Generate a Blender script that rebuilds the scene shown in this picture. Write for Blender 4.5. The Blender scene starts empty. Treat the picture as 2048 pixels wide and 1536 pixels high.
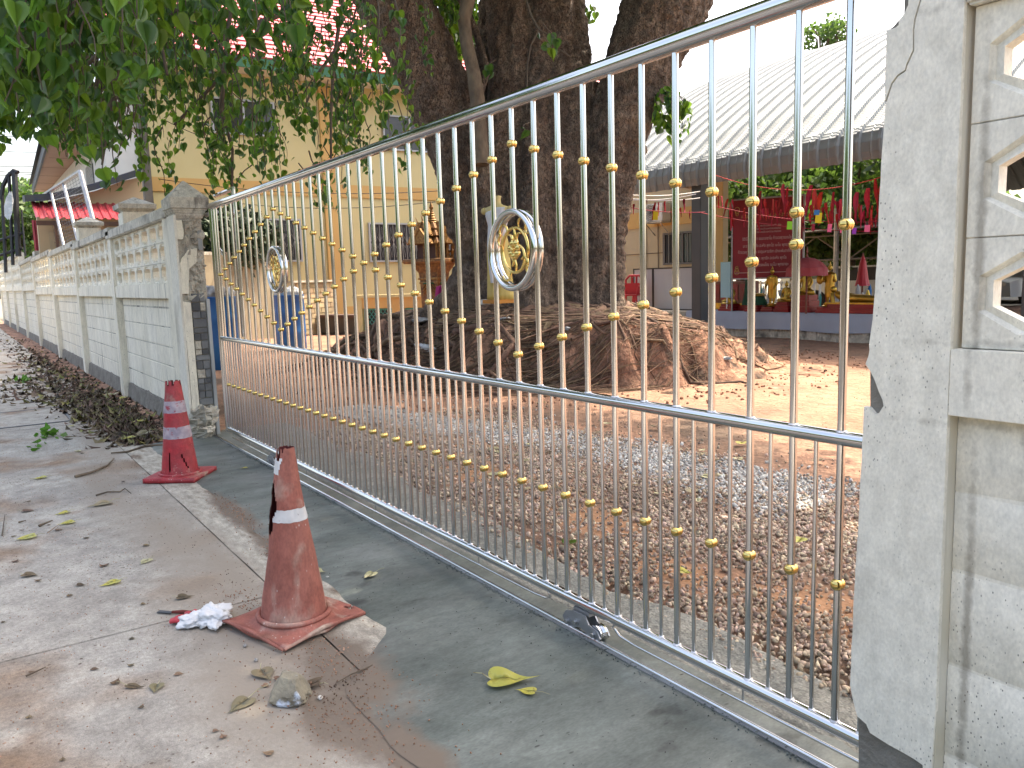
import bpy, bmesh, math, random
import numpy as np
from mathutils import Vector, Matrix, noise
random.seed(7); rs = np.random.RandomState(7)
S = bpy.context.scene; COL = S.collection
PI = math.pi
# ---------------- camera ----------------
F, CX, CY = 1600., 1024., 768.
CAM = np.array((0., -1.84, 1.35))
def _n(v): v = np.array(v, float); return v/np.linalg.norm(v)
_d = _n((376, 12100, 1600)); _l = _n((-1109, -178, 1600)); _l = _n(_l-_d*_l.dot(_d))
R3 = np.array([-_l, np.cross(-_d, -_l), -_d])          # world = R3 @ camera(x right, y down, z forward)
def ray(px, py): return R3 @ np.array(((px-CX)/F, (py-CY)/F, 1.))
def on(px, py, ax, val):                                # the point of the plane axis=val seen at a pixel
    r = ray(px, py); return CAM + r*((val-CAM[ax])/r[ax])
def atz(px, py, Z): return CAM + ray(px, py)*Z           # the point at depth Z
def proj(P):
    c = (np.asarray(P, float)-CAM) @ R3; return np.stack([CX+F*c[..., 0]/c[..., 2], CY+F*c[..., 1]/c[..., 2], c[..., 2]], -1)
cd = bpy.data.cameras.new('camera'); cam = bpy.data.objects.new('camera', cd); COL.objects.link(cam); S.camera = cam
cd.sensor_width = 36; cd.lens = 36*F/2048; cd.clip_start = .02; cd.clip_end = 2000
_r, _u, _b = R3 @ np.array((1, 0, 0.)), R3 @ np.array((0, -1, 0.)), R3 @ np.array((0, 0, -1.))
cam.matrix_world = Matrix([[_r[i], _u[i], _b[i], CAM[i]] for i in range(3)] + [[0, 0, 0, 1]])
# ---------------- light ----------------
SUN_EL, SUN_AZ = math.radians(62), math.atan2(-.12, 1)    # azimuth clockwise from +Y
W = bpy.data.worlds.new('World'); S.world = W; W.use_nodes = True
nt = W.node_tree; nt.nodes.clear()
sky = nt.nodes.new('ShaderNodeTexSky'); sky.sky_type = 'NISHITA'; sky.sun_disc = False
sky.sun_elevation = SUN_EL; sky.sun_rotation = SUN_AZ; sky.dust_density = 6.0; sky.air_density = 1.0; sky.ozone_density = 1.
bg = nt.nodes.new('ShaderNodeBackground'); bg.inputs[1].default_value = .15
out = nt.nodes.new('ShaderNodeOutputWorld'); nt.links.new(sky.outputs[0], bg.inputs[0]); nt.links.new(bg.outputs[0], out.inputs[0])
sl = bpy.data.lights.new('sun', 'SUN'); sl.energy = 1.75; sl.angle = math.radians(.5); sl.color = (1, .95, .87)
sun = bpy.data.objects.new('sun', sl); COL.objects.link(sun)
sdir = Vector((math.sin(SUN_AZ)*math.cos(SUN_EL), math.cos(SUN_AZ)*math.cos(SUN_EL), math.sin(SUN_EL)))
sun.rotation_euler = sdir.to_track_quat('Z', 'Y').to_euler(); sun.location = sdir*60
S.view_settings.view_transform = 'Standard'; S.view_settings.look = 'None'; S.view_settings.gamma = 1
S.view_settings.use_curve_mapping = False; S.view_settings.exposure = 2.2
S.view_settings.use_white_balance = True; S.view_settings.white_balance_temperature = 7450; S.render.filter_size = 1.1
S.cycles.max_bounces = 8; S.cycles.transparent_max_bounces = 8; S.cycles.sample_clamp_indirect = 8
S.cycles.caustics_reflective = False; S.cycles.caustics_refractive = False

# ---------------- materials ----------------
def rgb(c): return (c[0], c[1], c[2], 1)
def mat(name, col, col2=None, rough=.8, metal=0., scale=4., detail=6., bump=0., bscale=None, bdist=.01, rough2=None,
        stretch=None, trans=None, spots=None, stain=None, crack=None, island=0., lo=.35, hi=.65, spec=None, coat=0, obj_coords=False, grain=None):
    """noise-mixed colours with bump; spots=(colour, scale, threshold, mask_scale); stain=(colour, scale, lo, hi); crack=(scale, width, colour, dist)"""
    m = bpy.data.materials.new(name); m.use_nodes = True; t = m.node_tree; N = t.nodes; L = t.links; N.clear()
    o = N.new('ShaderNodeOutputMaterial'); b = N.new('ShaderNodeBsdfPrincipled')
    b.inputs['Roughness'].default_value = rough; b.inputs['Metallic'].default_value = metal
    if spec is not None: b.inputs['Specular IOR Level'].default_value = spec
    if coat: b.inputs['Coat Weight'].default_value = coat
    if obj_coords: src = N.new('ShaderNodeTexCoord').outputs['Object']
    else: src = N.new('ShaderNodeNewGeometry').outputs['Position']
    mp = N.new('ShaderNodeMapping'); L.new(src, mp.inputs[0])
    if stretch: mp.inputs['Scale'].default_value = stretch
    vec = mp.outputs[0]
    def nz(sc, det=detail, v=vec, dist=0.):
        n = N.new('ShaderNodeTexNoise'); n.inputs['Scale'].default_value = sc; n.inputs['Detail'].default_value = det
        n.inputs['Distortion'].default_value = dist; L.new(v, n.inputs['Vector']); return n.outputs[0]
    def rng(x, a, c_, ta=0., tb=1.):
        r = N.new('ShaderNodeMapRange'); r.inputs[1].default_value = a; r.inputs[2].default_value = c_
        r.inputs[3].default_value = ta; r.inputs[4].default_value = tb; L.new(x, r.inputs[0]); return r.outputs[0]
    def mix(f, a, c_):
        x = N.new('ShaderNodeMix'); x.data_type = 'RGBA'
        if isinstance(f, float): x.inputs[0].default_value = f
        else: L.new(f, x.inputs[0])
        for k, v in ((6, a), (7, c_)):
            if isinstance(v, tuple): x.inputs[k].default_value = rgb(v)
            else: L.new(v, x.inputs[k])
        return x.outputs[2]
    def mul(a, c_):
        x = N.new('ShaderNodeMath'); x.operation = 'MULTIPLY'; L.new(a, x.inputs[0])
        if isinstance(c_, float): x.inputs[1].default_value = c_
        else: L.new(c_, x.inputs[1])
        return x.outputs[0]
    base = col
    if col2 is not None: base = mix(rng(nz(scale), lo, hi), col, col2)
    if island:
        g = N.new('ShaderNodeNewGeometry'); oi = N.new('ShaderNodeObjectInfo')
        ad = N.new('ShaderNodeMath'); ad.operation = 'ADD'; L.new(g.outputs['Random Per Island'], ad.inputs[0]); L.new(oi.outputs['Random'], ad.inputs[1])
        fr = N.new('ShaderNodeMath'); fr.operation = 'FRACT'; L.new(ad.outputs[0], fr.inputs[0])
        hs = N.new('ShaderNodeHueSaturation'); L.new(rng(fr.outputs[0], 0, 1, 1-island, 1+island), hs.inputs['Value'])
        f2 = N.new('ShaderNodeMath'); f2.operation = 'MULTIPLY'; f2.inputs[1].default_value = 7.31; L.new(fr.outputs[0], f2.inputs[0])
        f3 = N.new('ShaderNodeMath'); f3.operation = 'FRACT'; L.new(f2.outputs[0], f3.inputs[0])
        L.new(rng(f3.outputs[0], 0, 1, .5-island*.05, .5+island*.05), hs.inputs['Hue'])
        if isinstance(base, tuple): hs.inputs['Color'].default_value = rgb(base)
        else: L.new(base, hs.inputs['Color'])
        base = hs.outputs[0]
    if stain:
        for s in (stain if isinstance(stain, list) else [stain]):
            base = mix(rng(nz(s[1], 8., dist=.3), s[2], s[3]), base, s[0])
    if spots:
        for s in (spots if isinstance(spots, list) else [spots]):
            v = N.new('ShaderNodeTexVoronoi'); v.inputs['Scale'].default_value = s[1]; L.new(vec, v.inputs['Vector'])
            k = rng(v.outputs['Distance'], s[2], s[2]*.6)
            k = mul(k, rng(nz(s[3], 3.), .5, .62))
            base = mix(k, base, s[0])
    if grain:
        gl = grain if isinstance(grain, list) else [grain]
        for gs, ga in gl:
            hs = N.new('ShaderNodeHueSaturation'); L.new(rng(nz(gs, 5.), .3, .7, 1-ga, 1+ga), hs.inputs['Value'])
            if isinstance(base, tuple): hs.inputs['Color'].default_value = rgb(base)
            else: L.new(base, hs.inputs['Color'])
            base = hs.outputs[0]
    hgt = None
    if crack:
        v = N.new('ShaderNodeTexVoronoi'); v.feature = 'DISTANCE_TO_EDGE'; v.inputs['Scale'].default_value = crack[0]
        w = N.new('ShaderNodeVectorMath'); w.operation = 'ADD'; n3 = N.new('ShaderNodeTexNoise'); n3.inputs['Scale'].default_value = crack[0]*.8
        sc_ = N.new('ShaderNodeVectorMath'); sc_.operation = 'SCALE'; sc_.inputs[3].default_value = crack[3]
        L.new(vec, n3.inputs['Vector']); L.new(n3.outputs[1], sc_.inputs[0]); L.new(vec, w.inputs[0]); L.new(sc_.outputs[0], w.inputs[1]); L.new(w.outputs[0], v.inputs['Vector'])
        ck = rng(v.outputs['Distance'], 0, crack[1])
        base = mix(ck, crack[2], base); hgt = ck
    if isinstance(base, tuple): b.inputs['Base Color'].default_value = rgb(base)
    else: L.new(base, b.inputs['Base Color'])
    if rough2 is not None: L.new(rng(nz(scale*1.7), lo, hi, rough, rough2), b.inputs['Roughness'])
    if bump:
        bp = N.new('ShaderNodeBump'); bp.inputs['Strength'].default_value = bump; bp.inputs['Distance'].default_value = bdist
        h = nz(bscale or scale*6, 8.)
        if hgt is not None:
            a = N.new('ShaderNodeMath'); a.operation = 'MULTIPLY_ADD'; L.new(hgt, a.inputs[0]); a.inputs[1].default_value = 1.2; L.new(h, a.inputs[2]); h = a.outputs[0]
        L.new(h, bp.inputs['Height']); L.new(bp.outputs[0], b.inputs['Normal'])
    sh = b.outputs[0]
    if trans:
        tr = N.new('ShaderNodeBsdfTranslucent'); tc = mix(.5, base, trans[0]) if not isinstance(base, tuple) else trans[0]
        if isinstance(tc, tuple): tr.inputs[0].default_value = rgb(tc)
        else: L.new(tc, tr.inputs[0])
        mx = N.new('ShaderNodeMixShader'); mx.inputs[0].default_value = trans[1]; L.new(sh, mx.inputs[1]); L.new(tr.outputs[0], mx.inputs[2]); sh = mx.outputs[0]
    L.new(sh, o.inputs[0]); return m
M = {}
M['concrete'] = mat('pavement concrete', (.37, .35, .31), (.28, .26, .23), rough=.85, scale=1.6, bump=.6, grain=[(9, .22), (60, .2), (220, .24)], bscale=60, bdist=.004,
    stain=[((.22, .15, .10), 1.3, .52, .66), ((.4, .37, .32), 3.1, .6, .75)], spots=[((.06, .045, .035), 55, .22, 1.1), ((.09, .06, .045), 22, .16, 2.3)])
M['strip'] = mat('pale kerb strip', (.43, .40, .34), (.33, .3, .25), rough=.8, scale=6, bump=.5, bscale=50, bdist=.003, grain=[(14, .3), (90, .22)], stain=((.16, .115, .08), 2.2, .55, .64), stretch=(1, 2.2, 1), spots=((.1, .08, .06), 60, .2, 2.))
M['cement'] = mat('fresh grey cement', (.096, .114, .103), (.146, .163, .149), rough=.45, rough2=.75, grain=[(5, .25), (34, .16), (160, .16)], scale=2.6, bump=.55, bscale=9, bdist=.006, stretch=(1, .45, 1),
    stain=[((.17, .175, .155), 1.1, .58, .72), ((.05, .055, .052), 7., .64, .74)], spots=((.02, .02, .02), 26, .13, 1.4))
M['cement_rough'] = mat('rough drying cement', (.16, .165, .15), (.24, .235, .205), rough=.85, scale=5, bump=1, bscale=55, bdist=.012, grain=[(30, .25), (120, .3)])
M['dirt'] = mat('red brown earth', (.25, .135, .085), (.33, .19, .125), rough=.95, scale=.9, bump=1, grain=[(7, .25), (45, .28), (180, .22)], bscale=14, bdist=.03, stain=[((.115, .075, .052), .5, .5, .66), ((.33, .26, .2), 4, .66, .8)], spots=((.05, .035, .025), 16, .16, .8))
M['moundsoil'] = mat('mound earth', (.25, .125, .078), (.38, .215, .14), grain=[(12, .35), (60, .3)], rough=.95, scale=1.8, bump=1., bscale=11, bdist=.05, stain=((.07, .045, .032), 2.6, .52, .66))
M['gravel'] = mat('gravel stones', (.32, .235, .17), (.45, .35, .265), rough=.85, scale=1.1, island=.5, bump=.3, bscale=90, bdist=.003)
M['gravelgrey'] = mat('grey gravel', (.36, .35, .33), (.5, .49, .46), rough=.85, scale=2, island=.45, bump=.3, bscale=90, bdist=.003)
M['farground'] = mat('dry far ground', (.15, .145, .12), (.2, .19, .15), rough=.95, scale=.3, bump=.3)
M['asphalt'] = mat('asphalt', (.05, .05, .05), (.075, .072, .07), rough=.85, scale=2, bump=.3, bscale=80)
M['cream'] = mat('cream wall paint', (.82, .775, .655), (.74, .69, .555), grain=[(6, .1), (50, .1), (200, .08)], rough=.8, scale=2.3, bump=.45, bscale=42, bdist=.004, stain=[((.5, .45, .35), 1.9, .6, .8), ((.16, .15, .12), 9, .66, .8)], spots=((.1, .09, .075), 70, .15, 2.4), stretch=(1, 1, .30))
M['creamclean'] = mat('pale cream plaster', (.77, .735, .635), (.70, .66, .56), rough=.78, scale=3, bump=.9, bscale=44, bdist=.004, grain=[(3, .10), (26, .10), (150, .10)], spots=[((.13, .12, .1), 105, .19, 3.1)], stain=[((.40, .36, .28), 2.2, .60, .8), ((.2, .18, .14), 9, .69, .8)], stretch=(1, 1, .6))
M['creamyellow'] = mat('yellower plaster reveal', (.55, .50, .385), (.62, .59, .5), rough=.8, scale=5, bump=.4, bscale=40, bdist=.003, stain=((.3, .26, .19), 6, .66, .8))
M['weathered'] = mat('weathered cement cap', (.60, .57, .49), (.46, .43, .36), grain=[(20, .2), (90, .2)], rough=.9, scale=3, bump=.5, bscale=30, bdist=.005, stain=[((.1, .095, .085), 3.1, .55, .72), ((.5, .47, .38), 5, .62, .75)])
M['greyfoot'] = mat('bare concrete footing', (.24, .225, .195), (.17, .155, .13), rough=.95, scale=7, bump=.9, bscale=24, bdist=.02)
M['rubble'] = mat('broken render', (.50, .46, .38), (.32, .29, .24), rough=.95, scale=9, bump=1., bscale=26, bdist=.02, stain=((.47, .44, .36), 6, .6, .7))
M['slate'] = mat('grey slate tile', (.085, .09, .095), (.14, .145, .145), rough=.7, scale=12, bump=.6, bscale=50, bdist=.004, island=.4)
M['marble'] = mat('grey marble strip', (.36, .37, .36), (.2, .21, .21), rough=.5, scale=5, bump=.2, stretch=(1, 1, .3))
def steel(name, c, r, s):
    m = mat(name, c, tuple(x*.86 for x in c), rough=r, metal=1., scale=3, rough2=r*1.9, bump=.02, bscale=30, bdist=.001, stretch=s); return m
M['steel'] = steel('polished stainless steel', (.66, .66, .655), .08, (1, 1, 1))
M['gold'] = steel('polished brass', (.74, .54, .19), .09, (1, 1, 1))
M['goldleaf'] = mat('gilded statue', (.62, .42, .09), (.42, .26, .05), rough=.28, metal=.9, scale=6, rough2=.5)
M['weld'] = mat('weld bead', (.8, .8, .8), (.4, .4, .42), rough=.35, metal=1., scale=80, bump=1, bscale=200, bdist=.003)
M['galv'] = mat('galvanised steel', (.42, .43, .44), (.3, .31, .32), rough=.4, metal=.8, scale=8, rough2=.6)
M['bark'] = mat('bodhi bark', (.235, .168, .124), (.11, .078, .06), rough=.92, scale=3.5, bump=1., bscale=20, bdist=.04, grain=[(11, .35), (48, .35)], crack=(24., .075, (.035, .022, .015), .16),
    stain=[((.2, .15, .11), 2.4, .58, .7), ((.3, .25, .2), 7, .66, .76)], stretch=(1.15, 1.15, .62))
M['barkpale'] = mat('pale bark', (.2, .155, .11), (.12, .09, .065), rough=.9, scale=9, bump=.9, bscale=30, bdist=.02, stretch=(1, 1, .6))
M['root'] = mat('tree root', (.16, .10, .064), (.085, .052, .036), grain=(40, .3), rough=.92, scale=7, bump=.8, bscale=30, bdist=.012, island=.4)
M['rootpale'] = mat('dry pale rootlets', (.3, .2, .135), (.18, .115, .075), rough=.92, scale=7, bump=.5, bscale=30, island=.45)
M['leaf'] = mat('green leaf', (.052, .125, .024), (.085, .17, .03), rough=.36, scale=1.2, island=.6, trans=((.36, .62, .05), .5))
M['leafbright'] = mat('leaf with painted sun', (.06, .15, .025), (.10, .20, .035), rough=.36, scale=1.2, island=.5, trans=((.42, .72, .06), .52))  # brighter leaf copy, sunlight put into its colour and translucency
M['leaf2'] = mat('darker leaf', (.03, .08, .026), (.045, .105, .03), rough=.4, scale=1.2, island=.4, trans=((.2, .42, .04), .42))
M['leaffar'] = mat('distant foliage', (.05, .10, .03), (.075, .14, .035), rough=.6, scale=.5, island=.5, trans=((.2, .36, .05), .4))
M['leafdark'] = mat('shrub leaf with painted shade', (.012, .03, .012), (.02, .045, .016), rough=.6, scale=1, island=.4)  # shade put into the leaf colour, as the sun reaches these shrubs
M['twig'] = mat('twig bark', (.13, .1, .07), (.08, .06, .045), rough=.9, scale=8)
M['leafyellow'] = mat('yellow fallen leaf', (.52, .46, .08), (.42, .42, .1), rough=.5, scale=18, stain=((.2, .13, .05), 30, .64, .74), trans=((.5, .4, .05), .2))
M['leafpale'] = mat('pale fallen leaf', (.45, .42, .26), (.33, .31, .15), rough=.6, scale=20, stain=((.16, .11, .06), 40, .6, .7))
M['leafbrown'] = mat('dry brown leaf', (.18, .12, .07), (.1, .07, .045), rough=.8, scale=12, island=.5)
M['leafolive'] = mat('olive dry leaf', (.2, .18, .1), (.27, .22, .13), rough=.7, scale=14, island=.3)
M['litter'] = mat('leaf litter', (.11, .075, .05), (.17, .12, .08), rough=.8, scale=3, island=.75)
M['littergreen'] = mat('mixed fresh litter', (.14, .14, .05), (.28, .24, .08), rough=.6, scale=3, island=.6)
M['coneold'] = mat('faded dusty cone rubber', (.27, .085, .062), (.34, .125, .095), grain=[(18, .18), (110, .15)], rough=.75, scale=5, bump=.25, bscale=60, bdist=.002, stain=[((.42, .31, .25), 7, .53, .68), ((.2, .08, .055), 3, .58, .72)], spots=((.6, .55, .5), 45, .16, 4), obj_coords=True, stretch=(1, 1, .6))
M['conered'] = mat('red cone plastic', (.42, .025, .035), (.33, .05, .055), grain=[(20, .2), (90, .15)], rough=.55, scale=6, bump=.2, bscale=40, stain=((.4, .25, .2), 9, .6, .72), spots=((.55, .4, .35), 50, .2, 3), obj_coords=True)
M['band'] = mat('scratched reflective band', (.66, .66, .66), (.5, .5, .5), rough=.45, scale=14, stain=((.12, .1, .1), 22, .62, .7), obj_coords=True)
M['banddirty'] = mat('worn violet band', (.5, .42, .45), (.3, .25, .3), rough=.6, scale=20, stain=((.35, .06, .08), 30, .58, .68), obj_coords=True)
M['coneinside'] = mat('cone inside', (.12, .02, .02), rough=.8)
M['cloth'] = mat('white cotton cloth', (.74, .75, .76), (.62, .63, .64), rough=.9, scale=14, bump=.5, bscale=90, bdist=.002)
M['redcuff'] = mat('red rubber', (.55, .05, .07), (.4, .04, .05), rough=.6, scale=20)
M['stone'] = mat('concrete lump', (.3, .27, .2), (.19, .17, .13), rough=.95, scale=14, bump=1, bscale=40, bdist=.01, stain=((.55, .62, .72), 11, .56, .64), obj_coords=True)
M['black'] = mat('black paint', (.012, .012, .014), rough=.45)
M['darksteel'] = mat('dark grey painted steel', (.045, .055, .065), (.06, .068, .075), rough=.5, scale=3)
M['yellowwall'] = mat('pale yellow render', (.60, .52, .28), (.55, .47, .24), rough=.85, scale=.6, bump=.15, bscale=12, stain=((.48, .41, .24), .8, .6, .8))
M['orange'] = mat('ochre band paint', (.60, .38, .14), (.55, .34, .13), rough=.85, scale=1)
M['greyyellow'] = mat('greyish cream render', (.42, .37, .26), (.36, .31, .22), rough=.9, scale=1.5, stain=((.24, .2, .14), 1.2, .55, .75))
M['pinkroof'] = mat('pink red roof tile', (.55, .12, .14), (.48, .09, .11), rough=.5, scale=1.5, island=.12)
M['redroof'] = mat('red metal sheet', (.42, .05, .07), (.34, .04, .055), rough=.4, scale=2, metal=.1)
M['greenfascia'] = mat('green fascia', (.02, .12, .06), rough=.6)
M['bluefascia'] = mat('dark blue fascia', (.02, .03, .07), (.04, .05, .05), rough=.6, scale=4)
M['soffit'] = mat('brown pink soffit board', (.40, .25, .18), (.36, .22, .16), rough=.8, scale=1)
M['white'] = mat('white paint', (.72, .72, .70), (.64, .64, .62), rough=.6, scale=2)
M['glassdark'] = mat('dark window glass', (.03, .033, .038), (.05, .05, .055), rough=.12, scale=1.5)
M['frame'] = mat('aluminium window frame', (.4, .41, .42), rough=.5, metal=.3)
M['grille'] = mat('white window grille', (.4, .4, .39), rough=.5)
M['curtain'] = mat('green grey curtain', (.1, .13, .11), (.2, .22, .2), rough=.9, scale=7, stretch=(6, 6, .4))
M['rust'] = mat('rusty brown steel', (.09, .045, .03), (.05, .03, .025), rough=.8, scale=5)
M['blue'] = mat('blue plastic', (.012, .1, .32), (.02, .16, .4), rough=.45, scale=2, stain=((.12, .1, .12), 1.5, .6, .75))
M['bag'] = mat('white plastic bag', (.6, .62, .64), (.4, .44, .46), rough=.35, scale=9, bump=1., bscale=20, bdist=.03)
M['baggrey'] = mat('mixed rubbish bags', (.35, .34, .33), (.16, .15, .15), rough=.4, scale=9, bump=1., bscale=16, bdist=.03)
M['brick'] = mat('cream brick', (.5, .40, .25), (.42, .33, .2), rough=.9, scale=5, island=.25)
M['teal'] = mat('teal grille', (.05, .3, .27), rough=.6)
M['spirit'] = mat('gilded brown shrine', (.12, .05, .022), (.28, .14, .045), rough=.6, metal=.2, scale=22)
M['spiritgold'] = mat('shrine gold trim', (.36, .2, .06), (.18, .08, .03), rough=.5, metal=.5, scale=26)
M['spiritred'] = mat('shrine dark red', (.11, .04, .025), rough=.6)
M['yellowskin'] = mat('yellow mannequin', (.60, .48, .2), rough=.5)
M['yellowdress'] = mat('yellow satin dress', (.62, .48, .15), (.5, .37, .1), rough=.5, scale=5, stretch=(5, 5, .5), bump=.4, bscale=8, bdist=.01)
M['whitedress'] = mat('white satin sash', (.66, .67, .69), (.5, .52, .56), rough=.5, scale=4, stretch=(4, 4, 1), bump=.4, bscale=8, bdist=.01)
M['roofsheet'] = mat('silver white roof sheet', (.215, .245, .26), (.185, .21, .225), rough=.5, metal=.2, scale=.9, stain=((.13, .14, .14), 1.2, .6, .8))
M['creamwall'] = mat('hall cream wall', (.5, .42, .28), (.45, .37, .24), rough=.85, scale=.7)
M['board'] = mat('grey white board', (.44, .45, .45), (.38, .39, .4), rough=.6, scale=1)
M['redplastic'] = mat('red plastic', (.45, .02, .03), rough=.4)
M['banner'] = mat('dark red banner vinyl', (.24, .008, .018), (.19, .006, .014), rough=.5, scale=1.5)
M['textwhite'] = mat('banner lettering', (.55, .42, .4), rough=.7)
M['textgold'] = mat('banner gold lettering', (.45, .3, .1), rough=.6)
M['redcloth'] = mat('red cloth', (.38, .012, .02), (.26, .008, .015), rough=.8, scale=6, island=.3)
M['redlacquer'] = mat('red lacquered base', (.3, .01, .015), (.2, .008, .012), rough=.35, scale=4)
M['brownwood'] = mat('carved red brown wood', (.14, .035, .02), (.2, .06, .03), rough=.5, scale=16)
M['greencloth'] = mat('dark green cloth', (.006, .06, .03), (.01, .09, .045), rough=.7, scale=6, stretch=(1, 1, 5))
M['bluecloth'] = mat('pale blue table cloth', (.40, .44, .53), (.33, .37, .46), rough=.85, scale=1.6, bump=.3, bscale=3, bdist=.02)
M['umb'] = mat('dusty red parasol', (.30, .04, .05), (.37, .09, .1), rough=.8, scale=4)
for k, c in dict(tagblue=(.02, .16, .42), tagyellow=(.65, .5, .02), taggreen=(.2, .55, .03), tagpink=(.7, .12, .25), tagpurple=(.25, .03, .4), tagorange=(.5, .2, .03)).items(): M[k] = mat('paper '+k, c, rough=.7)
M['shedroof'] = mat('dark shed roof', (.05, .043, .035), (.075, .065, .05), rough=.8, scale=2)
M['shedsteel'] = mat('grey shed truss', (.14, .13, .12), rough=.7)
M['pole'] = mat('concrete pole', (.22, .21, .19), (.15, .14, .13), rough=.9, scale=4)
M['wire'] = mat('black wire', (.015, .015, .015), rough=.6)
M['carpaint'] = mat('silver car paint', (.5, .55, .6), rough=.3, metal=.4)
M['tyre'] = mat('tyre rubber', (.02, .02, .02), rough=.8)
M['tar'] = mat('joint filler', (.12, .105, .09), rough=.9)
M['bottle'] = mat('pale blue plastic', (.25, .5, .6), rough=.2)
M['grass'] = mat('fresh grass weed', (.07, .2, .03), (.1, .26, .04), rough=.6, scale=9, island=.4, trans=((.2, .45, .03), .3))

def patches(mn, L, col, hard=.16, amp=.55, nsc=7., rough=None, xz=False, most=1., off=0.):
    """earth stains of given places: L = [(x, y, rx, ry)]"""
    t = M[mn].node_tree; N = t.nodes; K = t.links
    g = N.new('ShaderNodeNewGeometry').outputs['Position']; acc = None
    for (x, y, rx, ry) in L:
        m = N.new('ShaderNodeMapping'); m.inputs['Location'].default_value = (-x/rx, 0, -y/ry) if xz else (-x/rx, -y/ry, 0); m.inputs['Scale'].default_value = (1/rx, 0, 1/ry) if xz else (1/rx, 1/ry, 0); K.new(g, m.inputs[0])
        d = N.new('ShaderNodeVectorMath'); d.operation = 'LENGTH'; K.new(m.outputs[0], d.inputs[0])
        if acc is None: acc = d.outputs[1]
        else:
            q = N.new('ShaderNodeMath'); q.operation = 'MINIMUM'; K.new(acc, q.inputs[0]); K.new(d.outputs[1], q.inputs[1]); acc = q.outputs[0]
    n = N.new('ShaderNodeTexNoise'); n.inputs['Scale'].default_value = nsc; n.inputs['Detail'].default_value = 9; n.inputs['Roughness'].default_value = .62; K.new(g, n.inputs['Vector'])
    a = N.new('ShaderNodeMath'); a.operation = 'MULTIPLY_ADD'; K.new(n.outputs[0], a.inputs[0]); a.inputs[1].default_value = amp*2; K.new(acc, a.inputs[2])
    r = N.new('ShaderNodeMapRange'); K.new(a.outputs[0], r.inputs[0]); r.inputs[1].default_value = 1+amp+off+hard; r.inputs[2].default_value = 1+amp+off-hard; r.inputs[4].default_value = most
    bs = [q for q in N if q.type == 'BSDF_PRINCIPLED'][0]; old = bs.inputs['Base Color'].links[0].from_socket
    x = N.new('ShaderNodeMix'); x.data_type = 'RGBA'; K.new(r.outputs[0], x.inputs[0]); K.new(old, x.inputs[6]); x.inputs[7].default_value = rgb(col); K.new(x.outputs[2], bs.inputs['Base Color'])
def streaks(mn, col, sc=(16, 16, .9), lo=.6, hi=.76, most=.8):
    t = M[mn].node_tree; N = t.nodes; K = t.links; g = N.new('ShaderNodeNewGeometry').outputs['Position']
    m = N.new('ShaderNodeMapping'); m.inputs['Scale'].default_value = sc; K.new(g, m.inputs[0])
    n = N.new('ShaderNodeTexNoise'); n.inputs['Scale'].default_value = 1.; n.inputs['Detail'].default_value = 7; K.new(m.outputs[0], n.inputs['Vector'])
    r = N.new('ShaderNodeMapRange'); K.new(n.outputs[0], r.inputs[0]); r.inputs[1].default_value = lo; r.inputs[2].default_value = hi; r.inputs[4].default_value = most
    n2 = N.new('ShaderNodeTexNoise'); n2.inputs['Scale'].default_value = 1.7; K.new(g, n2.inputs['Vector'])
    r2 = N.new('ShaderNodeMapRange'); K.new(n2.outputs[0], r2.inputs[0]); r2.inputs[1].default_value = .42; r2.inputs[2].default_value = .6
    q = N.new('ShaderNodeMath'); q.operation = 'MULTIPLY'; K.new(r.outputs[0], q.inputs[0]); K.new(r2.outputs[0], q.inputs[1])
    bs = [k for k in N if k.type == 'BSDF_PRINCIPLED'][0]; old = bs.inputs['Base Color'].links[0].from_socket
    x = N.new('ShaderNodeMix'); x.data_type = 'RGBA'; K.new(q.outputs[0], x.inputs[0]); K.new(old, x.inputs[6]); x.inputs[7].default_value = rgb(col); K.new(x.outputs[2], bs.inputs['Base Color'])
streaks('cream', (.22, .2, .165), (15, 15, 1.1), .55, .74, .75); streaks('weathered', (.13, .12, .105), (22, 22, 5), .52, .7, .8)
streaks('creamclean', (.40, .36, .28), (12, 12, .9), .56, .78, .7); streaks('creamyellow', (.3, .25, .17), (18, 18, 1.2), .52, .7, .8); streaks('yellowwall', (.40, .35, .22), (3, 3, .25), .58, .8, .5)
patches('creamclean', [(-1.0, 1.62, .07, .8), (-1.01, 1.28, .06, .7), (-.99, 1.0, .12, .10), (-1.02, .60, .09, .25), (-.5, 1.2, .8, .06)], (.22, .205, .17), hard=.07, amp=1.5, nsc=110., xz=True, most=.8, off=-1.42)
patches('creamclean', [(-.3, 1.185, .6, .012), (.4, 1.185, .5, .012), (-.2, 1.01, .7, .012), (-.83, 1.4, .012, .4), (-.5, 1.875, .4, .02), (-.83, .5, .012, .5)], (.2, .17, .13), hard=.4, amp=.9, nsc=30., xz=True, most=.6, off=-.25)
SOIL = [(-4.85, -.60, .5, .07), (-3.95, -.62, .34, .075), (-2.62, -.84, .38, .13), (-2.25, -.98, .3, .11), (-1.9, -.9, .26, .08)]
DUST = [(-3.1, -1.05, .8, .2), (-4.6, -1.0, .9, .16), (-6.0, -1.15, 1.0, .12), (-2.6, -1.15, .6, .16), (-3.9, -.9, .9, .1), (-8.2, -.95, 1.4, .1), (-12, -.95, 3, .12)]
for mn in ('concrete', 'strip'):
    patches(mn, DUST, (.28, .24, .195), hard=.75, amp=.6, nsc=4.5)
for mn in ('concrete', 'strip', 'cement'): patches(mn, SOIL, (.17, .135, .105), hard=.3, amp=.8, nsc=8.)
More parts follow.
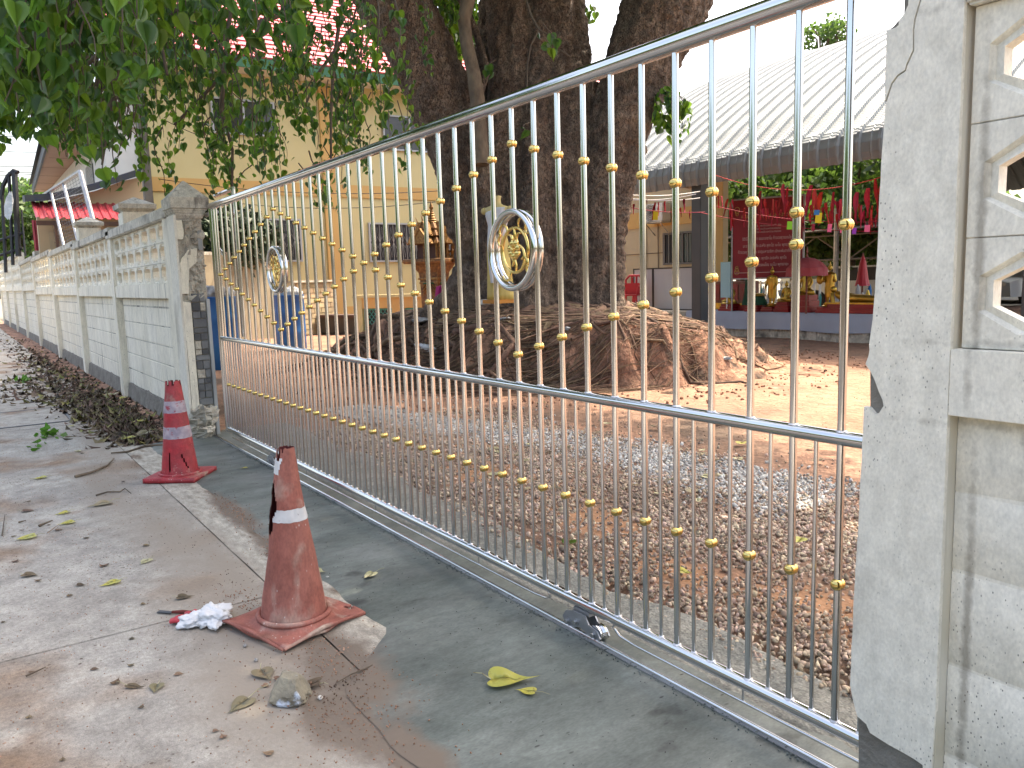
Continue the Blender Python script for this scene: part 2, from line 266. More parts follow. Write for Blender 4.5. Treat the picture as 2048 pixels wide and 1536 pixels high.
patches('dirt', [(-4.6, 1.1, .8, .3), (-3.3, .95, .5, .18), (-2.5, .75, .35, .14), (-6, 1.5, .8, .2), (-1.7, .9, .5, .2)], (.36, .19, .1), hard=.5, amp=.6, nsc=5)

# ---------------- mesh helpers ----------------
def tag(o, label=None, cat=None, group=None, kind=None):
    for k, v in (('label', label), ('category', cat), ('group', group), ('kind', kind)):
        if v: o[k] = v
    return o
def thing(name, label, cat, loc=(0, 0, 0), rz=0, group=None):
    o = bpy.data.objects.new(name, None); COL.objects.link(o); o.location = Vector([float(x) for x in loc]); o.rotation_euler = (0, 0, rz)
    o.empty_display_size = .2
    return tag(o, label, cat, group)
def wloc(o):
    v = Vector((0, 0, 0))
    while o: v += o.location; o = o.parent
    return v
class MB:
    def __init__(s): s.v = []; s.f = []; s.mi = []; s.cm = 0
    def add(s, vs, fs):
        b = len(s.v); s.v += [tuple(map(float, p)) for p in vs]; s.f += [tuple(b+i for i in f) for f in fs]; s.mi += [s.cm]*len(fs); return s
    def box(s, lo, hi, rot=None, org=None):
        x0, y0, z0 = lo; x1, y1, z1 = hi
        vs = [(x0, y0, z0), (x1, y0, z0), (x1, y1, z0), (x0, y1, z0), (x0, y0, z1), (x1, y0, z1), (x1, y1, z1), (x0, y1, z1)]
        if rot is not None: vs = [tuple(rot @ Vector(p) + (Vector(org) if org is not None else Vector())) for p in vs]
        return s.add(vs, [(0, 3, 2, 1), (4, 5, 6, 7), (0, 1, 5, 4), (1, 2, 6, 5), (2, 3, 7, 6), (3, 0, 4, 7)])
    def bbox(s, lo, hi, b):                                       # bevelled box
        x0, y0, z0 = lo; x1, y1, z1 = hi
        bm = bmesh.new(); bmesh.ops.create_cube(bm, size=1)
        for v in bm.verts: v.co = Vector(((x0+x1)/2+v.co.x*(x1-x0), (y0+y1)/2+v.co.y*(y1-y0), (z0+z1)/2+v.co.z*(z1-z0)))
        bmesh.ops.bevel(bm, geom=bm.edges[:], offset=b, segments=2, affect='EDGES')
        bm.verts.index_update(); s.add([v.co for v in bm.verts], [[v.index for v in f.verts] for f in bm.faces]); bm.free(); return s
    def tube(s, P, r, n=8, cap=True, up=None):
        P = [Vector([float(x) for x in p]) for p in P]; m = len(P); rr = r if hasattr(r, '__len__') else [r]*m
        T = [(P[min(i+1, m-1)]-P[max(i-1, 0)]).normalized() for i in range(m)]
        a = Vector(up) if up else (Vector((0, 0, 1)) if abs(T[0].z) < .9 else Vector((1, 0, 0)))
        u = (a - T[0]*a.dot(T[0])).normalized(); vs = []
        for i in range(m):
            u = (u - T[i]*u.dot(T[i])).normalized(); w = T[i].cross(u)
            for k in range(n):
                an = 2*PI*k/n; vs.append(P[i] + (u*math.cos(an)+w*math.sin(an))*float(rr[i]))
        fs = [(i*n+k, i*n+(k+1) % n, (i+1)*n+(k+1) % n, (i+1)*n+k) for i in range(m-1) for k in range(n)]
        if cap:
            q = len(vs); vs = vs+vs[:n]+vs[(m-1)*n:m*n]; fs += [tuple(range(q+n-1, q-1, -1)), tuple(range(q+n, q+2*n))]
        return s.add(vs, fs)
    def lathe(s, prof, n=16, c=(0, 0, 0), ey=1., sq=0, rot=0, closed=True):   # prof [(r,z)]; sq: square cross-section mix
        vs = []
        for r, z in prof:
            for k in range(n):
                a = 2*PI*k/n+rot; q = r
                if sq: q = r*((1-sq)+sq/max(abs(math.cos(a-rot-PI/4*0)), abs(math.sin(a-rot))))
                vs.append((c[0]+q*math.cos(a), c[1]+q*math.sin(a)*ey, c[2]+z))
        m = len(prof)
        fs = [(i*n+k, i*n+(k+1) % n, (i+1)*n+(k+1) % n, (i+1)*n+k) for i in range(m-1) for k in range(n)]
        if closed:
            q = len(vs); vs = vs+vs[:n]+vs[(m-1)*n:m*n]; fs += [tuple(range(q+n-1, q-1, -1)), tuple(range(q+n, q+2*n))]
        return s.add(vs, fs)
    def sphere(s, c, r, n=12, m=8, sc=(1, 1, 1), jit=0):
        vs = [(c[0], c[1], c[2]-r*sc[2])]
        for i in range(1, m):
            ph = -PI/2+PI*i/m
            for k in range(n):
                a = 2*PI*k/n; d = Vector((math.cos(a)*math.cos(ph), math.sin(a)*math.cos(ph), math.sin(ph)))
                q = r*(1+jit*noise.noise(d*1.9+Vector(c)*3.1)) if jit else r
                vs.append((c[0]+d.x*q*sc[0], c[1]+d.y*q*sc[1], c[2]+d.z*q*sc[2]))
        vs.append((c[0], c[1], c[2]+r*sc[2])); t = len(vs)-1
        fs = [(0, 1+(k+1) % n, 1+k) for k in range(n)]
        fs += [(1+i*n+k, 1+i*n+(k+1) % n, 1+(i+1)*n+(k+1) % n, 1+(i+1)*n+k) for i in range(m-2) for k in range(n)]
        fs += [(t, 1+(m-2)*n+k, 1+(m-2)*n+(k+1) % n) for k in range(n)]
        return s.add(vs, fs)
    def torus(s, c, R, r, axis='y', n=40, m=10):
        P = []
        vs = []
        for i in range(n):
            a = 2*PI*i/n
            for k in range(m):
                b = 2*PI*k/m; q = R+r*math.cos(b); h = r*math.sin(b)
                p = (q*math.cos(a), h, q*math.sin(a)) if axis == 'y' else ((q*math.cos(a), q*math.sin(a), h) if axis == 'z' else (h, q*math.cos(a), q*math.sin(a)))
                vs.append((c[0]+p[0], c[1]+p[1], c[2]+p[2]))
        return s.add(vs, [(i*m+k, ((i+1) % n)*m+k, ((i+1) % n)*m+(k+1) % m, i*m+(k+1) % m) for i in range(n) for k in range(m)])
    def prism(s, poly, ax, a, b):                                 # polygon (2D) extruded along axis ax from a to b
        n = len(poly)
        def P(q, h): return (h, q[0], q[1]) if ax == 0 else ((q[0], h, q[1]) if ax == 1 else (q[0], q[1], h))
        return s.add([P(q, a) for q in poly]+[P(q, b) for q in poly], [tuple(range(n-1, -1, -1)), tuple(range(n, 2*n))]+[(i, (i+1) % n, n+(i+1) % n, n+i) for i in range(n)])
    def build(s, name, m, parent=None, smooth=False, world=True, fixn=False, **tg):
        vs = s.v
        if parent is not None and world:
            w = wloc(parent); vs = [(x-w.x, y-w.y, z-w.z) for x, y, z in vs]
        me = bpy.data.meshes.new(name); me.from_pydata(vs, [], s.f)
        for q in (m if isinstance(m, list) else [m]): me.materials.append(M[q] if isinstance(q, str) else q)
        if isinstance(m, list): me.polygons.foreach_set('material_index', s.mi)
        if fixn:
            bm = bmesh.new(); bm.from_mesh(me); bmesh.ops.recalc_face_normals(bm, faces=bm.faces[:]); bm.to_mesh(me); bm.free()
        if smooth: me.polygons.foreach_set('use_smooth', [len(f) < 5 for f in s.f])
        o = bpy.data.objects.new(name, me); COL.objects.link(o)
        if parent is not None: o.parent = parent
        return tag(o, **tg)
def npmesh(name, V, Fc, k, m, parent=None, smooth=False, **tg):      # numpy mesh: V (n,3), Fc (m,k)
    me = bpy.data.meshes.new(name); me.vertices.add(len(V)); me.vertices.foreach_set('co', np.ascontiguousarray(V, dtype=np.float32).ravel())
    me.loops.add(Fc.size); me.loops.foreach_set('vertex_index', Fc.ravel().astype(np.int32)); me.polygons.add(len(Fc))
    me.polygons.foreach_set('loop_start', np.arange(len(Fc), dtype=np.int32)*k); me.polygons.foreach_set('loop_total', np.full(len(Fc), k, dtype=np.int32))
    me.materials.append(M[m]); me.update(calc_edges=True); me.validate()
    if smooth: me.polygons.foreach_set('use_smooth', [True]*len(me.polygons))
    o = bpy.data.objects.new(name, me); COL.objects.link(o)
    if parent is not None: o.parent = parent; o.location = -wloc(parent)
    return tag(o, **tg)
def link_copy(src, parent=None, loc=None, rot=None, scale=None):
    c = src.copy(); COL.objects.link(c)
    if parent is not None: c.parent = parent
    if loc is not None: c.location = Vector([float(x) for x in loc])
    if rot is not None: c.rotation_euler = rot
    if scale is not None: c.scale = scale
    return c
def dup(root, loc, rz=None, label=None, group=None):
    r = root.copy(); COL.objects.link(r); r.location = Vector([float(x) for x in loc])
    if rz is not None: r.rotation_euler = (0, 0, rz)
    if label: r['label'] = label
    if group: r['group'] = group
    for ch in list(root.children):
        c = ch.copy(); COL.objects.link(c); c.parent = r
        for g in list(ch.children):
            d = g.copy(); COL.objects.link(d); d.parent = c
    return r
def rotm(n):                                                        # n random rotation matrices
    q = rs.normal(size=(n, 4)); q /= np.linalg.norm(q, axis=1)[:, None]; w, x, y, z = q.T
    return np.stack([1-2*(y*y+z*z), 2*(x*y-z*w), 2*(x*z+y*w), 2*(x*y+z*w), 1-2*(x*x+z*z), 2*(y*z-x*w), 2*(x*z-y*w), 2*(y*z+x*w), 1-2*(x*x+y*y)], -1).reshape(n, 3, 3)
def scatter(name, tv, tf, pos, rot, sc, m, parent=None, smooth=False, **tg):
    n = len(pos); tv = np.asarray(tv, float); tf = np.asarray(tf)
    if sc.ndim == 1: sc = np.repeat(sc[:, None], 3, 1)
    V = np.einsum('nij,nkj->nki', rot, tv[None]*sc[:, None, :]) + pos[:, None, :]
    Fc = (tf[None]+(np.arange(n)*len(tv))[:, None, None]).reshape(-1, tf.shape[1])
    return npmesh(name, V.reshape(-1, 3), Fc, tf.shape[1], m, parent, smooth, **tg)
def nz2(x, y, s=1., o=0.): return noise.noise(Vector((x*s+o, y*s-o, o*1.7)))

# heart shaped leaf with a drip tip; stalk at origin, blade hangs along -Z, facing Y
_half = [(.0, .0), (.16, .1), (.36, .06), (.47, -.14), (.43, -.38), (.28, -.62), (.12, -.82), (.035, -.98)]
_mid = [(.0, 0.), (0, -.12), (0, -.38), (0, -.62), (0, -.82), (0, -1.25)]
def leaf_template(curl=.12):
    V = []; 
    for x, z in _mid: V.append((x, curl*(z*z)*.5, z))
    for s in (1, -1):
        for x, z in _half[1:]: V.append((s*x, -abs(x)*.35+curl*(z*z)*.5, z))
    Fq = []
    for h in (6, 13):
        a = [h+i for i in range(7)]
        Fq += [(0, a[0], 1), (1, a[0], a[1]), (1, a[1], a[2]), (1, a[2], 2), (2, a[2], a[3]), (2, a[3], a[4]), (2, a[4], 3), (3, a[4], a[5]), (3, a[5], 4), (4, a[5], a[6]), (4, a[6], 5)]
    return V, Fq
LV, LF = leaf_template()
LV4 = [(0, 0, 0), (.42, -.1, -.25), (0, .03, -.55), (-.42, -.1, -.25), (.2, 0, -.75), (-.2, 0, -.75), (0, .05, -1.15)]
LF4 = [(0, 1, 2), (0, 2, 3), (1, 4, 2), (3, 2, 5), (2, 4, 6), (2, 6, 5)]

# =====================================================================================
# SETTING: ground
# =====================================================================================
def sheet(name, xs, ylo, yhi, z, m, th=0, kind='structure', parent=None, nj=5, bumpz=0., **tg):
    V = []; n = len(xs)
    for x in xs:
        a, b = ylo(x), yhi(x)
        for j in range(nj+1):
            y = a+(b-a)*j/nj; e = 0 if j in (0, nj) else 1
            V.append((x, y, z-(th if j in (0, nj) else 0)+bumpz*e*(nz2(x, y, 2.3, 4)+.5*nz2(x, y, 8, 9))))
    mb = MB(); mb.add(V, [(i*(nj+1)+j, (i+1)*(nj+1)+j, (i+1)*(nj+1)+j+1, i*(nj+1)+j+1) for i in range(n-1) for j in range(nj)])
    return mb.build(name, m, parent, smooth=True, kind=kind, **tg)
MB().add([(-300, -300, -.16), (300, -300, -.16), (300, 300, -.16), (-300, 300, -.16)], [(0, 1, 2, 3)]).build('ground', 'farground', kind='structure')
MB().box((-200, -14, -.155), (60, -5.2, -.10)).build('road', 'asphalt', kind='structure')
pv = MB().box((-120, -4.9, -.15), (30, -.2, -.022)).build('pavement', 'tar', kind='structure')
MB().box((-120, -5.2, -.15), (30, -4.91, .002)).build('kerb', 'concrete', kind='structure')
xb = [-90, -60, -40, -25, -18, -14.5, -11.05, -9.26, -3.4, 2.4, 8.2]
for i in range(len(xb)-1):
    mb = MB().bbox((xb[i]+.004, -4.88, -.06), (xb[i+1]-.004, -.808, .0), .003)
    mb.build('slab', 'concrete', pv)
mc = MB().box((-10.75, -1.62, 0.0005), (-9.55, -1.0, .006)).build('manhole_cover', 'concrete', pv)
for x0, y0, x1, y1 in ((-10.79, -1.66, -9.51, -1.63), (-10.79, -.99, -9.51, -.96), (-10.79, -1.63, -10.76, -.99), (-9.54, -1.63, -9.51, -.99)):
    MB().box((x0, y0, .0005), (x1, y1, .0075)).build('cover_frame', 'darksteel', mc)
dg = thing('drain_grate', 'dark slotted drain grate at the left edge of the grey pavement', 'drain', (-8.05, -1.98, 0))
MB().box((-8.45, -2.25, .001), (-7.6, -1.78, .003)).build('frame', 'darksteel', dg)
for k in range(6):
    MB().box((-8.4+k*.135, -2.22, .0035), (-8.33+k*.135, -1.8, .008)).build('bar', 'black', dg)
sheet('kerb_strip', np.arange(-40, 2.5, .15), lambda x: -.805+.004*nz2(x, 0, 3), lambda x: -.5, .004, 'strip', .004, nj=3)
sheet('soil_verge', np.arange(-60, -7.3, .25), lambda x: -.62+.02*nz2(x, 1, 2), lambda x: -.1, .012, 'moundsoil', .012, nj=4, bumpz=.012)
def apf(x):
    base = -.60 if x < -2.75 else -.60-.3*min(1, (x+2.75)/.35)
    return base+.05*nz2(x, 0, 2.2, 3)+.022*nz2(x, 0, 9, 5)
sheet('cement_apron', np.arange(-7.62, 2.6, .05), apf, lambda x: .11+.03*nz2(x, 2, 3), .009, 'cement', .006, nj=18, bumpz=.0035)
sheet('cement_bed', np.arange(-7.75, 2.6, .05), lambda x: .06, lambda x: (.42+.3*max(0, min(1, (-x-3)/3)))+.09*nz2(x, 2, 1.7)+.04*nz2(x, 2, 7), .006, 'cement_rough', .03, nj=14, bumpz=.012)
MB().box((-60, -13.6, -.15), (40, -13.3, 1.9)).build('added_street_wall', 'shedroof', kind='structure')  # unseen dark wall, added to darken what the gate steel reflects
# yard
MC = np.array((-10.0, 5.7))
def mound_h(x, y):
    dx, dy = x-MC[0], y-MC[1]; r = math.hypot(dx, dy); a = math.atan2(dy, dx)
    fr = max(0, math.cos(a-math.atan2(-1.9, 2.3)))                       # facing the camera
    lf = max(0, math.cos(a-math.atan2(-.55, -1)))                        # long left tail
    rt = max(0, math.cos(a-math.atan2(.9, 1.)))
    R = 2.35+.55*fr+2.1*lf**2+1.15*rt**2+.28*noise.noise(Vector((math.cos(a)*2, math.sin(a)*2, 3)))+.14*noise.noise(Vector((math.cos(a)*7, math.sin(a)*7, 5)))
    t = r/R
    if t >= 1.15: return 0.
    steep = max(0, math.cos(a-math.atan2(-.9, 2.2)))**2
    s = max(0., min(1., (1.02-t)/(.55-.43*steep))); s = s*s*(3-2*s)
    tail = max(0, 1.15-t)*.5*(1-steep)
    u = dx*.567+dy*.823
    fall = 1-.50*max(0, min(1, (u-1.15)/2.0))
    gul = noise.noise(Vector((math.cos(a)*5.5, math.sin(a)*5.5, r*.5+4)))
    h = (.80*s+.12*max(0, 1-r/1.9)*2)*fall+.12*tail-.42*s*(1-s)*max(0, gul+.12)*(.35+steep)
    return h+(s*(1-s)*4*.30+.03)*noise.noise(Vector((x*2.6, y*2.6, 1)))-.10*s*abs(noise.noise(Vector((x*3.3, y*3.3, 7))))+(.05+.10*s*(1-s)*4)*noise.noise(Vector((x*7, y*7, 2)))*min(1, s*3)
def yard_z(x, y): return -.004+.022*nz2(x, y, .9, 2)+.012*nz2(x, y, 4, 7)+.006*nz2(x, y, 11, 1)
def grid(name, x0, x1, y0, y1, st, hf, m, **tg):
    xs = np.arange(x0, x1+1e-6, st); ys = np.arange(y0, y1+1e-6, st); nx, ny = len(xs), len(ys)
    V = np.array([(x, y, hf(x, y)) for x in xs for y in ys])
    i, j = np.meshgrid(np.arange(nx-1), np.arange(ny-1), indexing='ij'); a = (i*ny+j).ravel()
    return npmesh(name, V, np.stack([a, a+ny, a+ny+1, a+1], -1), 4, m, smooth=True, **tg)
grid('yard', -34, 8, .12, 26, .14, lambda x, y: yard_z(x, y)-(.05 if y < .5 else 0), 'dirt', kind='structure')
def mh(x, y):
    h = mound_h(x, y); return h if h > .004 else -.08
grid('mound', MC[0]-5.6, MC[0]+4.6, MC[1]-3.9, MC[1]+4.4, .065, mh, 'moundsoil', kind='structure')
def ground_z(x, y): return max(mound_h(x, y), yard_z(x, y))
# gravel
_t = (1+5**.5)/2
ICO = np.array([(-1, _t, 0), (1, _t, 0), (-1, -_t, 0), (1, -_t, 0), (0, -1, _t), (0, 1, _t), (0, -1, -_t), (0, 1, -_t), (_t, 0, -1), (_t, 0, 1), (-_t, 0, -1), (-_t, 0, 1)])/1.9
ICF = [(0, 11, 5), (0, 5, 1), (0, 1, 7), (0, 7, 10), (0, 10, 11), (1, 5, 9), (5, 11, 4), (11, 10, 2), (10, 7, 6), (7, 1, 8), (3, 9, 4), (3, 4, 2), (3, 2, 6), (3, 6, 8), (3, 8, 9), (4, 9, 5), (2, 4, 11), (6, 2, 10), (8, 6, 7), (9, 8, 1)]
def gravel(name, m, n, area, dens, smin, smax):
    P = []
    while len(P) < n:
        x = rs.uniform(area[0], area[1]); y = rs.uniform(area[2], area[3])
        if rs.rand() < dens(x, y): P.append((x, y, yard_z(x, y)+rs.uniform(-.002, .012)))
    P = np.array(P); s = rs.uniform(smin, smax, len(P))*rs.choice([.7, 1, 1, 1.4], len(P)); sc = np.stack([s, s*rs.uniform(.55, .9, len(P)), s*rs.uniform(.4, .75, len(P))], -1)
    tv = ICO*(1+rs.uniform(-.34, .34, (12, 1)))
    return scatter(name, tv, ICF, P, rotm(len(P)), sc, m, kind='stuff')
def dbrown(x, y):
    lo = .33+.3*max(0, min(1, (-x-3)/3))+.08*nz2(x, 0, 1.3)
    hi = 2.75+.3*nz2(x, 0, .8)+.2*nz2(x, 0, 3)
    if y < lo or y > hi: return .015 if .3 < y < 4 else 0
    hole = nz2(x, y, 1.25, 6)+.5*nz2(x, y, 3.1, 2)
    return (.3 if hole > .3 else 1.)*min(1, (hi-y)/.5+.15)
def dgrey(x, y):
    c = 2.25+.25*nz2(x, 0, .8, 3)-.25*max(0, -x-5); w = .42+.2*nz2(x, 0, 2, 8)
    return max(0., 1-abs(y-c)/w)**.6 if abs(y-c) < w and x < -2.7 else .01
gravel('brown_gravel', 'gravel', 42000, (-7.2, .2, .3, 3.2), dbrown, .0075, .0135)
gravel('grey_gravel', 'gravelgrey', 12000, (-8.2, -2.2, 1.3, 2.9), dgrey, .008, .015)

# =====================================================================================
# SLIDING GATE
# =====================================================================================
GX = lambda i: -1.195-.1447*i
ZT, ZM, ZB = 2.03, .915, .118
gate = thing('sliding_gate', 'polished stainless steel sliding gate with brass balls between the two wall pillars', 'gate', (-4, 0, 0))
def rail(name, z, r, x0=-7.12, x1=-.92): return MB().tube([(x0, 0, z), ((x0+x1)/2, 0, z), (x1, 0, z)], r, 20).build(name, 'steel', gate, smooth=True)
tr = rail('top_rail', ZT, .0295); rail('middle_rail', ZM, .0195); br = rail('bottom_rail', ZB, .0215)
MB().tube([(-7.115, 0, ZB-.02), (-7.115, 0, 1.0), (-7.115, 0, ZT+.02)], .0245, 18).build('end_post', 'steel', gate, smooth=True)
MB().tube([(-7.06, 0, ZB), (-7.06, 0, 1.0), (-7.06, 0, ZT)], .0127, 14).build('end_post', 'steel', gate, smooth=True)
MB().tube([(-.92, 0, ZB-.02), (-.92, 0, 1.0), (-.92, 0, ZT+.02)], .0245, 18).build('end_post', 'steel', gate, smooth=True)
for g in (gate.children): pass
def bar_mesh(r, n=14):
    o = MB().tube([(0, 0, 0), (0, 0, .5), (0, 0, 1)], r, n).build('bar', 'steel', smooth=True); return o
b0 = bar_mesh(.0106, 20); b1 = bar_mesh(.0064, 16)
def add_bar(src, x, za, zb, first=[True, True]):
    c = link_copy(src, gate, Vector((x, 0, za))-gate.location); c.scale = (1, 1, zb-za); return c
for i in range(-1, 41):
    x = GX(i)
    if i in (10, 30):
        add_bar(b0, x, 1.46+.16, ZT); add_bar(b0, x, ZM, 1.46-.16)
    elif i in (9, 11, 29, 31):
        add_bar(b0, x, 1.46+.04, ZT); add_bar(b0, x, ZM, 1.46-.04)
    else: add_bar(b0, x, ZM, ZT)
    add_bar(b0, x, ZB, ZM)
    if i < 40: add_bar(b1, x-.0723, ZB, ZM)
bpy.data.objects.remove(b0); bpy.data.objects.remove(b1)
mb = MB(); mb.sphere((0, -.0055, 0), .0162, 22, 14); mb.sphere((0, .0055, 0), .0162, 22, 14)
ball = mb.build('brass_ball', 'gold', smooth=True)
def add_ball(x, z): c = link_copy(ball, gate, Vector((x, 0, z))-gate.location); return c
for i in range(-1, 41):
    k = 10-abs(i % 20-10); h = .0413*k
    add_ball(GX(i), 1.457+h)
    if k: add_ball(GX(i), 1.457-h)
    add_ball(GX(i), .522)
bpy.data.objects.remove(ball)
def medallion(cx_):
    for y in (-.0155, .0155): MB().torus((cx_, y, 1.46), .150, .0125, n=56, m=12).build('steel_ring', 'steel', gate, smooth=True)
    MB().torus((cx_, 0, 1.46), .088, .0062, n=48, m=10).build('brass_ring', 'gold', gate, smooth=True)
    fl = MB()
    for k in range(7):
        a = 2*PI*k/7+.2; fl.sphere((cx_+.026*math.cos(a), -.006, 1.462+.026*math.sin(a)), .0165, 12, 8, (1, .5, 1))
        fl.sphere((cx_+.031*math.cos(a+.2), 0, 1.462+.031*math.sin(a+.2)), .009, 10, 6, (1, .6, 1))
    fl.sphere((cx_, -.014, 1.462), .0095, 12, 8)
    fl.build('brass_flower', 'gold', gate, smooth=True)
    def scroll(pts): MB().tube([(cx_+p[0], -.002, 1.46+p[1]) for p in pts], [.0035+.0022*math.sin(PI*i/(len(pts)-1)) for i in range(len(pts))], 8).build('brass_scroll', 'gold', gate, smooth=True)
    def arc(c, r, a0, a1, n=12): return [(c[0]+r*math.cos(math.radians(a0+(a1-a0)*k/(n-1))), c[1]+r*math.sin(math.radians(a0+(a1-a0)*k/(n-1)))) for k in range(n)]
    scroll(arc((.055, .098), .026, 200, -30)+arc((.09, .075), .014, 170, 330, 6))
    scroll(arc((.035, .045), .02, 250, 60)); scroll(arc((-.035, .042), .02, -70, 120))
    scroll(arc((-.075, .075), .028, -20, 190)+arc((-.095, .04), .02, 100, 260, 8))
    scroll(arc((-.06, -.09), .03, 20, -160)); scroll(arc((-.03, -.045), .02, 100, -60))
    scroll(arc((.065, -.05), .022, 150, -40)+arc((.098, -.075), .02, 130, 290, 8)); scroll(arc((.012, -.03), .055, 60, -80, 10))
    scroll([(0, .03), (.004, .06), (.0, .088)]); scroll([(.0, -.028), (.008, -.06), (.004, -.088)])
medallion(GX(10)); medallion(GX(30))
for i in range(-1, 40):                                              # weld beads on the rails, joined: too small to pick apart
    pass
wb = MB()
for i in range(-1, 41):
    for dx, rr in ((0, .0106), (-.0723, .0064)):
        if dx and i == 40: continue
        for z, q in ((ZB+.0205, 1), ) + (((ZM+.0185, 1),) if not dx else ()): wb.lathe([(rr+.0045, 0), (rr+.0012, .0045)], 10, (GX(i)+dx, 0, z-.002))
wb.build('weld_beads', 'weld', gate, smooth=True, kind='stuff')
# truss rods below the bottom rail
def rod(pts, r=.0052): MB().tube(pts, r, 8).build('truss_rod', 'steel', gate, smooth=True)
rod([(-5.72, -.004, ZB-.02), (-5.69, -.004, ZB-.045), (-5.63, -.004, .062)]+[(-5.4+.29*k, -.004, .06) for k in range(10)]+[(-2.56, -.004, .061), (-2.49, -.004, .066), (-2.46, -.004, .08), (-2.475, -.004, ZB-.018)])
rod([(-2.08, -.004, ZB-.018), (-2.085, -.004, .085), (-2.05, -.004, .064), (-1.97, -.004, .058), (-1.5, -.004, .057), (-.95, -.004, .057)])
rod([(-5.95, -.004, .06), (-6.5, -.004, .06), (-7.0, -.004, .06)])
for x in (-3.0, -3.55, -4.1, -4.65, -5.2, -1.5, -6.5): rod([(x, -.004, .058), (x, -.004, ZB-.018)], .0035)
# roller carriages
def roller(cx_):
    rr = MB()
    poly = [(-.105, .048), (-.085, .075), (-.04, .088), (.03, .09), (.05, .062), (.10, .052), (.115, .03), (.10, .014), (.06, .02), (.0, .036), (-.05, .02), (-.09, .016)]
    c = MB().prism([(cx_+p[0], p[1]) for p in poly], 1, -.030, -.024).prism([(cx_+p[0], p[1]) for p in poly], 1, .014, .02).build('roller_bracket', 'galv', gate)
    for dx in (-.072, .082):
        w = MB(); w.tube([(cx_+dx, -.022, .036), (cx_+dx, -.016, .036), (cx_+dx, -.006, .036), (cx_+dx, .004, .036), (cx_+dx, .012, .036)], [.032, .031, .024, .031, .032], 26, up=(0, 0, 1))
        w.build('roller_wheel', 'steel', c, smooth=False)
    for dx, dz in ((-.072, .036), (.082, .036), (-.02, .05)):
        MB().tube([(cx_+dx, -.044, dz), (cx_+dx, -.029, dz)], .0095, 6, up=(0, 0, 1)).build('bolt', 'steel', c)
        MB().tube([(cx_+dx, -.034, dz), (cx_+dx, -.0295, dz)], .014, 16, up=(0, 0, 1)).build('washer', 'galv', c)
    MB().box((cx_-.05, -.018, .085), (cx_+.04, .012, ZB-.018)).build('mounting_block', 'galv', gate)
roller(-2.245); roller(-5.87)
trk = thing('gate_track', 'round steel guide rail let into the fresh cement below the gate', 'track', (-4, -.03, 0))
MB().tube([(-7.6, -.03, .0165), (-4, -.03, .0165), (-.5, -.03, .0165)], .0085, 12).build('round_rail', 'steel', trk, smooth=True)
MB().box((-7.6, -.048, .0095), (-.5, -.012, .0125)).build('base_strip', 'galv', trk)
# guide frame behind the left pillar
gf = thing('guide_frame', 'thin steel guide bracket fixed between the left pillar and the gate top', 'bracket', (-7.4, .1, 1.9))
p0 = on(425, 375, 1, .25); p1 = on(466, 378, 1, .25); p2 = on(470, 440, 1, .25)
MB().tube([(-7.9, .25, p1[2]), (p1[0], .25, p1[2])], .02, 8).build('arm', 'steel', gf)
MB().tube([(p1[0], .25, p1[2]+.02), (p1[0], .25, .9)], .02, 8).build('upright', 'steel', gf)
MB().tube([(-7.5, .05, 1.99), (-7.15, .05, 1.99)], .018, 8).build('arm', 'galv', gf)
MB().tube([(-7.45, .06, 1.78), (-7.2, .1, 1.62)], .014, 8).build('brace', 'steel', gf)

# =====================================================================================
# WALLS
# =====================================================================================
def oct_panel(x0, x1, z0, z1, y0, y1, n, ow, oh, name, m, parent, off=0.):
    """precast strip with n slotted openings; front at y0, back at y1"""
    mb = MB(); pit = (x1-x0)/n
    def hole(cx_, cz, w, h): return [(cx_-w/2, cz-h*.22), (cx_-w/2, cz+h*.22), (cx_-w*.3, cz+h/2), (cx_+w*.3, cz+h/2), (cx_+w/2, cz+h*.22), (cx_+w/2, cz-h*.22), (cx_+w*.3, cz-h/2), (cx_-w*.3, cz-h/2)]
    for i in range(n):
        a, b = x0+i*pit, x0+(i+1)*pit; cx_ = (a+b)/2+off; cz = (z0+z1)/2
        H0 = hole(cx_, cz, ow+.05, oh+.045); H1 = hole(cx_, cz, ow+.035, oh+.03); H2 = hole(cx_, cz, ow, oh)
        Rr = [(a, cz-oh*.22), (a, cz+oh*.22), (a+.04, z1), (b-.04, z1), (b, cz+oh*.22), (b, cz-oh*.22), (b-.04, z0), (a+.04, z0)]
        vs = [(p[0], y0, p[1]) for p in Rr]+[(p[0], y0, p[1]) for p in H0]+[(p[0], y0+.014, p[1]) for p in H1]+[(p[0], y0+.008, p[1]) for p in H2]+[(p[0], y1, p[1]) for p in H2]+[(p[0], y1, p[1]) for p in Rr]
        fs = []
        for l in range(5):
            for k in range(8): fs.append((l*8+k, l*8+(k+1) % 8, (l+1)*8+(k+1) % 8, (l+1)*8+k))
        for base_, yy in ((0, y0), (40, y1)):
            vs += [(a, yy, z0), (a, yy, z1), (b, yy, z1), (b, yy, z0)]; q = len(vs)-4
            fs += [(q, base_+0, base_+7), (q+1, base_+2, base_+1), (q+2, base_+4, base_+3), (q+3, base_+6, base_+5)]
        mb.add(vs, fs)
    mb.box((x0, y0+.0015, z0-.0015), (x1, y1-.0015, z0)); mb.box((x0, y0+.0015, z1), (x1, y1-.0015, z1+.0015))
    return mb.build(name, m, parent, fixn=False)
lw = thing('boundary_wall', 'long cream precast concrete wall with slotted openings left of the gate', 'wall', (-20, -.2, 0))
LX = [-7.86, -11.15, -14.85, -18.95, -23.6, -28.3, -33.2, -38.2, -43.3]
YF = -.2
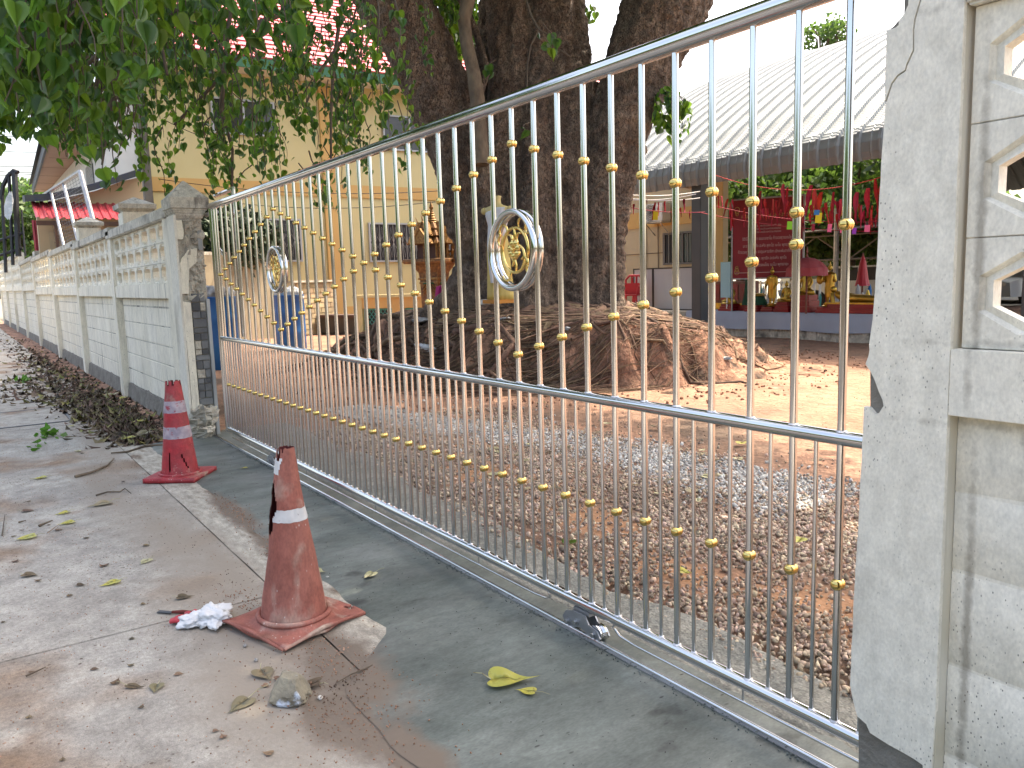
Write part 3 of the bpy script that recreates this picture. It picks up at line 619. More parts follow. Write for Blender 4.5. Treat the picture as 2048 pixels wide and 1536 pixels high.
for i, x in enumerate(LX):
    t = .012*(-7.5-x)+(.25 if i > 4 else 0); zt = 2.08+t
    MB().bbox((x-.12, YF-.03, -.05), (x+.12, YF+.12, zt-.02), .008).build('post', 'cream', lw)
    if i+1 == len(LX): break
    a, b = LX[i+1]+.121, x-.121; tm = .012*(-7.5-(a+b)/2)+(.25 if i >= 4 else 0)
    zb = 1.25+tm*.35
    MB().bbox((a-.24, YF-.045, zt-.105), (b+.24, YF+.10, zt), .01).build('coping', 'weathered', lw)
    MB().bbox((a, YF-.02, zb), (b, YF+.08, zb+.145), .006).build('middle_band', 'cream', lw)
    z0 = zb+.145; ph = (zt-.106-z0)/3
    for k in range(3):
        oct_panel(a, b, z0+k*ph+.003, z0+(k+1)*ph-.003, YF+.005, YF+.085, 7, (b-a)/7*.72, ph*.66, 'lattice_panel', 'cream', lw)
    zz = .19
    while zz < zb-.02:
        z2 = min(zz+.195, zb-.001)
        MB().bbox((a, YF+.045+.006*random.random(), zz+.003), (b, YF+.085, z2-.003), .006).build('plank', 'cream', lw)
        zz = z2
    MB().box((a, YF+.052, .19), (b, YF+.08, zb)).build('mortar', 'weathered', lw)
    V = []; n = 40
    for k in range(n+1):
        q = a+(b-a)*k/n; zz_ = .19+.03*nz2(q, 0, 3)+.015*nz2(q, 0, 12)
        V += [(q, YF+.0+.01*nz2(q, 3, 6), -.05), (q, YF+.03+.008*nz2(q, 1, 7), zz_), (q, YF+.06, zz_+.004)]
    MB().add(V, [(3*k+j, 3*k+3+j, 3*k+4+j, 3*k+1+j) for k in range(n) for j in range(2)]).build('footing', 'greyfoot', lw)
def cap(parent, cx_, cy_, zb, w, d, hh, m='weathered'):
    """stepped pyramid cap: stacked rectangular tiers"""
    mb = MB(); T = [(.0, .82), (.06, .9), (.10, .9), (.105, .96), (.15, 1.0), (.155, 1.06), (.19, 1.06), (.2, 1.18), (.42, 1.2)]
    vs = []
    tiers = [(z*hh/.8, s) for z, s in T]+[(.44*hh/.8, 1.12), (hh, .06)]
    for z, s in tiers:
        vs += [(cx_-w/2*s, cy_-d/2*s, zb+z), (cx_+w/2*s, cy_-d/2*s, zb+z), (cx_+w/2*s, cy_+d/2*s, zb+z), (cx_-w/2*s, cy_+d/2*s, zb+z)]
    n = len(tiers); fs = [(4*i+k, 4*i+(k+1) % 4, 4*i+4+(k+1) % 4, 4*i+4+k) for i in range(n-1) for k in range(4)]+[(4*n-4, 4*n-3, 4*n-2, 4*n-1), (3, 2, 1, 0)]
    return mb.add(vs, fs).build('cap', m, parent)
for x, (px, py) in ((-10.95, (240, 408)), (-15.2, (113, 470))):
    zc = on(px, py, 1, .05)[2]
    c = MB().bbox((x-.17, -.1, 1.2), (x+.17, .24, zc-.19), .008).build('capped_post', 'cream', lw)
    cap(c, x, .07, zc-.2, .36, .36, .2)
MB().bbox((-24.6, -.12, 2.15), (-23.9, .2, 2.42), .01).build('end_block', 'weathered', lw)
# left gate pillar
lp = thing('gate_pillar', 'broken cream gate pillar with pyramid cap, exposed slate tiles and torn render', 'pillar', (-7.6, -.1, 0))
XP = -7.46
MB().bbox((-7.83, -.215, .0), (XP-.022, .0, 1.98), .006).build('core', 'rubble', lp)
MB().box((-7.738, -.235, .12), (XP-.0, -.216, 1.985)).build('plaster_face', 'creamclean', lp)
# torn plaster patches on the +X side (polygons in y,z)
def torn(poly, x0, x1, name, m, par, seed=0, amp=.008, sub=5):
    P = []
    for i in range(len(poly)):
        a, b = poly[i], poly[(i+1) % len(poly)]
        for k in range(sub):
            t = k/sub; q = (a[0]+(b[0]-a[0])*t, a[1]+(b[1]-a[1])*t)
            j = 0 if k == 0 else amp
            P.append((q[0]+j*noise.noise(Vector((q[0]*21, q[1]*21, seed))), q[1]+j*noise.noise(Vector((q[0]*21, q[1]*21, seed+9)))))
    return MB().prism(P, 0, x0, x1).build(name, m, par)
torn([(-.215, .14), (-.15, .16), (-.15, 1.22), (-.215, 1.24)], XP-.021, XP, 'plaster_patch', 'cream', lp, 1)
torn([(-.215, 1.3), (-.16, 1.3), (-.14, 1.52), (-.07, 1.58), (-.06, 1.7), (-.14, 1.68), (-.19, 1.62), (-.215, 1.56)], XP-.021, XP-.001, 'plaster_patch', 'cream', lp, 2)
torn([(-.215, 1.78), (-.17, 1.78), (-.16, 1.86), (-.17, 1.94), (-.215, 1.94)], XP-.021, XP-.001, 'plaster_patch', 'cream', lp, 3)
torn([(-.045, 1.68), (-.012, 1.68), (-.012, 1.86), (-.05, 1.85)], XP-.021, XP-.001, 'plaster_patch', 'marble', lp, 4)
zz = .30; k = 0
while zz < 1.24:
    h = random.choice([.05, .065, .08]); y0 = -.145
    for w in random.choice([(.12,), (.055, .062), (.07, .047)]):
        MB().bbox((XP-.021, y0+.003, zz+.003), (XP-.006+.007*random.random(), min(y0+w, -.022), zz+h-.003), .003).build('slate_tile', 'slate' if random.random() < .78 else 'rubble', lp); y0 += w
    zz += h; k += 1
MB().bbox((XP-.021, -.02, .02), (XP+.006, .012, 1.25), .004).build('marble_strip', 'marble', lp)
rb = MB()
for k in range(26): rb.sphere((XP-.03+.05*random.random(), -.2+.17*random.random(), .02+.24*random.random()), .03+.05*random.random(), 9, 6, (1, 1, .8), jit=.9)
rb.build('rubble_foot', 'rubble', lp, kind='stuff')
rb = MB()
for k in range(60): rb.sphere((XP-.018, -.17+.15*random.random(), 1.26+.7*random.random()), .012+.028*random.random(), 7, 5, (.45, 1, 1.2), jit=1.2)
rb.build('torn_render', 'rubble', lp, kind='stuff')
zc = on(375, 335, 1, -.1)[2]
cap(lp, -7.6, -.1, 1.96, .30, .27, .33)

# right wall and pillar: all fronts at y=-.12, panels set back
rw = thing('wall_bay', 'cream precast wall with slotted openings right of the gate', 'wall', (.6, -.1, 0))
PF = -.12
def xy(px, py, y=PF): p = on(px, py, 1, y); return (p[0], p[2])
def polypx(pts, y=PF, sub=4, amp=.002, seed=0, closed=True):
    P = [xy(*p, y) for p in pts]; o = []
    for i in range(len(P) if closed else len(P)-1):
        a, b = P[i], P[(i+1) % len(P)]; L = math.hypot(a[0]-b[0], a[1]-b[1]); n = max(1, int(L/.03)) if sub else 1
        for k in range(n):
            t = k/n; q = (a[0]+(b[0]-a[0])*t, a[1]+(b[1]-a[1])*t); j = 0 if k == 0 else amp
            o.append((q[0]+j*noise.noise(Vector((q[0]*33, q[1]*33, seed))), q[1]+j*noise.noise(Vector((q[0]*33, q[1]*33, seed+5)))))
    return o
rp = thing('cracked_pillar', 'pale cracked concrete gate post with chipped edge at the right', 'pillar', (-.96, -.1, 0))
XR = -.868
# grey concrete core visible where plaster is gone
core = [(-1.052, .0), (-1.062, .30), (-1.046, .8), (-1.05, .93), (-1.062, .97), (-1.052, 1.03), (-1.055, 1.12), (-1.035, 1.5), (-1.032, 1.86), (-1.0, 1.885), (-.995, 2.2), (XR-.006, 2.2), (XR-.006, 0)]
MB().prism(core, 1, PF+.012, -.045).build('core', 'greyfoot', rp)
crack = [(1843, -60), (1840, 0), (1829, 38), (1826, 60), (1826, 100), (1813, 128), (1810, 140), (1795, 150), (1783, 166), (1770, 205)]
left_piece = [(1770, 203), (1771, 150), (1774, 62), (1792, 55), (1798, 50), (1798, 42), (1810, 26), (1817, 10), (1820, -60)]+crack[:-1]
main = [(1845.5, -60), (1842.5, 0), (1831.5, 38), (1828.5, 60), (1828.5, 101), (1815.5, 129.5), (1812, 142), (1796.5, 152.5), (1785, 168), (1771, 210),
        (1762, 330), (1754, 520), (1745, 640), (1738, 690), (1739, 700), (1737, 712), (1731, 728), (1742, 745), (1750, 762), (1757, 782), (1765, 800), (1767, 812), (1758, 826), (1750, 829), (1738, 815), (1728, 813),
        (1719, 1000), (1708, 1190), (1700, 1370), (1706, 1400), (1714, 1432), (1732, 1448), (1740, 1466), (1778, 1490), (1828, 1518), (1845, 1530), (1849, 1560)]
def wall_prism(P, name, m, par, a=PF, b=PF+.0125): return MB().prism(P, 1, a, b).build(name, m, par)
def ngon_tri(P, a, b, name, m, par):
    bm = bmesh.new(); vs = [bm.verts.new((p[0], a, p[1])) for p in P]; f = bm.faces.new(vs)
    r = bmesh.ops.extrude_face_region(bm, geom=[f]); bmesh.ops.translate(bm, verts=[e for e in r['geom'] if isinstance(e, bmesh.types.BMVert)], vec=(0, b-a, 0))
    bmesh.ops.recalc_face_normals(bm, faces=bm.faces[:]); bmesh.ops.triangulate(bm, faces=[g for g in bm.faces if len(g.verts) > 4], ngon_method='EAR_CLIP'); bm.verts.index_update()
    mb = MB(); mb.add([v.co for v in bm.verts], [[v.index for v in f.verts] for f in bm.faces]); bm.free(); return mb.build(name, m, par)
Pm = polypx(main, seed=2, closed=False)+[xy(1849, 1560)]+[(XR-.004, xy(1849, 1560)[1]), (XR, .35), (XR, 2.2)]
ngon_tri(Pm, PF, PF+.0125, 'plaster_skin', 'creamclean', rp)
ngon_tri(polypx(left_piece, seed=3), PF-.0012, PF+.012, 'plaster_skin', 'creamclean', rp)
MB().box((XR-.0055, PF+.006, .15), (XR, -.036, 2.2)).build('reveal', 'creamyellow', rp)
# bay
ZB0, ZB1 = 1.03, 1.172
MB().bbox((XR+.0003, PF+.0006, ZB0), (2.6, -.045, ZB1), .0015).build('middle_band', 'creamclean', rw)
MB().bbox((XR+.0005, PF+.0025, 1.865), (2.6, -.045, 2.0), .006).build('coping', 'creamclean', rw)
ph = (1.864-1.173)/3
for k in range(3):
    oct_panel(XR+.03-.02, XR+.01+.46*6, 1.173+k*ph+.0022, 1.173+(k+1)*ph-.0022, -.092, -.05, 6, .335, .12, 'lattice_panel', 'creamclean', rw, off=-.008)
zz = .02
for z0, z1 in ((-.02, .235), (.235, .455), (.455, .675), (.675, .855), (.855, 1.029)):
    V = []; n = 60; a, b = XR+.001, 2.6; 
    for k in range(n+1):
        q = a+(b-a)*k/n; w = .004*nz2(q, z0, 9)
        V += [(q, -.0715, z0+.001+w), (q, -.0745+.0012*nz2(q, z0, 30), z0+.006+w), (q, -.0748+.0012*nz2(q, z1, 25), (z0+z1)/2), (q, -.0745+.0015*nz2(q, z1, 30), z1-.006+w), (q, -.0715, z1-.001+w)]
    MB().add(V, [(5*k+j, 5*k+5+j, 5*k+6+j, 5*k+1+j) for k in range(n) for j in range(4)]).build('plank', 'creamclean', rw, smooth=True)
MB().box((XR+.0015, -.0732, .0), (2.6, -.05, ZB0)).build('mortar', 'creamclean', rw)
MB().bbox((2.6, -.14, 0), (2.85, .02, 2.1), .008).build('post', 'creamclean', rw)

# =====================================================================================
# THE BODHI TREE
# =====================================================================================
tree = thing('bodhi_tree', 'huge old bodhi tree with fluted dark trunk on a mound of bare roots', 'tree', (-10, 5.6, .9))
LIMBS = [
 [(930, 650, 12.1, 62), (936, 600, 12.15, 52), (958, 540, 12.2, 44), (955, 470, 12.2, 50), (945, 400, 12.2, 56), (925, 310, 12.1, 66), (893, 220, 12., 66), (845, 110, 11.8, 66), (785, 0, 11.6, 72), (700, -130, 11.3, 64), (590, -300, 10.9, 54)],
 [(960, 520, 12.1, 24), (925, 470, 12., 23), (900, 425, 12., 20), (893, 402, 12., 15)],
 [(955, 540, 12, 24), (920, 580, 11.9, 22), (885, 612, 11.8, 22), (850, 640, 11.8, 16)],
 [(990, 660, 11.9, 38), (983, 560, 11.9, 29), (980, 450, 11.9, 29), (995, 300, 12.1, 33), (1012, 150, 12.3, 34), (1005, 0, 12.4, 34), (985, -200, 12.5, 34)],
 [(1020, 660, 11.7, 22), (1024, 500, 11.75, 18), (1030, 300, 12.0, 18), (1035, 100, 12.2, 24), (1030, -100, 12.3, 22)],
 [(1065, 660, 11.5, 33), (1062, 540, 11.6, 26), (1062, 420, 11.65, 26), (1068, 280, 11.9, 27), (1076, 140, 12.15, 27), (1082, 0, 12.25, 26), (1090, -200, 12.4, 24)],
 [(1112, 660, 11.7, 28), (1111, 520, 11.75, 22), (1108, 400, 11.85, 23), (1112, 250, 12.0, 24), (1122, 120, 12.2, 28), (1120, -20, 12.3, 28), (1110, -200, 12.5, 26)],
 [(1148, 650, 11.8, 34), (1152, 520, 11.8, 27), (1150, 400, 11.9, 29), (1150, 260, 12.1, 33), (1152, 140, 12.3, 33), (1140, 40, 12.5, 33), (1120, -120, 12.8, 30)],
 [(1190, 655, 11.8, 36), (1196, 540, 11.8, 30), (1200, 430, 11.9, 44), (1215, 340, 12, 56), (1247, 230, 12, 62), (1285, 120, 12, 74), (1335, 0, 12, 84), (1420, -180, 12, 76), (1500, -380, 12, 60)],
 [(1222, 660, 11.65, 34), (1226, 560, 11.7, 20), (1236, 460, 11.75, 16), (1252, 370, 11.8, 16), (1275, 290, 11.9, 22)],
 [(1085, 660, 11.45, 16), (1088, 600, 11.5, 12), (1090, 450, 11.6, 10), (1092, 300, 11.8, 8)],
 [(980, 640, 13., 70), (985, 400, 13., 65), (975, 250, 13., 45), (975, 160, 12.9, 34), (985, 30, 13, 26), (990, -80, 13, 24)],
 [(1060, 640, 13.1, 84), (1070, 350, 13.2, 84), (1075, 150, 13.3, 78), (1075, -50, 13.4, 60)],
 [(1160, 640, 12.9, 64), (1165, 400, 12.9, 66), (1172, 260, 12.9, 50), (1186, 175, 12.9, 30)],
 [(960, 330, 11.8, 30), (975, 420, 11.8, 26), (1010, 520, 11.8, 24), (1030, 640, 11.7, 26)],
]
mb = MB()
for L in LIMBS:
    P = []; Rr = []
    for i in range(len(L)-1):
        for k in range(4):
            t = k/4; q = [L[i][j]+(L[i+1][j]-L[i][j])*t for j in range(4)]; P.append(atz(q[0], q[1], q[2])); Rr.append(q[3]*q[2]/F)
    q = L[-1]; P.append(atz(q[0], q[1], q[2])); Rr.append(q[3]*q[2]/F)
    if L[0][1] > 600:
        for k in range(3): Rr[k] *= (1.28, 1.12, 1.04)[k]
    mb.tube(P, Rr, 22)
a0 = atz(*LIMBS[0][-1][:3]); e0 = atz(*LIMBS[8][-1][:3]); b0 = atz(*LIMBS[3][-1][:3]); d0 = atz(*LIMBS[7][-1][:3])
CR = [  # crown limbs above the frame
 [a0, (-10.5, 1.2, 7.6), (-9.6, -1.0, 7.4), (-8.8, -3.2, 6.8)], [a0, (-13, 2.2, 8.2), (-15.5, 1.0, 8.3), (-18, .2, 8.0)],
 [b0, (-11.4, 5.0, 9.5), (-11.8, 3.0, 11)], [d0, (-9.6, 5.6, 9.8), (-7.5, 3.2, 10.2), (-5.0, 1.5, 9.6), (-2.2, 0.4, 8.6)],
 [e0, (-6.2, 7.6, 10), (-4.0, 6.0, 10.4), (-1.6, 4.6, 9.6)], [a0, (-11.8, 3.0, 8.0), (-7.2, .3, 9.2), (-4.4, -1.8, 8.6)]]
for L in CR:
    P = [Vector([float(z) for z in p]) for p in L]; Q = []
    for i in range(len(P)-1):
        for k in range(5): Q.append(P[i].lerp(P[i+1], k/5)+Vector((noise.noise(P[i]*2+Vector((k, 0, 0))), noise.noise(P[i]*2+Vector((0, k, 0))), 0))*.12)
    Q.append(P[-1]); mb.tube(Q, [.36*(1-.82*i/(len(Q)-1)) for i in range(len(Q))], 14)
tk = mb.build('trunk', 'bark', tree, smooth=True)
md = tk.modifiers.new('r', 'REMESH'); md.mode = 'VOXEL'; md.voxel_size = .034; md.use_smooth_shade = True
for nm, ty, sc, st in (('a', 'CLOUDS', .5, .10), ('b', 'VORONOI', .09, .05), ('c', 'CLOUDS', .11, .06)):
    tx = bpy.data.textures.new('bark_'+nm, ty); tx.noise_scale = sc
    dm = tk.modifiers.new(nm, 'DISPLACE'); dm.texture = tx; dm.strength = st; dm.texture_coords = 'LOCAL'; dm.mid_level = .5
def pxtube(L, name, m, par, n=8, wob=0):
    P = [atz(q[0]+wob*noise.noise(Vector((i*1.3, q[0]*.01, 0))), q[1], q[2]) for i, q in enumerate(L)]
    return MB().tube(P, [q[3]*q[2]/F for q in L], n).build(name, m, par, smooth=True)
pxtube([(962, 330, 11.4, 17), (958, 260, 11.4, 16), (955, 200, 11.4, 15), (948, 150, 11.4, 14), (934, 90, 11.4, 13), (928, 40, 11.4, 13), (938, -10, 11.4, 15), (965, -60, 11.4, 14), (985, -140, 11.4, 12)], 'branch', 'barkpale', tree, 12)
pxtube([(955, 200, 11.5, 9), (975, 140, 11.6, 7), (950, 60, 11.9, 8), (915, -20, 12, 9)], 'branch', 'bark', tree)
# roots
def root_path(a, r0, r1, seg=16, wv=.25, seed=0.):
    P = []; aa = a
    for i in range(seg):
        r = r0+(r1-r0)*i/(seg-1); aa += wv*.22*noise.noise(Vector((seed, i*.33, 1.7)))
        P.append([MC[0]+r*math.cos(aa), MC[1]+r*math.sin(aa)])
    return P
front = math.atan2(-1.9, 2.3)
for k in range(210):
    a = front+random.gauss(0, 1.05) if k < 175 else random.uniform(0, 2*PI)
    rr = random.choice([.02, .028, .035, .05, .07]); r0 = random.uniform(.7, 1.9); P = root_path(a, r0, r0+random.uniform(.7, 2.0), wv=1.2, seed=k*3.1)
    MB().tube([(p[0], p[1], mound_h(*p)+rr*(.2+.5*abs(noise.noise(Vector((k, i*.5, 0)))))) for i, p in enumerate(P)], [rr*(1-.75*i/15) for i in range(16)], 7).build('root', 'root', tree, smooth=True)
for k in range(26):                                                   # long roots running down the left tail
    a = math.atan2(-.55, -1)+random.gauss(0, .28); rr = random.uniform(.03, .07); P = root_path(a, random.uniform(.8, 1.6), random.uniform(3, 4.6), 22, .6, seed=k*5.7)
    MB().tube([(p[0], p[1], max(0, mound_h(*p))+rr*.5) for p in P], [rr*(1-.7*i/21) for i in range(22)], 7).build('root', 'root', tree, smooth=True)
def fine(n, spread, rlo, rhi, m, dr, off):
    mb = MB()
    for k in range(n):
        a = front+random.gauss(off, spread); r0 = random.uniform(1.0, 2.9); P = root_path(a, r0, r0+random.uniform(.2, dr), 9, 2.6, seed=k*2.3+off)
        r = random.uniform(rlo, rhi); lift = random.choice([0, 0, .02, .05])
        mb.tube([(p[0], p[1], mound_h(*p)+.006+lift*math.sin(PI*i/8)) for i, p in enumerate(P)], [r*(1-.6*i/8) for i in range(9)], 4, cap=False)
    return mb
fine(750, .95, .004, .013, 'root', .8, -.2).build('fine_roots', 'root', tree, kind='stuff')
fine(950, .5, .003, .008, 'rootpale', .7, .5).build('fine_roots', 'rootpale', tree, kind='stuff')
# stones and clods on the mound
P = []
while len(P) < 2600:
    a = rs.uniform(0, 2*PI); r = rs.uniform(.9, 4.6); x, y = MC[0]+r*math.cos(a), MC[1]+r*math.sin(a); P.append((x, y, ground_z(x, y)+.004))
P = np.array(P); s = rs.uniform(.008, .03, len(P)); scatter('earth_clods', ICO, ICF, P, rotm(len(P)), np.stack([s, s*.8, s*.6], -1), 'moundsoil', kind='stuff')

# foliage ------------------------------------------------------------------
EDGE = [(-100, 300), (0, 288), (60, 270), (110, 285), (125, 345), (200, 372), (255, 402), (300, 425), (345, 420), (370, 320), (400, 330), (425, 425), (470, 420), (500, 385), (560, 360), (600, 350), (625, 400), (655, 432), (700, 425), (712, 350), (760, 330), (800, 345), (840, 330), (852, 250), (862, 60), (900, -60)]
def edge(px):
    for (a, ya), (b, yb) in zip(EDGE, EDGE[1:]):
        if a <= px <= b: return ya+(yb-ya)*(px-a)/(b-a)
    return -50
def limb_left(py): return np.interp(py, [-200, 0, 110, 220, 310, 420], [640, 705, 775, 835, 860, 890])
leafP, leafR, leafS, twigs = [], [], [], MB()
def strand(px, pyb, Z, L, step=.062, size=.095, sway=.12):
    """one drooping shoot: leaves alternate down a twig that ends at pixel (px,pyb)"""
    end = atz(px, pyb, Z); n = max(2, int(L/step)); sd = random.random()*100
    P = []
    for i in range(n+1):
        t = i/n; u = 1-t
        P.append(Vector((end[0]+sway*u*2.2*noise.noise(Vector((sd, t*1.5, 0)))+.35*u*u*(noise.noise(Vector((sd, 5, 0)))), end[1]+sway*u*2.2*noise.noise(Vector((sd, t*1.5, 9)))+.5*u*u*noise.noise(Vector((sd, 8, 0))), end[2]+L*u)))
    twigs.tube(P, [.0065*(1-.7*i/n)+.0008 for i in range(n+1)], 4, cap=False)
    for i in range(1, n+1):
        for _ in range(2 if random.random() < .55 else 1):
            yaw = random.uniform(0, 2*PI); st = random.uniform(.03, .07)
            p = P[i]+Vector((math.cos(yaw)*st, math.sin(yaw)*st, -st*.4))
            tilt = random.gauss(.25, .3)
            Rm = (Matrix.Rotation(yaw+PI/2, 3, 'Z') @ Matrix.Rotation(tilt, 3, 'X') @ Matrix.Rotation(random.gauss(0, .35), 3, 'Y'))
            leafP.append(p); leafR.append(np.array(Rm)); leafS.append(size*random.choice([.5, .7, .85, 1., 1.1, 1.25]))
N_ST = 380; k = 0
while k < N_ST:
    px = random.uniform(-90, 858); e = edge(px); u = random.random()
    left = px < 330
    pyb = e*(u**(.62 if left else .8)) + random.uniform(-10, 6)
    if px > 600 and pyb < e-60 and random.random() < .30: continue
    if px > limb_left(pyb)-8 and random.random() < .9: continue
    if px > 150 and nz2(px*.012, pyb*.012, 1., 3) > .0 and random.random() < .75: continue
    Z = random.uniform(4.3, 7.6) if px < 260 else random.uniform(6.2, 10.4)
    strand(px, pyb, Z, random.uniform(.35, 1.15), size=.074 if px > 260 else .078); k += 1
# strands above the frame edge fill the top
for k in range(60):
    px = random.uniform(-90, 700); strand(px, random.uniform(-10, 120), random.uniform(4.5, 9.5), random.uniform(.4, 1.2))
for k in range(44):
    px = random.uniform(-90, 300); strand(px, random.uniform(40, 240), random.uniform(3.6, 5.2), random.uniform(.4, .9), size=.09)
# behind the left limb, the clump right of the trunk, single shoots in front of it
for k in range(70): strand(random.uniform(835, 955), random.uniform(20, 130), random.uniform(13.5, 17), random.uniform(.5, 1.2), size=.13)
for k in range(13):
    a = random.uniform(0, 2*PI); strand(1345+38*math.cos(a)*random.random(), 250+44*math.sin(a)*random.random(), random.uniform(11.2, 11.8), .4, size=.13, sway=.1)
for px, py, Z, L in ((1110, 95, 10.2, .3), (1088, 80, 10.3, .25), (1046, 258, 10.3, .12), (975, 140, 10.4, .14), (908, 28, 11.3, .1), (1170, 40, 13, .3), (1190, 20, 13, .2), (1185, 50, 13.5, .35)): strand(px, py, Z, L, step=.09, size=.12, sway=.05)
for L in ([(1040, -40, 10.3, 2), (1062, 30, 10.3, 2), (1078, 60, 10.3, 2), (1100, 72, 10.3, 1.5), (1112, 85, 10.3, 1)], [(1078, 60, 10.3, 1.8), (1062, 90, 10.3, 1.5), (1055, 130, 10.3, 1.5), (1053, 220, 10.3, 1.2)], [(1105, 90, 10.3, 1.4), (1128, 106, 10.3, 1.4), (1142, 114, 10.3, .8)]):
    pxtube(L, 'twig', 'twig', tree, 6)
BR = [[(345, -60, 6.6, 9), (300, 20, 6.6, 10), (272, 70, 6.6, 11), (245, 140, 6.6, 10), (225, 200, 6.6, 8), (212, 250, 6.6, 6), (200, 300, 6.6, 3)],
 [(300, -20, 6, 4), (318, 60, 6, 4), (328, 110, 6, 3.4), (335, 150, 6, 3)], [(120, -20, 5, 4), (112, 90, 5, 4), (100, 150, 5, 3.4), (60, 190, 5, 3), (20, 200, 5, 2)],
 [(470, -20, 7.4, 5), (455, 100, 7.4, 4.5), (449, 220, 7.4, 4), (462, 300, 7.4, 3), (463, 400, 7.4, 2)], [(560, -20, 8, 5), (500, 90, 8, 4), (430, 170, 8, 3.5), (350, 250, 8, 3)],
 [(690, -20, 8.5, 4), (672, 120, 8.5, 4), (665, 230, 8.5, 3.2), (664, 330, 8.5, 2.2)], [(700, 60, 9, 4), (640, 150, 9, 3), (600, 230, 9, 2)], [(250, 60, 6.2, 4), (230, 160, 6.2, 3.4), (220, 240, 6.2, 3), (205, 330, 6.2, 2)],
 [(420, -30, 6.8, 7), (330, 40, 6.7, 6), (200, 110, 6.6, 5), (90, 200, 6.5, 4)], [(640, -40, 8.4, 6), (560, 30, 8.2, 5), (480, 60, 8, 4), (400, 130, 7.8, 4)]]
for L in BR: pxtube(L, 'branch', 'twig' if L[0][3] < 8 else 'barkpale', tree, 8, wob=12)
for k in range(40):
    x = 205+random.gauss(35, 30); y = random.uniform(20, 200); l = random.uniform(60, 150); Z = random.uniform(6, 6.9)
    twigs.tube([atz(x, y, Z), atz(x-8+random.gauss(0, 6), y+l*.5, Z), atz(x-22+random.gauss(0, 12), y+l, Z)], [.006, .005, .003], 4, cap=False)
leafP = np.array([tuple(p) for p in leafP]); leafR = np.array(leafR); leafS = np.array(leafS)
pj = proj(leafP); vis = (pj[:, 0] > 0) & (pj[:, 0] < 2048) & (pj[:, 1] > 0) & (pj[:, 2] > 0)
size = np.where(vis, leafS/pj[:, 2], 0)
big = set(np.argsort(-size)[:290].tolist())
me = None
for i in big:
    if me is None:
        o = MB().add(LV, LF).build('leaf', 'leaf', smooth=True); me = o.data; me2 = me.copy(); me2.materials[0] = M['leaf2']; o.parent = tree
    else: o = bpy.data.objects.new('leaf', me if i % 3 else me2); COL.objects.link(o); o.parent = tree
    o.matrix_local = Matrix.Translation(Vector(leafP[i].tolist())-tree.location) @ Matrix(leafR[i].tolist()).to_4x4() @ Matrix.Scale(float(leafS[i]), 4)
rest = np.array([i for i in range(len(leafP)) if i not in big])
h = len(rest)//2; rs.shuffle(rest)
scatter('foliage', LV, LF, leafP[rest[:h]], leafR[rest[:h]], leafS[rest[:h]], 'leafbright', tree, True, kind='stuff')
scatter('foliage', LV, LF, leafP[rest[h:]], leafR[rest[h:]], leafS[rest[h:]], 'leaf2', tree, True, kind='stuff')
twigs.build('twigs', 'twig', tree, kind='stuff')
# the crown overhead (above the frame), thinned by noise so that sun comes through in flecks
n = 150000; u = rs.normal(size=(n, 3)); u /= np.linalg.norm(u, axis=1)[:, None]; r = rs.rand(n)**(1/2.2)
CP = np.array((-8.6, 4.3, 8.9))+u*r[:, None]*np.array((10.8, 5.8, 2.2))
pc = proj(CP); inside = (pc[:, 2] > .3) & (pc[:, 0] > -150) & (pc[:, 0] < 2200) & (pc[:, 1] > -60) & (pc[:, 1] < 1600)
keep = ~inside & (CP[:, 2] > 4.4) & ~((CP[:, 0] > -9.2) & (CP[:, 1] > 7.6))
CP = CP[keep]
nv = np.array([noise.noise(Vector((p[0]*.55, p[1]*.55, p[2]*.8))) for p in CP]); CP = CP[nv > -.16]
CP = CP[:52000]; n = len(CP)
scatter('foliage', LV4, LF4, CP, rotm(n), rs.uniform(.17, .3, n), 'leaf', tree, kind='stuff')

# =====================================================================================
# BUILDINGS AND BACKGROUND, LEFT
# =====================================================================================
def quad(P): return MB().add(P, [(0, 1, 2, 3)])
def windowx(par, X, y0, y1, z0, z1, nsp, glass='glassdark', grl=True, sub='window'):
    """window in a wall facing +X"""
    w = MB().box((X+.004, y0, z0), (X+.03, y1, z1)).build(sub, glass, par)
    f = MB(); t = .05
    for a, b, c, d in ((y0-t, y0, z0-t, z1+t), (y1, y1+t, z0-t, z1+t), (y0, y1, z0-t, z0), (y0, y1, z1, z1+t)): f.box((X+.004, a, c), (X+.07, b, d))
    for k in range(1, nsp): q = y0+(y1-y0)*k/nsp; f.box((X+.031, q-.025, z0), (X+.066, q+.025, z1))
    f.build('frame', 'frame', w)
    if grl:
        g = MB(); n = max(3, int((y1-y0)/.16))
        for k in range(n+1): q = y0+(y1-y0)*k/n; g.tube([(X+.05, q, z0), (X+.05, q, z1)], .008, 4)
        for k in range(n):
            a = y0+(y1-y0)*k/n; b = y0+(y1-y0)*(k+1)/n; m_ = (a+b)/2; zc_ = (z0+z1)/2
            for s_ in (.16, .42): g.tube([(X+.052, a, zc_), (X+.052, m_, zc_+s_*(z1-z0)), (X+.052, b, zc_), (X+.052, m_, zc_-s_*(z1-z0)), (X+.052, a, zc_)], .006, 4)
        g.build('grille', 'grille', w)
    return w
yb = thing('school_building', 'two storey pale yellow building with ochre band, pink tiled roof and green fascia', 'building', (-24, 9, 0))
MB().box((-34, 2.6, -.1), (-24, 20, 7.5)).build('wall', 'yellowwall', yb)
MB().box((-23.998, 2.58, 4.02), (-23.96, 20, 4.4)).build('ochre_band', 'orange', yb)
MB().box((-23.998, 2.58, .0), (-23.975, 20, .62)).build('ochre_base', 'orange', yb)
for y in (7.75, 14.6): MB().box((-23.998, y, .0), (-23.92, y+.42, 7.3)).build('pilaster', 'orange', yb)
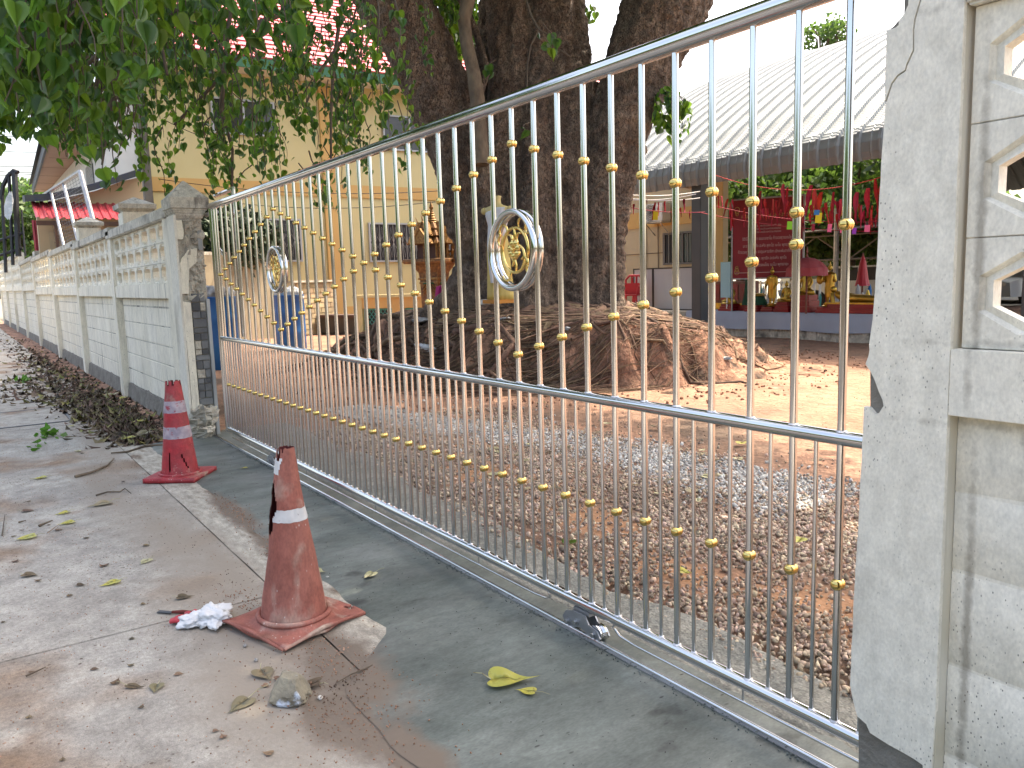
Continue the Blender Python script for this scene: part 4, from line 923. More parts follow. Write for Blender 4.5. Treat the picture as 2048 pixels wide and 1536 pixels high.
p = on(423, 197, 0, -24); q = on(548, 275, 0, -24)
windowx(yb, -24, p[1], q[1], q[2]+.05, p[2], 2, grl=False)
windowx(yb, -24, 9.9, 11.7, 5.6, 6.6, 2, grl=False)
windowx(yb, -24, 5.0, 6.9, 2.1, 3.28, 2)
windowx(yb, -24, 9.22, 12.3, 2.05, 3.2, 3)
windowx(yb, -24, 15.5, 17.5, 2.05, 3.2, 2)
MB().box((-23.2, 2.0, 7.38), (-23.14, 20.4, 7.66)).build('fascia', 'greenfascia', yb)
MB().box((-24, 2.05, 7.4), (-23.21, 20.4, 7.44)).build('soffit', 'white', yb)
roof = MB().add([(-23.15, 1.9, 7.67), (-23.15, 20.5, 7.67), (-30, 20.5, 12.2), (-30, 1.9, 12.2), (-23.15, 1.9, 7.62), (-23.15, 20.5, 7.62), (-30, 20.5, 12.1), (-30, 1.9, 12.1)], [(0, 1, 2, 3), (7, 6, 5, 4), (0, 3, 7, 4), (1, 5, 6, 2)]).build('roof', 'pinkroof', yb)
rt = MB(); sv = Vector((-6.85, 0, 4.53)); L_ = sv.length; sv.normalize(); nv_ = Vector((-sv.z*-1, 0, 6.85/L_)).normalized(); nv_ = Vector((4.53, 0, 6.85)).normalized()
for r_ in range(20):
    a = Vector((-23.15, 0, 7.67))+sv*(r_*L_/20); b = a+sv*(L_/20*.97)
    for c_ in range(46):
        y0 = 1.9+c_*.404; y1 = y0+.39
        rt.add([(a.x+nv_.x*.05, y0, a.z+nv_.z*.05), (a.x+nv_.x*.05, y1, a.z+nv_.z*.05), (b.x+nv_.x*.012, y1, b.z+nv_.z*.012), (b.x+nv_.x*.012, y0, b.z+nv_.z*.012), (a.x, y0, a.z), (a.x, y1, a.z)], [(0, 1, 2, 3), (4, 5, 1, 0)])
rt.build('roof_tiles', 'pinkroof', roof, kind='stuff')
# the white house along the street
wh = thing('white_house', 'white house with brown boarded eaves behind the boundary wall', 'house', (-30, 3, 0))
HZ = 5.6
MB().box((-40, 1.75, 0), (-24.08, 2.58, HZ)).build('wall', 'white', wh)
MB().box((-40, 2.58, 0), (-34.1, 7, HZ)).build('wall', 'white', wh)
sf = MB().add([(-40, 1.25, HZ), (-24, .62, HZ), (-24, 1.75, HZ+.02), (-40, 2.1, HZ+.02), (-40, 1.25, HZ+.06), (-24, .62, HZ+.06), (-24, 2.6, HZ+.08), (-40, 2.6, HZ+.08)], [(3, 2, 1, 0), (4, 5, 6, 7), (0, 4, 7, 3), (1, 2, 6, 5)]).build('soffit', 'soffit', wh)
for k in range(7): MB().box((-39+k*2.3, .9+.02*k, HZ-.006), (-38.98+k*2.3, 1.74, HZ-.002)).build('joint', 'rust', sf)
MB().add([(-40, 1.2, HZ-.06), (-23.95, .55, HZ-.06), (-23.95, .55, HZ+.24), (-40, 1.2, HZ+.24), (-40, 1.26, HZ-.06), (-23.95, .61, HZ-.06), (-23.95, .61, HZ+.24), (-40, 1.26, HZ+.24)], [(0, 1, 2, 3), (7, 6, 5, 4), (3, 2, 6, 7), (4, 5, 1, 0), (0, 3, 7, 4), (1, 5, 6, 2)]).build('fascia', 'bluefascia', wh)
MB().add([(-40, 1.1, HZ+.25), (-23.95, .45, HZ+.25), (-23.95, 2.58, HZ+1.6), (-40, 4, HZ+2.2), (-40, 1.1, HZ+.3), (-23.95, .45, HZ+.3), (-23.95, 2.58, HZ+1.66), (-40, 4, HZ+2.26)], [(3, 2, 1, 0), (4, 5, 6, 7), (0, 1, 5, 4), (1, 2, 6, 5), (0, 4, 7, 3)]).build('roof', 'bluefascia', wh)
MB().add([(-24.09, 1.75, HZ), (-24.09, 2.58, HZ), (-24.09, 2.58, HZ+1.55), (-24.09, 1.75, HZ+.9)], [(0, 1, 2, 3)]).build('gable', 'white', wh)
p = on(174, 338, 1, 1.75); q = on(190, 372, 1, 1.75)
w = MB().box((p[0], 1.73, q[2]), (q[0], 1.748, p[2])).build('window', 'glassdark', wh)
g = MB()
for k in range(8): z = q[2]+(p[2]-q[2])*k/7; g.tube([(p[0], 1.72, z), (q[0], 1.72, z+.12)], .02, 4)
for k in range(9): x = p[0]+(q[0]-p[0])*k/8; g.tube([(x, 1.715, q[2]), (x, 1.715, p[2])], .015, 4)
g.build('grille', 'grille', w)
# annex with red lean-to
an = thing('annex', 'low cream annex with dark sloping roof edge and red metal lean-to', 'building', (-23.5, 1.2, 0))
XA = -23.4
P_ = [on(px, py, 0, XA) for px, py in ((72, 470), (300, 470), (300, 350), (245, 362), (190, 382), (120, 398), (72, 410))]
MB().prism([(p[1], p[2]) for p in P_[2:]]+[(P_[0][1], 0), (P_[1][1], 0)], 0, XA-.25, XA).build('wall', 'creamwall', an)
E_ = [on(px, py, 0, XA+.4) for px, py in ((50, 402), (105, 398), (190, 378), (290, 346))]
V = []
for p in E_: V += [(XA+.4, p[1], p[2]-.02), (XA+.4, p[1], p[2]+.14), (XA-.3, p[1], p[2]+.2), (XA-.3, p[1], p[2]+.04)]
MB().add(V, [(4*i+j, 4*i+4+j, 4*i+4+(j+1) % 4, 4*i+(j+1) % 4) for i in range(3) for j in range(4)]+[(3, 2, 1, 0), (12, 13, 14, 15)]).build('roof_edge', 'bluefascia', an)
X1, X2 = -22.4, -23.38
ya, yb_ = on(72, 437, 0, X1)[1], on(300, 440, 0, X1)[1]; z1 = on(180, 438, 0, X1)[2]; z2 = on(180, 407, 0, X2)[2]
n = 14; w_ = (yb_-ya)/n
for k in range(n):
    y0 = ya+k*w_; V = []
    for yy, h_ in ((0, 0), (.03, .035), (.07, .035), (.10, 0), (w_-.004, 0)): V += [(X1, y0+yy, z1+h_), (X2, y0+yy, z2+h_)]
    MB().add(V, [(2*j, 2*j+2, 2*j+3, 2*j+1) for j in range(4)]).build('roof_sheet', 'redroof', an)
MB().box((X1-.08, ya, z1-.16), (X1-.02, yb_, z1-.05)).build('gutter_beam', 'rust', an)
for y in (max(ya, .25), ya+1.1, (ya+yb_)/2, yb_-.4): MB().box((X1-.09, y, 0), (X1-.02, y+.07, z1-.16)).build('post', 'rust', an)
MB().box((XA+.005, max(ya+.2, .2), 0), (XA+.05, yb_, z1-.25)).build('side_wall', 'greyyellow', an)
p0 = on(35, 440, 0, -27); p1 = on(72, 440, 0, -27); p0[1] = max(p0[1], .12); p1[1] = max(p1[1], .8); n = 5
for k in range(n):
    y0 = p0[1]+(p1[1]+.4-p0[1])*k/n; w_ = (p1[1]+.4-p0[1])/n
    MB().add([(-27, y0, 0), (-26.96, y0+.04, 0), (-27, y0+.08, 0), (-27, y0+w_, 0), (-27, y0, p0[2]), (-26.96, y0+.04, p0[2]), (-27, y0+.08, p0[2]), (-27, y0+w_, p0[2])], [(0, 1, 5, 4), (1, 2, 6, 5), (2, 3, 7, 6)]).build('wall_sheet', 'redroof', an)
# leaning wire mesh gate leaf
wp = thing('mesh_panel', 'grey steel frame panel with wire mesh leaning above the wall', 'panel', (-12.5, .2, 2))
A, B, C, D = [Vector([float(z) for z in on(px, py, 1, .3)]) for px, py in ((68, 402), (160, 343), (196, 478), (94, 520))]
def rodm(mb, a, b, r, n=6): return mb.tube([a, b], r, n)
for a, b in ((A, B), (B, C), (A, D), (D, C)): rodm(MB(), a, b, .045).build('frame', 'galv', wp)
for t in (.22, .47, .73): rodm(MB(), A.lerp(B, t), D.lerp(C, t), .035).build('bar', 'galv', wp)
ms = MB()
for k in range(1, 20):
    t = k/20; rodm(ms, A.lerp(D, t), B.lerp(C, t), .004, 3)
for k in range(1, 24):
    t = k/24; rodm(ms, A.lerp(B, t), D.lerp(C, t), .003, 3)
ms.build('wire_mesh', 'darksteel', wp, kind='stuff')
# utility pole and wires
up = thing('utility_pole', 'grey square concrete utility pole standing behind the wall', 'pole', atz(299, 560, 17)*np.array((1, 1, 0)))
p = atz(299, 420, 17); pole_x, pole_y = p[0], p[1]
MB().bbox((pole_x-.085, pole_y-.085, -.1), (pole_x+.085, pole_y+.085, 7.2), .01).build('shaft', 'pole', up)
hl = MB()
for k in range(10): hl.box((pole_x-.018, pole_y-.088, 2.6+k*.35), (pole_x+.018, pole_y-.0855, 2.64+k*.35))
hl.build('bolt_holes', 'black', up, kind='stuff')
def wire(name, label, A, B, sag, r=.012, **kw):
    A, B = Vector([float(z) for z in A]), Vector([float(z) for z in B]); P = [A.lerp(B, i/16)-Vector((0, 0, sag*4*(i/16)*(1-i/16))) for i in range(17)]
    return MB().tube(P, r, 5).build(name, kw.pop('m', 'wire'), label=label, cat='wire', **kw)
for k, (a, b) in enumerate((((-10, 262), (110, 270)), ((-10, 292), (100, 300)), ((-10, 326), (110, 325)), ((-10, 334), (100, 340)), ((-10, 345), (90, 340)))):
    wire('overhead_wire', '%s of the thin black wires crossing the sky at the far left' % ('topmost', 'second from top', 'middle one', 'second from bottom', 'lowest')[k], atz(a[0]-60, a[1], 40), atz(b[0]+40, b[1], 42), .2, .018, group='overhead street wires')
wire('building_wire', 'thin wire sagging across the yellow building just above the ochre band', atz(300, 355, 22), atz(930, 378, 20), .25, .010)
wire('building_wire', 'thin wire running along the lower edge of the ochre band', atz(440, 402, 22), atz(900, 400, 20), .2, .010)
wire('building_wire', 'thin wire strung past the upper window of the yellow building', atz(320, 235, 22), atz(520, 300, 21), .15, .010)
# black sliding gate with rags at far left
bg_ = thing('black_gate', 'tall black steel gate leaf with arched top beyond the boundary wall', 'gate', (-14, -.9, 0))
for px, py0, py1, w in ((8, 380, 545, 7), (22, 352, 530, 7), (33, 345, 512, 12), (47, 420, 512, 4)):
    MB().tube([atz(px-4+(-10 if px < 40 else 0)*0, py0, 17), atz(px+4, py1, 17)], w*.5*17/F, 6).build('post', 'black', bg_)
MB().tube([atz(2, 400, 17), atz(6, 372, 17), atz(16, 352, 17), atz(28, 341, 17), atz(36, 345, 17)], .05, 6).build('arched_top', 'black', bg_)
for y in (500, 470): MB().tube([atz(-5, y+12, 17), atz(45, y-4, 17)], .03, 6).build('rail', 'black', bg_)
rg = MB(); P = [(12, 395), (20, 382), (24, 400), (21, 425), (16, 440), (9, 432), (8, 412)]
V = [atz(x, y, 16.8+.06*noise.noise(Vector((x*.3, y*.3, 0)))) for x, y in P]; rg.add(V, [tuple(range(7))]); V2 = [v+np.array((.03, .03, 0)) for v in V]; rg.add(V2, [tuple(range(6, -1, -1))])
o = rg.build('rag', 'bag'); tag(o, 'torn white and pink plastic rag hanging on the black gate', 'rag')

# low walls, bricks, planter and bins on the left of the yard
lo_ = thing('low_wall', 'greyish cream low yard wall behind the blue bins', 'wall', (-18, 2, 0))
a = atz(405, 640, 19); b = atz(548, 640, 21)
def wallseg(mb, a, b, z0, z1, th=.12):
    a, b = np.array(a, float), np.array(b, float); d = b-a; d[2] = 0; d /= np.linalg.norm(d); nrm = np.array((-d[1], d[0], 0))*th
    vs = [(a[0], a[1], z0), (b[0], b[1], z0), (b[0]+nrm[0], b[1]+nrm[1], z0), (a[0]+nrm[0], a[1]+nrm[1], z0)]; vs += [(x, y, z1) for x, y, _ in vs]
    return mb.add(vs, [(3, 2, 1, 0), (4, 5, 6, 7), (0, 1, 5, 4), (1, 2, 6, 5), (2, 3, 7, 6), (3, 0, 4, 7)])
wallseg(MB(), a, b, -.1, 2.12).build('panel', 'greyyellow', lo_); wallseg(MB(), a-np.array((.0, .03, 0)), b-np.array((0, .03, 0)), 2.125, 2.2, .18).build('coping', 'weathered', lo_)
bs = thing('brick_wall', 'short cream brick wall beside the right hand blue bin', 'wall', (-20, 6, 0))
a = atz(588, 640, 21); b = atz(668, 640, 22.5); a[2] = b[2] = 0; dv = (b-a)/np.linalg.norm(b-a)
wallseg(MB(), a+np.array((-.02, .02, 0)), b+np.array((-.02, .02, 0)), -.1, 1.40, .14).build('mortar', 'weathered', bs)
bw = np.linalg.norm(b-a)/6; brick0 = None
for r_ in range(10):
    for k in range(6):
        p = a+dv*(k*bw+(.5*bw if r_ % 2 else 0)); p[2] = .02+r_*.138
        if brick0 is None:
            brick0 = MB().bbox((0, -.03, 0), (bw*.96, .03, .125), .008).build('brick', 'brick', bs, world=False); br_ = brick0
        else: br_ = link_copy(brick0, bs)
        br_.location = Vector(p.tolist())-bs.location; br_.rotation_euler = (0, 0, math.atan2(dv[1], dv[0]))
MB().box((-.05, -.1, 0), (bw*6.2, .14, .05)).build('top_board', 'weathered', bs, world=False).location = Vector((a+np.array((0, 0, 1.41))).tolist())-bs.location
bs.children[-1].rotation_euler = (0, 0, math.atan2(dv[1], dv[0]))
tr_ = thing('dark_trough', 'black weathered trough at the foot of the yellow building', 'trough', atz(690, 640, 22)*np.array((1, 1, 0)))
a = atz(620, 640, 22); b = atz(716, 646, 21); wallseg(MB(), a, b, .02, .5, .5).build('basin', 'shedroof', tr_); wallseg(MB(), a+np.array((0, -.06, 0)), b+np.array((.05, -.06, 0)), .44, .52, .62).build('rim', 'rust', tr_)
pl = thing('planter_wall', 'low yellow wall with teal grilles in front of the yellow building', 'wall', (-18, 7, 0))
a = atz(716, 640, 20); b = atz(905, 640, 19); a[2] = b[2] = 0; dv = (b-a)/np.linalg.norm(b-a); LL = np.linalg.norm(b-a); ang = math.atan2(dv[1], dv[0])
pp = []
for name, m, lo, hi in (('pier', 'yellowwall', (0, -.1, 0), (.2, .1, .98)), ('pier', 'orange', (LL*.40, -.1, 0), (LL*.52, .1, .98)), ('pier', 'orange', (LL*.93, -.1, 0), (LL, .1, .98)), ('top_beam', 'orange', (0, -.09, .72), (LL, .09, .979)), ('coping', 'yellowwall', (-.05, -.16, .98), (LL+.1, .16, 1.05)), ('base', 'orange', (.2, -.08, 0), (LL, .08, .16)), ('back', 'glassdark', (.2, .05, .16), (LL, .07, .72))):
    o = MB().box(lo, hi).build(name, m, pl, world=False); o.location = Vector(a.tolist())-pl.location; o.rotation_euler = (0, 0, ang)
for x0, x1 in ((.21, LL*.4-.01), (LL*.52+.01, LL*.93-.01)):
    g = MB()
    for q in ((x0, .17, x0+.04, .71), (x1-.04, .17, x1, .71), (x0+.04, .17, x1-.04, .2), (x0+.04, .68, x1-.04, .71)): g.box((q[0], -.03, q[1]), (q[2], .01, q[3]))
    nn = int((x1-x0)/.11)
    for k in range(-3, nn):
        for s_ in (1, -1):
            xa, xb_ = x0+k*.11, x0+k*.11+.4
            if s_ < 0: xa, xb_ = xb_, xa
            za, zb_ = .2, .68
            def cl(x, z, x2, z2):
                t0, t1 = 0, 1; d = x2-x
                for lim, sg in ((x0+.04, 1), (x1-.04, -1)):
                    if d == 0: continue
                    t = (lim-x)/d
                    if sg*d > 0: t0 = max(t0, t)
                    else: t1 = min(t1, t)
                return (t0, t1)
            t0, t1 = cl(xa, za, xb_, zb_)
            if t1 > t0: g.tube([(xa+(xb_-xa)*t0, -.01, za+(zb_-za)*t0), (xa+(xb_-xa)*t1, -.01, za+(zb_-za)*t1)], .009, 4)
    o = g.build('grille', 'teal', pl, world=False); o.location = Vector(a.tolist())-pl.location; o.rotation_euler = (0, 0, ang)
def bin_(px, pyb, r, h, label, bagm, seed, full):
    p = on(px, pyb, 2, 0); t = thing('blue_drum', label, 'bin', (p[0], p[1], 0))
    prof = [(r*.93, 0), (r, .03), (r, h*.3), (r*1.03, h*.33), (r, h*.36), (r, h*.66), (r*1.03, h*.69), (r, h*.72), (r, h*.97), (r*1.04, h*.985), (r*1.04, h), (r*.97, h), (r*.95, h*.6)]
    MB().lathe(prof, 28, (p[0], p[1], 0)).build('drum', 'blue', t, smooth=True)
    b_ = thing('rubbish_bag', full, 'rubbish bag', (p[0], p[1], h*.8))
    for k in range(5):
        MB().sphere((p[0]+r*.45*math.cos(k*1.3+seed), p[1]+r*.45*math.sin(k*1.3+seed), h+.04*(k % 2)), r*.52, 16, 12, (1, 1, .85), jit=.5).build('bag', bagm if k % 2 else 'bag', b_, smooth=True)
bin_(584, 700, .31, 1.15, 'blue plastic drum seen below the left medallion of the gate', 'bag', 1, 'white rubbish bags heaped in the drum below the left medallion')
bin_(446, 738, .29, 1.2, 'blue plastic drum close behind the left gate post', 'baggrey', 2, 'mixed grey rubbish bags heaped in the drum near the left pillar')
# dark shrubs behind the low wall
def leafblob(name, label, cat, c, rad, n, size, m='leaffar', trunk=None, group=None, thin=-.2, tv=LV4, tf=LF4, freq=.5, tr_r=.2):
    t = thing(name, label, cat, (c[0], c[1], 0), group=group)
    u = rs.normal(size=(n, 3)); u /= np.linalg.norm(u, axis=1)[:, None]; r = rs.rand(n)**(1/2.6); P = np.array(c)+u*r[:, None]*np.array(rad)
    q = 1+.35*np.array([noise.noise(Vector((a[0]*1.6+c[0], a[1]*1.6, a[2]*1.6))) for a in u]); P = np.array(c)+(P-np.array(c))*q[:, None]
    nv = np.array([noise.noise(Vector((p[0]*freq*2, p[1]*freq*2, p[2]*freq*2))) for p in P]); P = P[nv > thin]; P = P[P[:, 2] > .02]
    scatter('crown' if trunk else 'foliage', tv, tf, P, rotm(len(P)), rs.uniform(size*.7, size*1.3, len(P)), m, t, kind='stuff')
    if trunk:
        mb = MB(); mb.tube([(c[0], c[1], -.1), (c[0]+.1, c[1], c[2]*.45), (c[0], c[1]+.1, c[2])], [tr_r, tr_r*.8, tr_r*.4], 10)
        for k in range(7):
            a = 2*PI*k/7; mb.tube([(c[0], c[1], c[2]*.55+.1*k), (c[0]+rad[0]*.4*math.cos(a), c[1]+rad[1]*.4*math.sin(a), c[2]), (c[0]+rad[0]*.75*math.cos(a), c[1]+rad[1]*.75*math.sin(a), c[2]+rad[2]*.4)], [tr_r*.45, tr_r*.3, .02], 6)
        mb.build('trunk', 'bark', t, smooth=True)
    return t
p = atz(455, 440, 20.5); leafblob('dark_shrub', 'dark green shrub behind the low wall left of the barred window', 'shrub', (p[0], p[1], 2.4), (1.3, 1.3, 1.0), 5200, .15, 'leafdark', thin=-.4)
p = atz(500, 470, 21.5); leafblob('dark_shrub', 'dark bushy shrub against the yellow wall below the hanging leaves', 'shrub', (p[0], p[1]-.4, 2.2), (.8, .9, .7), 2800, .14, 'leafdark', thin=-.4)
p = atz(55, 400, 46); leafblob('background_tree', 'bright green tree beyond the houses at the far left', 'tree', (p[0], p[1], 5.2), (3.0, 3.2, 2.2), 9000, .3, 'leaffar', True, thin=-.1)
p = atz(20, 385, 50); leafblob('background_tree', 'paler feathery tree behind the black gate', 'tree', (p[0], p[1], 7.0), (2.2, 2.2, 1.4), 3500, .28, 'leaffar', True, thin=.05)
leafblob('background_tree', 'broad tree behind the white house roof', 'tree', (-40, 14, 9), (5, 5, 4), 9000, .4, 'leaffar', True)

# spirit house
sp = thing('spirit_house', 'gilded brown spirit house with tall spire on a flared pedestal', 'shrine', (0, 0, 0))
Z0 = 16.5; sc_ = Z0/F
b_ = atz(872, 640, Z0); bx, by = b_[0], b_[1]; sp.location = (bx, by, 0)
zz_ = lambda py: float(atz(868, py, Z0)[2])
rot_ = .5
def sq(prof, name, m, n=4, r=rot_): return MB().lathe(prof, n, (bx, by, 0), rot=PI/4+r).build(name, m, sp)
W_ = lambda px: px*sc_/2*1.2
sq([(W_(62), 0), (W_(62), .3), (W_(50), .34), (W_(44), .5), (W_(48), zz_(560)), (W_(52), zz_(545)), (W_(70), zz_(531)), (W_(72), zz_(527))], 'pedestal', 'spirit')
for k in range(3): sq([(W_(46+4*k), zz_(575-8*k)), (W_(47+4*k), zz_(573-8*k)), (W_(46+4*k), zz_(571-8*k))], 'trim', 'spiritgold')
for a in range(4):
    ch = MB(); an_ = rot_+a*PI/2
    for s_ in range(3):
        for sg in (-1, 1):
            u = Vector((math.cos(an_+PI/2), math.sin(an_+PI/2), 0)); nn_ = Vector((math.cos(an_), math.sin(an_), 0)); R_ = W_(50)*.72
            c0 = Vector((bx, by, zz_(590)))+nn_*R_
            ch.tube([c0+Vector((0, 0, .18+s_*.07)), c0+u*sg*(.14)+Vector((0, 0, .02+s_*.07))], .014, 4)
    ch.build('chevron', 'spiritgold', sp)
sq([(W_(98), zz_(527)), (W_(104), zz_(524)), (W_(104), zz_(519)), (W_(94), zz_(518))], 'platform', 'spirit')
sq([(W_(52), zz_(518)), (W_(52), zz_(487))], 'house_body', 'spiritred')
for k in range(12):
    a = k//3; an_ = rot_+a*PI/2; s_ = (k % 3-1)*.24; u = Vector((math.cos(an_+PI/2), math.sin(an_+PI/2), 0)); nn_ = Vector((math.cos(an_), math.sin(an_), 0))
    c0 = Vector((bx, by, 0))+nn_*.33+u*s_*1.2; MB().tube([c0+Vector((0, 0, zz_(518))), c0+Vector((0, 0, zz_(487)))], .022, 6).build('column', 'spiritgold', sp)
for k, (w0, w1, p0_, p1_) in enumerate(((74, 40, 490, 470), (56, 28, 474, 456), (40, 16, 460, 444))):
    sq([(W_(w0), zz_(p0_)), (W_(w0), zz_(p0_-1.5)), (W_(w1), zz_(p1_))], 'roof_tier', 'spirit')
for a in range(4):
    an_ = rot_+a*PI/2; nn_ = Vector((math.cos(an_), math.sin(an_), 0)); u = Vector((math.cos(an_+PI/2), math.sin(an_+PI/2), 0))
    for hgt, out, wd in ((zz_(489), .46, .22), (zz_(474), .34, .17)):
        c0 = Vector((bx, by, hgt))+nn_*out; top_ = c0+Vector((0, 0, .30))
        g = MB(); g.tube([c0-u*wd, top_, c0+u*wd], .018, 5); g.tube([top_, top_+Vector((0, 0, .1))+nn_*.05], [.016, .004], 5)
        g.add([c0-u*wd*.9, c0+u*wd*.9, top_], [(0, 1, 2)]); g.add([c0-u*wd, top_, top_-nn_*.35, c0-u*wd-nn_*.35], [(0, 1, 2, 3)]); g.add([c0+u*wd, top_, top_-nn_*.35, c0+u*wd-nn_*.35], [(3, 2, 1, 0)])
        g.tube([c0-u*wd, c0-u*(wd+.06)+Vector((0, 0, .05))], [.016, .004], 5); g.tube([c0+u*wd, c0+u*(wd+.06)+Vector((0, 0, .05))], [.016, .004], 5)
        g.build('gable', 'spiritgold', sp)
prof = []; z = zz_(462)
for k in range(9): r = .15*(1-k/10); prof += [(r, z), (r*1.12, z+.012), (r*1.12, z+.024), (r*.86, z+.045)]; z += .046
prof += [(.03, z), (.045, z+.04), (.02, z+.11), (.012, z+.14), (.004, zz_(405))]
MB().lathe(prof, 12, (bx, by, 0)).build('spire', 'spiritgold', sp)
MB().torus((bx, by, zz_(566)), W_(50)*.78, .02, 'z', 20, 6).build('green_sash', 'greencloth', sp)
for k, (px, py) in enumerate(((897, 518), (905, 516), (893, 519), (912, 519), (928, 519), (934, 517))):
    q = atz(px, py+2, 16.3); t = MB().lathe([(.035, 0), (.05, .03), (.03, .09), (.05, .14), (.02, .19), (.028, .24), (.004, .29)], 8, (0, 0, 0)).build('figurine', 'spiritgold'); t.location = Vector((float(q[0]), float(q[1]), zz_(518)))
    tag(t, 'tiny gilded figurine standing on the spirit house platform', 'figurine', 'figurines on the spirit house platform')
MB().box((bx+.35, by+.2, zz_(527)), (bx+1.05, by+.75, zz_(519))).build('side_shelf', 'spirit', sp)

# mannequin in front of the trunk
mq = thing('mannequin', 'headless yellow mannequin in a white sash and long yellow dress against the trunk', 'mannequin', atz(1000, 603, 10.7))
ml = mq.location; ax_ = math.radians(30)
H_ = 1.36
def body(prof, name, m, smooth=True, fold=0, z0=0):
    mb = MB(); n = 28; vs = []
    for z, rx, ry, ox in prof:
        for k in range(n):
            a = 2*PI*k/n; f = 1+fold*math.sin(a*9+z*3)*(1 if fold else 0)
            x = rx*f*math.cos(a)+ox; y = ry*f*math.sin(a); vs.append((x*math.cos(ax_)-y*math.sin(ax_), x*math.sin(ax_)+y*math.cos(ax_), z))
    m_ = len(prof); mb.add(vs, [(i*n+k, i*n+(k+1) % n, (i+1)*n+(k+1) % n, (i+1)*n+k) for i in range(m_-1) for k in range(n)]+[tuple(range(n-1, -1, -1)), tuple((m_-1)*n+k for k in range(n))])
    return mb.build(name, m, mq, smooth=smooth, world=False)
body([(.80, .11, .08, 0), (.92, .10, .075, 0), (1.05, .135, .095, 0), (1.14, .155, .10, 0), (1.2, .185, .085, 0), (1.235, .17, .065, 0), (1.26, .09, .055, 0), (1.285, .055, .05, 0), (1.34, .05, .048, .005), (1.375, .055, .05, .01), (1.38, .05, .045, .01)], 'torso', 'yellowskin')
for s_ in (-1, 1): MB().sphere(((.185*s_)*math.cos(ax_), (.185*s_)*math.sin(ax_), 1.195), .048, 12, 8).build('shoulder', 'yellowskin', mq, smooth=True, world=False)
body([(.02, .19, .15, .02), (.1, .185, .145, .02), (.4, .165, .125, .01), (.62, .16, .115, 0), (.76, .15, .105, 0), (.86, .125, .09, 0), (.90, .118, .085, 0)], 'skirt', 'yellowdress', fold=.05)
body([(.84, .128, .093, 0), (.93, .115, .086, 0), (1.04, .142, .102, 0), (1.12, .162, .108, 0), (1.17, .172, .1, 0), (1.2, .15, .092, .02), (1.23, .12, .075, .04)], 'sash_top', 'whitedress', fold=.02)
MB().tube([Vector((.03, -.11, 1.0)), Vector((.07, -.15, .75)), Vector((.09, -.16, .5)), Vector((.1, -.17, .25))], [.05, .06, .055, .03], 10).build('sash_tail', 'whitedress', mq, smooth=True, world=False)
MB().box((-.12, -.2, -.02), (.2, .1, .03)).build('foot_board', 'tagorange', mq, world=False)
# odds and ends on the mound
p = atz(968, 604, 11.0); o = MB().tube([(p[0]-.04, p[1]+.12, p[2]), (p[0]+.02, p[1]-.05, p[2])], .036, 14).build('pipe_end', 'white'); tag(o, 'open white plastic pipe end lying at the foot of the trunk', 'pipe')
p = atz(880, 602, 13); o = MB().sphere(p, .13, 14, 10, (.6, .6, 1.9), jit=.4).build('cloth_bundle', mat('magenta cloth', (.4, .01, .13)), smooth=True); tag(o, 'magenta cloth bundle beside the tree base', 'cloth')
p = atz(907, 584, 13); o = MB().sphere(p, .13, 14, 10, (1.2, 1, .5), jit=.6).build('cloth_bundle', 'tagblue', smooth=True); tag(o, 'bright blue cloth lying on the offerings by the tree base', 'cloth')
for k in range(6): q = atz(894+k*5, 612-k, 13.1); o = MB().tube([q, q+np.array((.01, 0, .2+.03*(k % 3)))], .018, 8).build('gilded_stick', 'spiritgold'); tag(o, 'gilded offering stick standing below the blue cloth', 'offering', 'gilded offering sticks by the tree')
def surf(px, py):                                                  # where the ray meets the mound
    r = ray(px, py); t = 4.
    while t < 40:
        P_ = CAM+r*t
        if P_[2] < ground_z(P_[0], P_[1]): return P_
        t += .03
    return CAM+r*t
a, b = surf(738, 716), surf(812, 678); o = MB().tube([a+np.array((0, 0, .04)), (a+b)/2+np.array((0, 0, .12)), b+np.array((0, 0, .04))], .035, 8).build('bamboo_pole', 'rootpale'); tag(o, 'pale bamboo pole lying across the dark left slope', 'pole')
for (px, py, s, lab) in ((848, 645, (.24, .16, .05), 'crumpled dirty white rag high on the left slope of the mound'), (852, 700, (.26, .05, .05), 'torn pale plastic scrap on the left slope lower down')):
    q = surf(px, py); o = MB().sphere(q+np.array((0, 0, .03)), 1, 18, 12, s, jit=.9).build('rag', 'baggrey' if s[1] > .1 else 'bag', smooth=True); tag(o, lab, 'rag')
for k, (px, py) in enumerate(((1010, 640), (1090, 632), (1210, 626), (1452, 720), (1130, 660))):
    q = surf(px, py); o = MB().sphere(q+np.array((0, 0, .02)), .05, 12, 8, (1.5, 1, .4), jit=1).build('litter_scrap', 'bag', smooth=True); tag(o, ('pale litter scrap below the large medallion', 'pale litter scrap on the mound top right of the medallion', 'pale litter scrap at the right foot of the trunk', 'pale litter scrap at the right end of the mound', 'pale litter scrap on the mound front below the trunk')[k], 'litter', 'litter scraps on the mound')
# small weed right of the trunk
p = surf(1258, 606); leafblob('young_weed', 'small bright green weed growing right of the tree base', 'plant', (p[0], p[1], p[2]+.18), (.3, .3, .2), 500, .07, 'grass', thin=-.3)

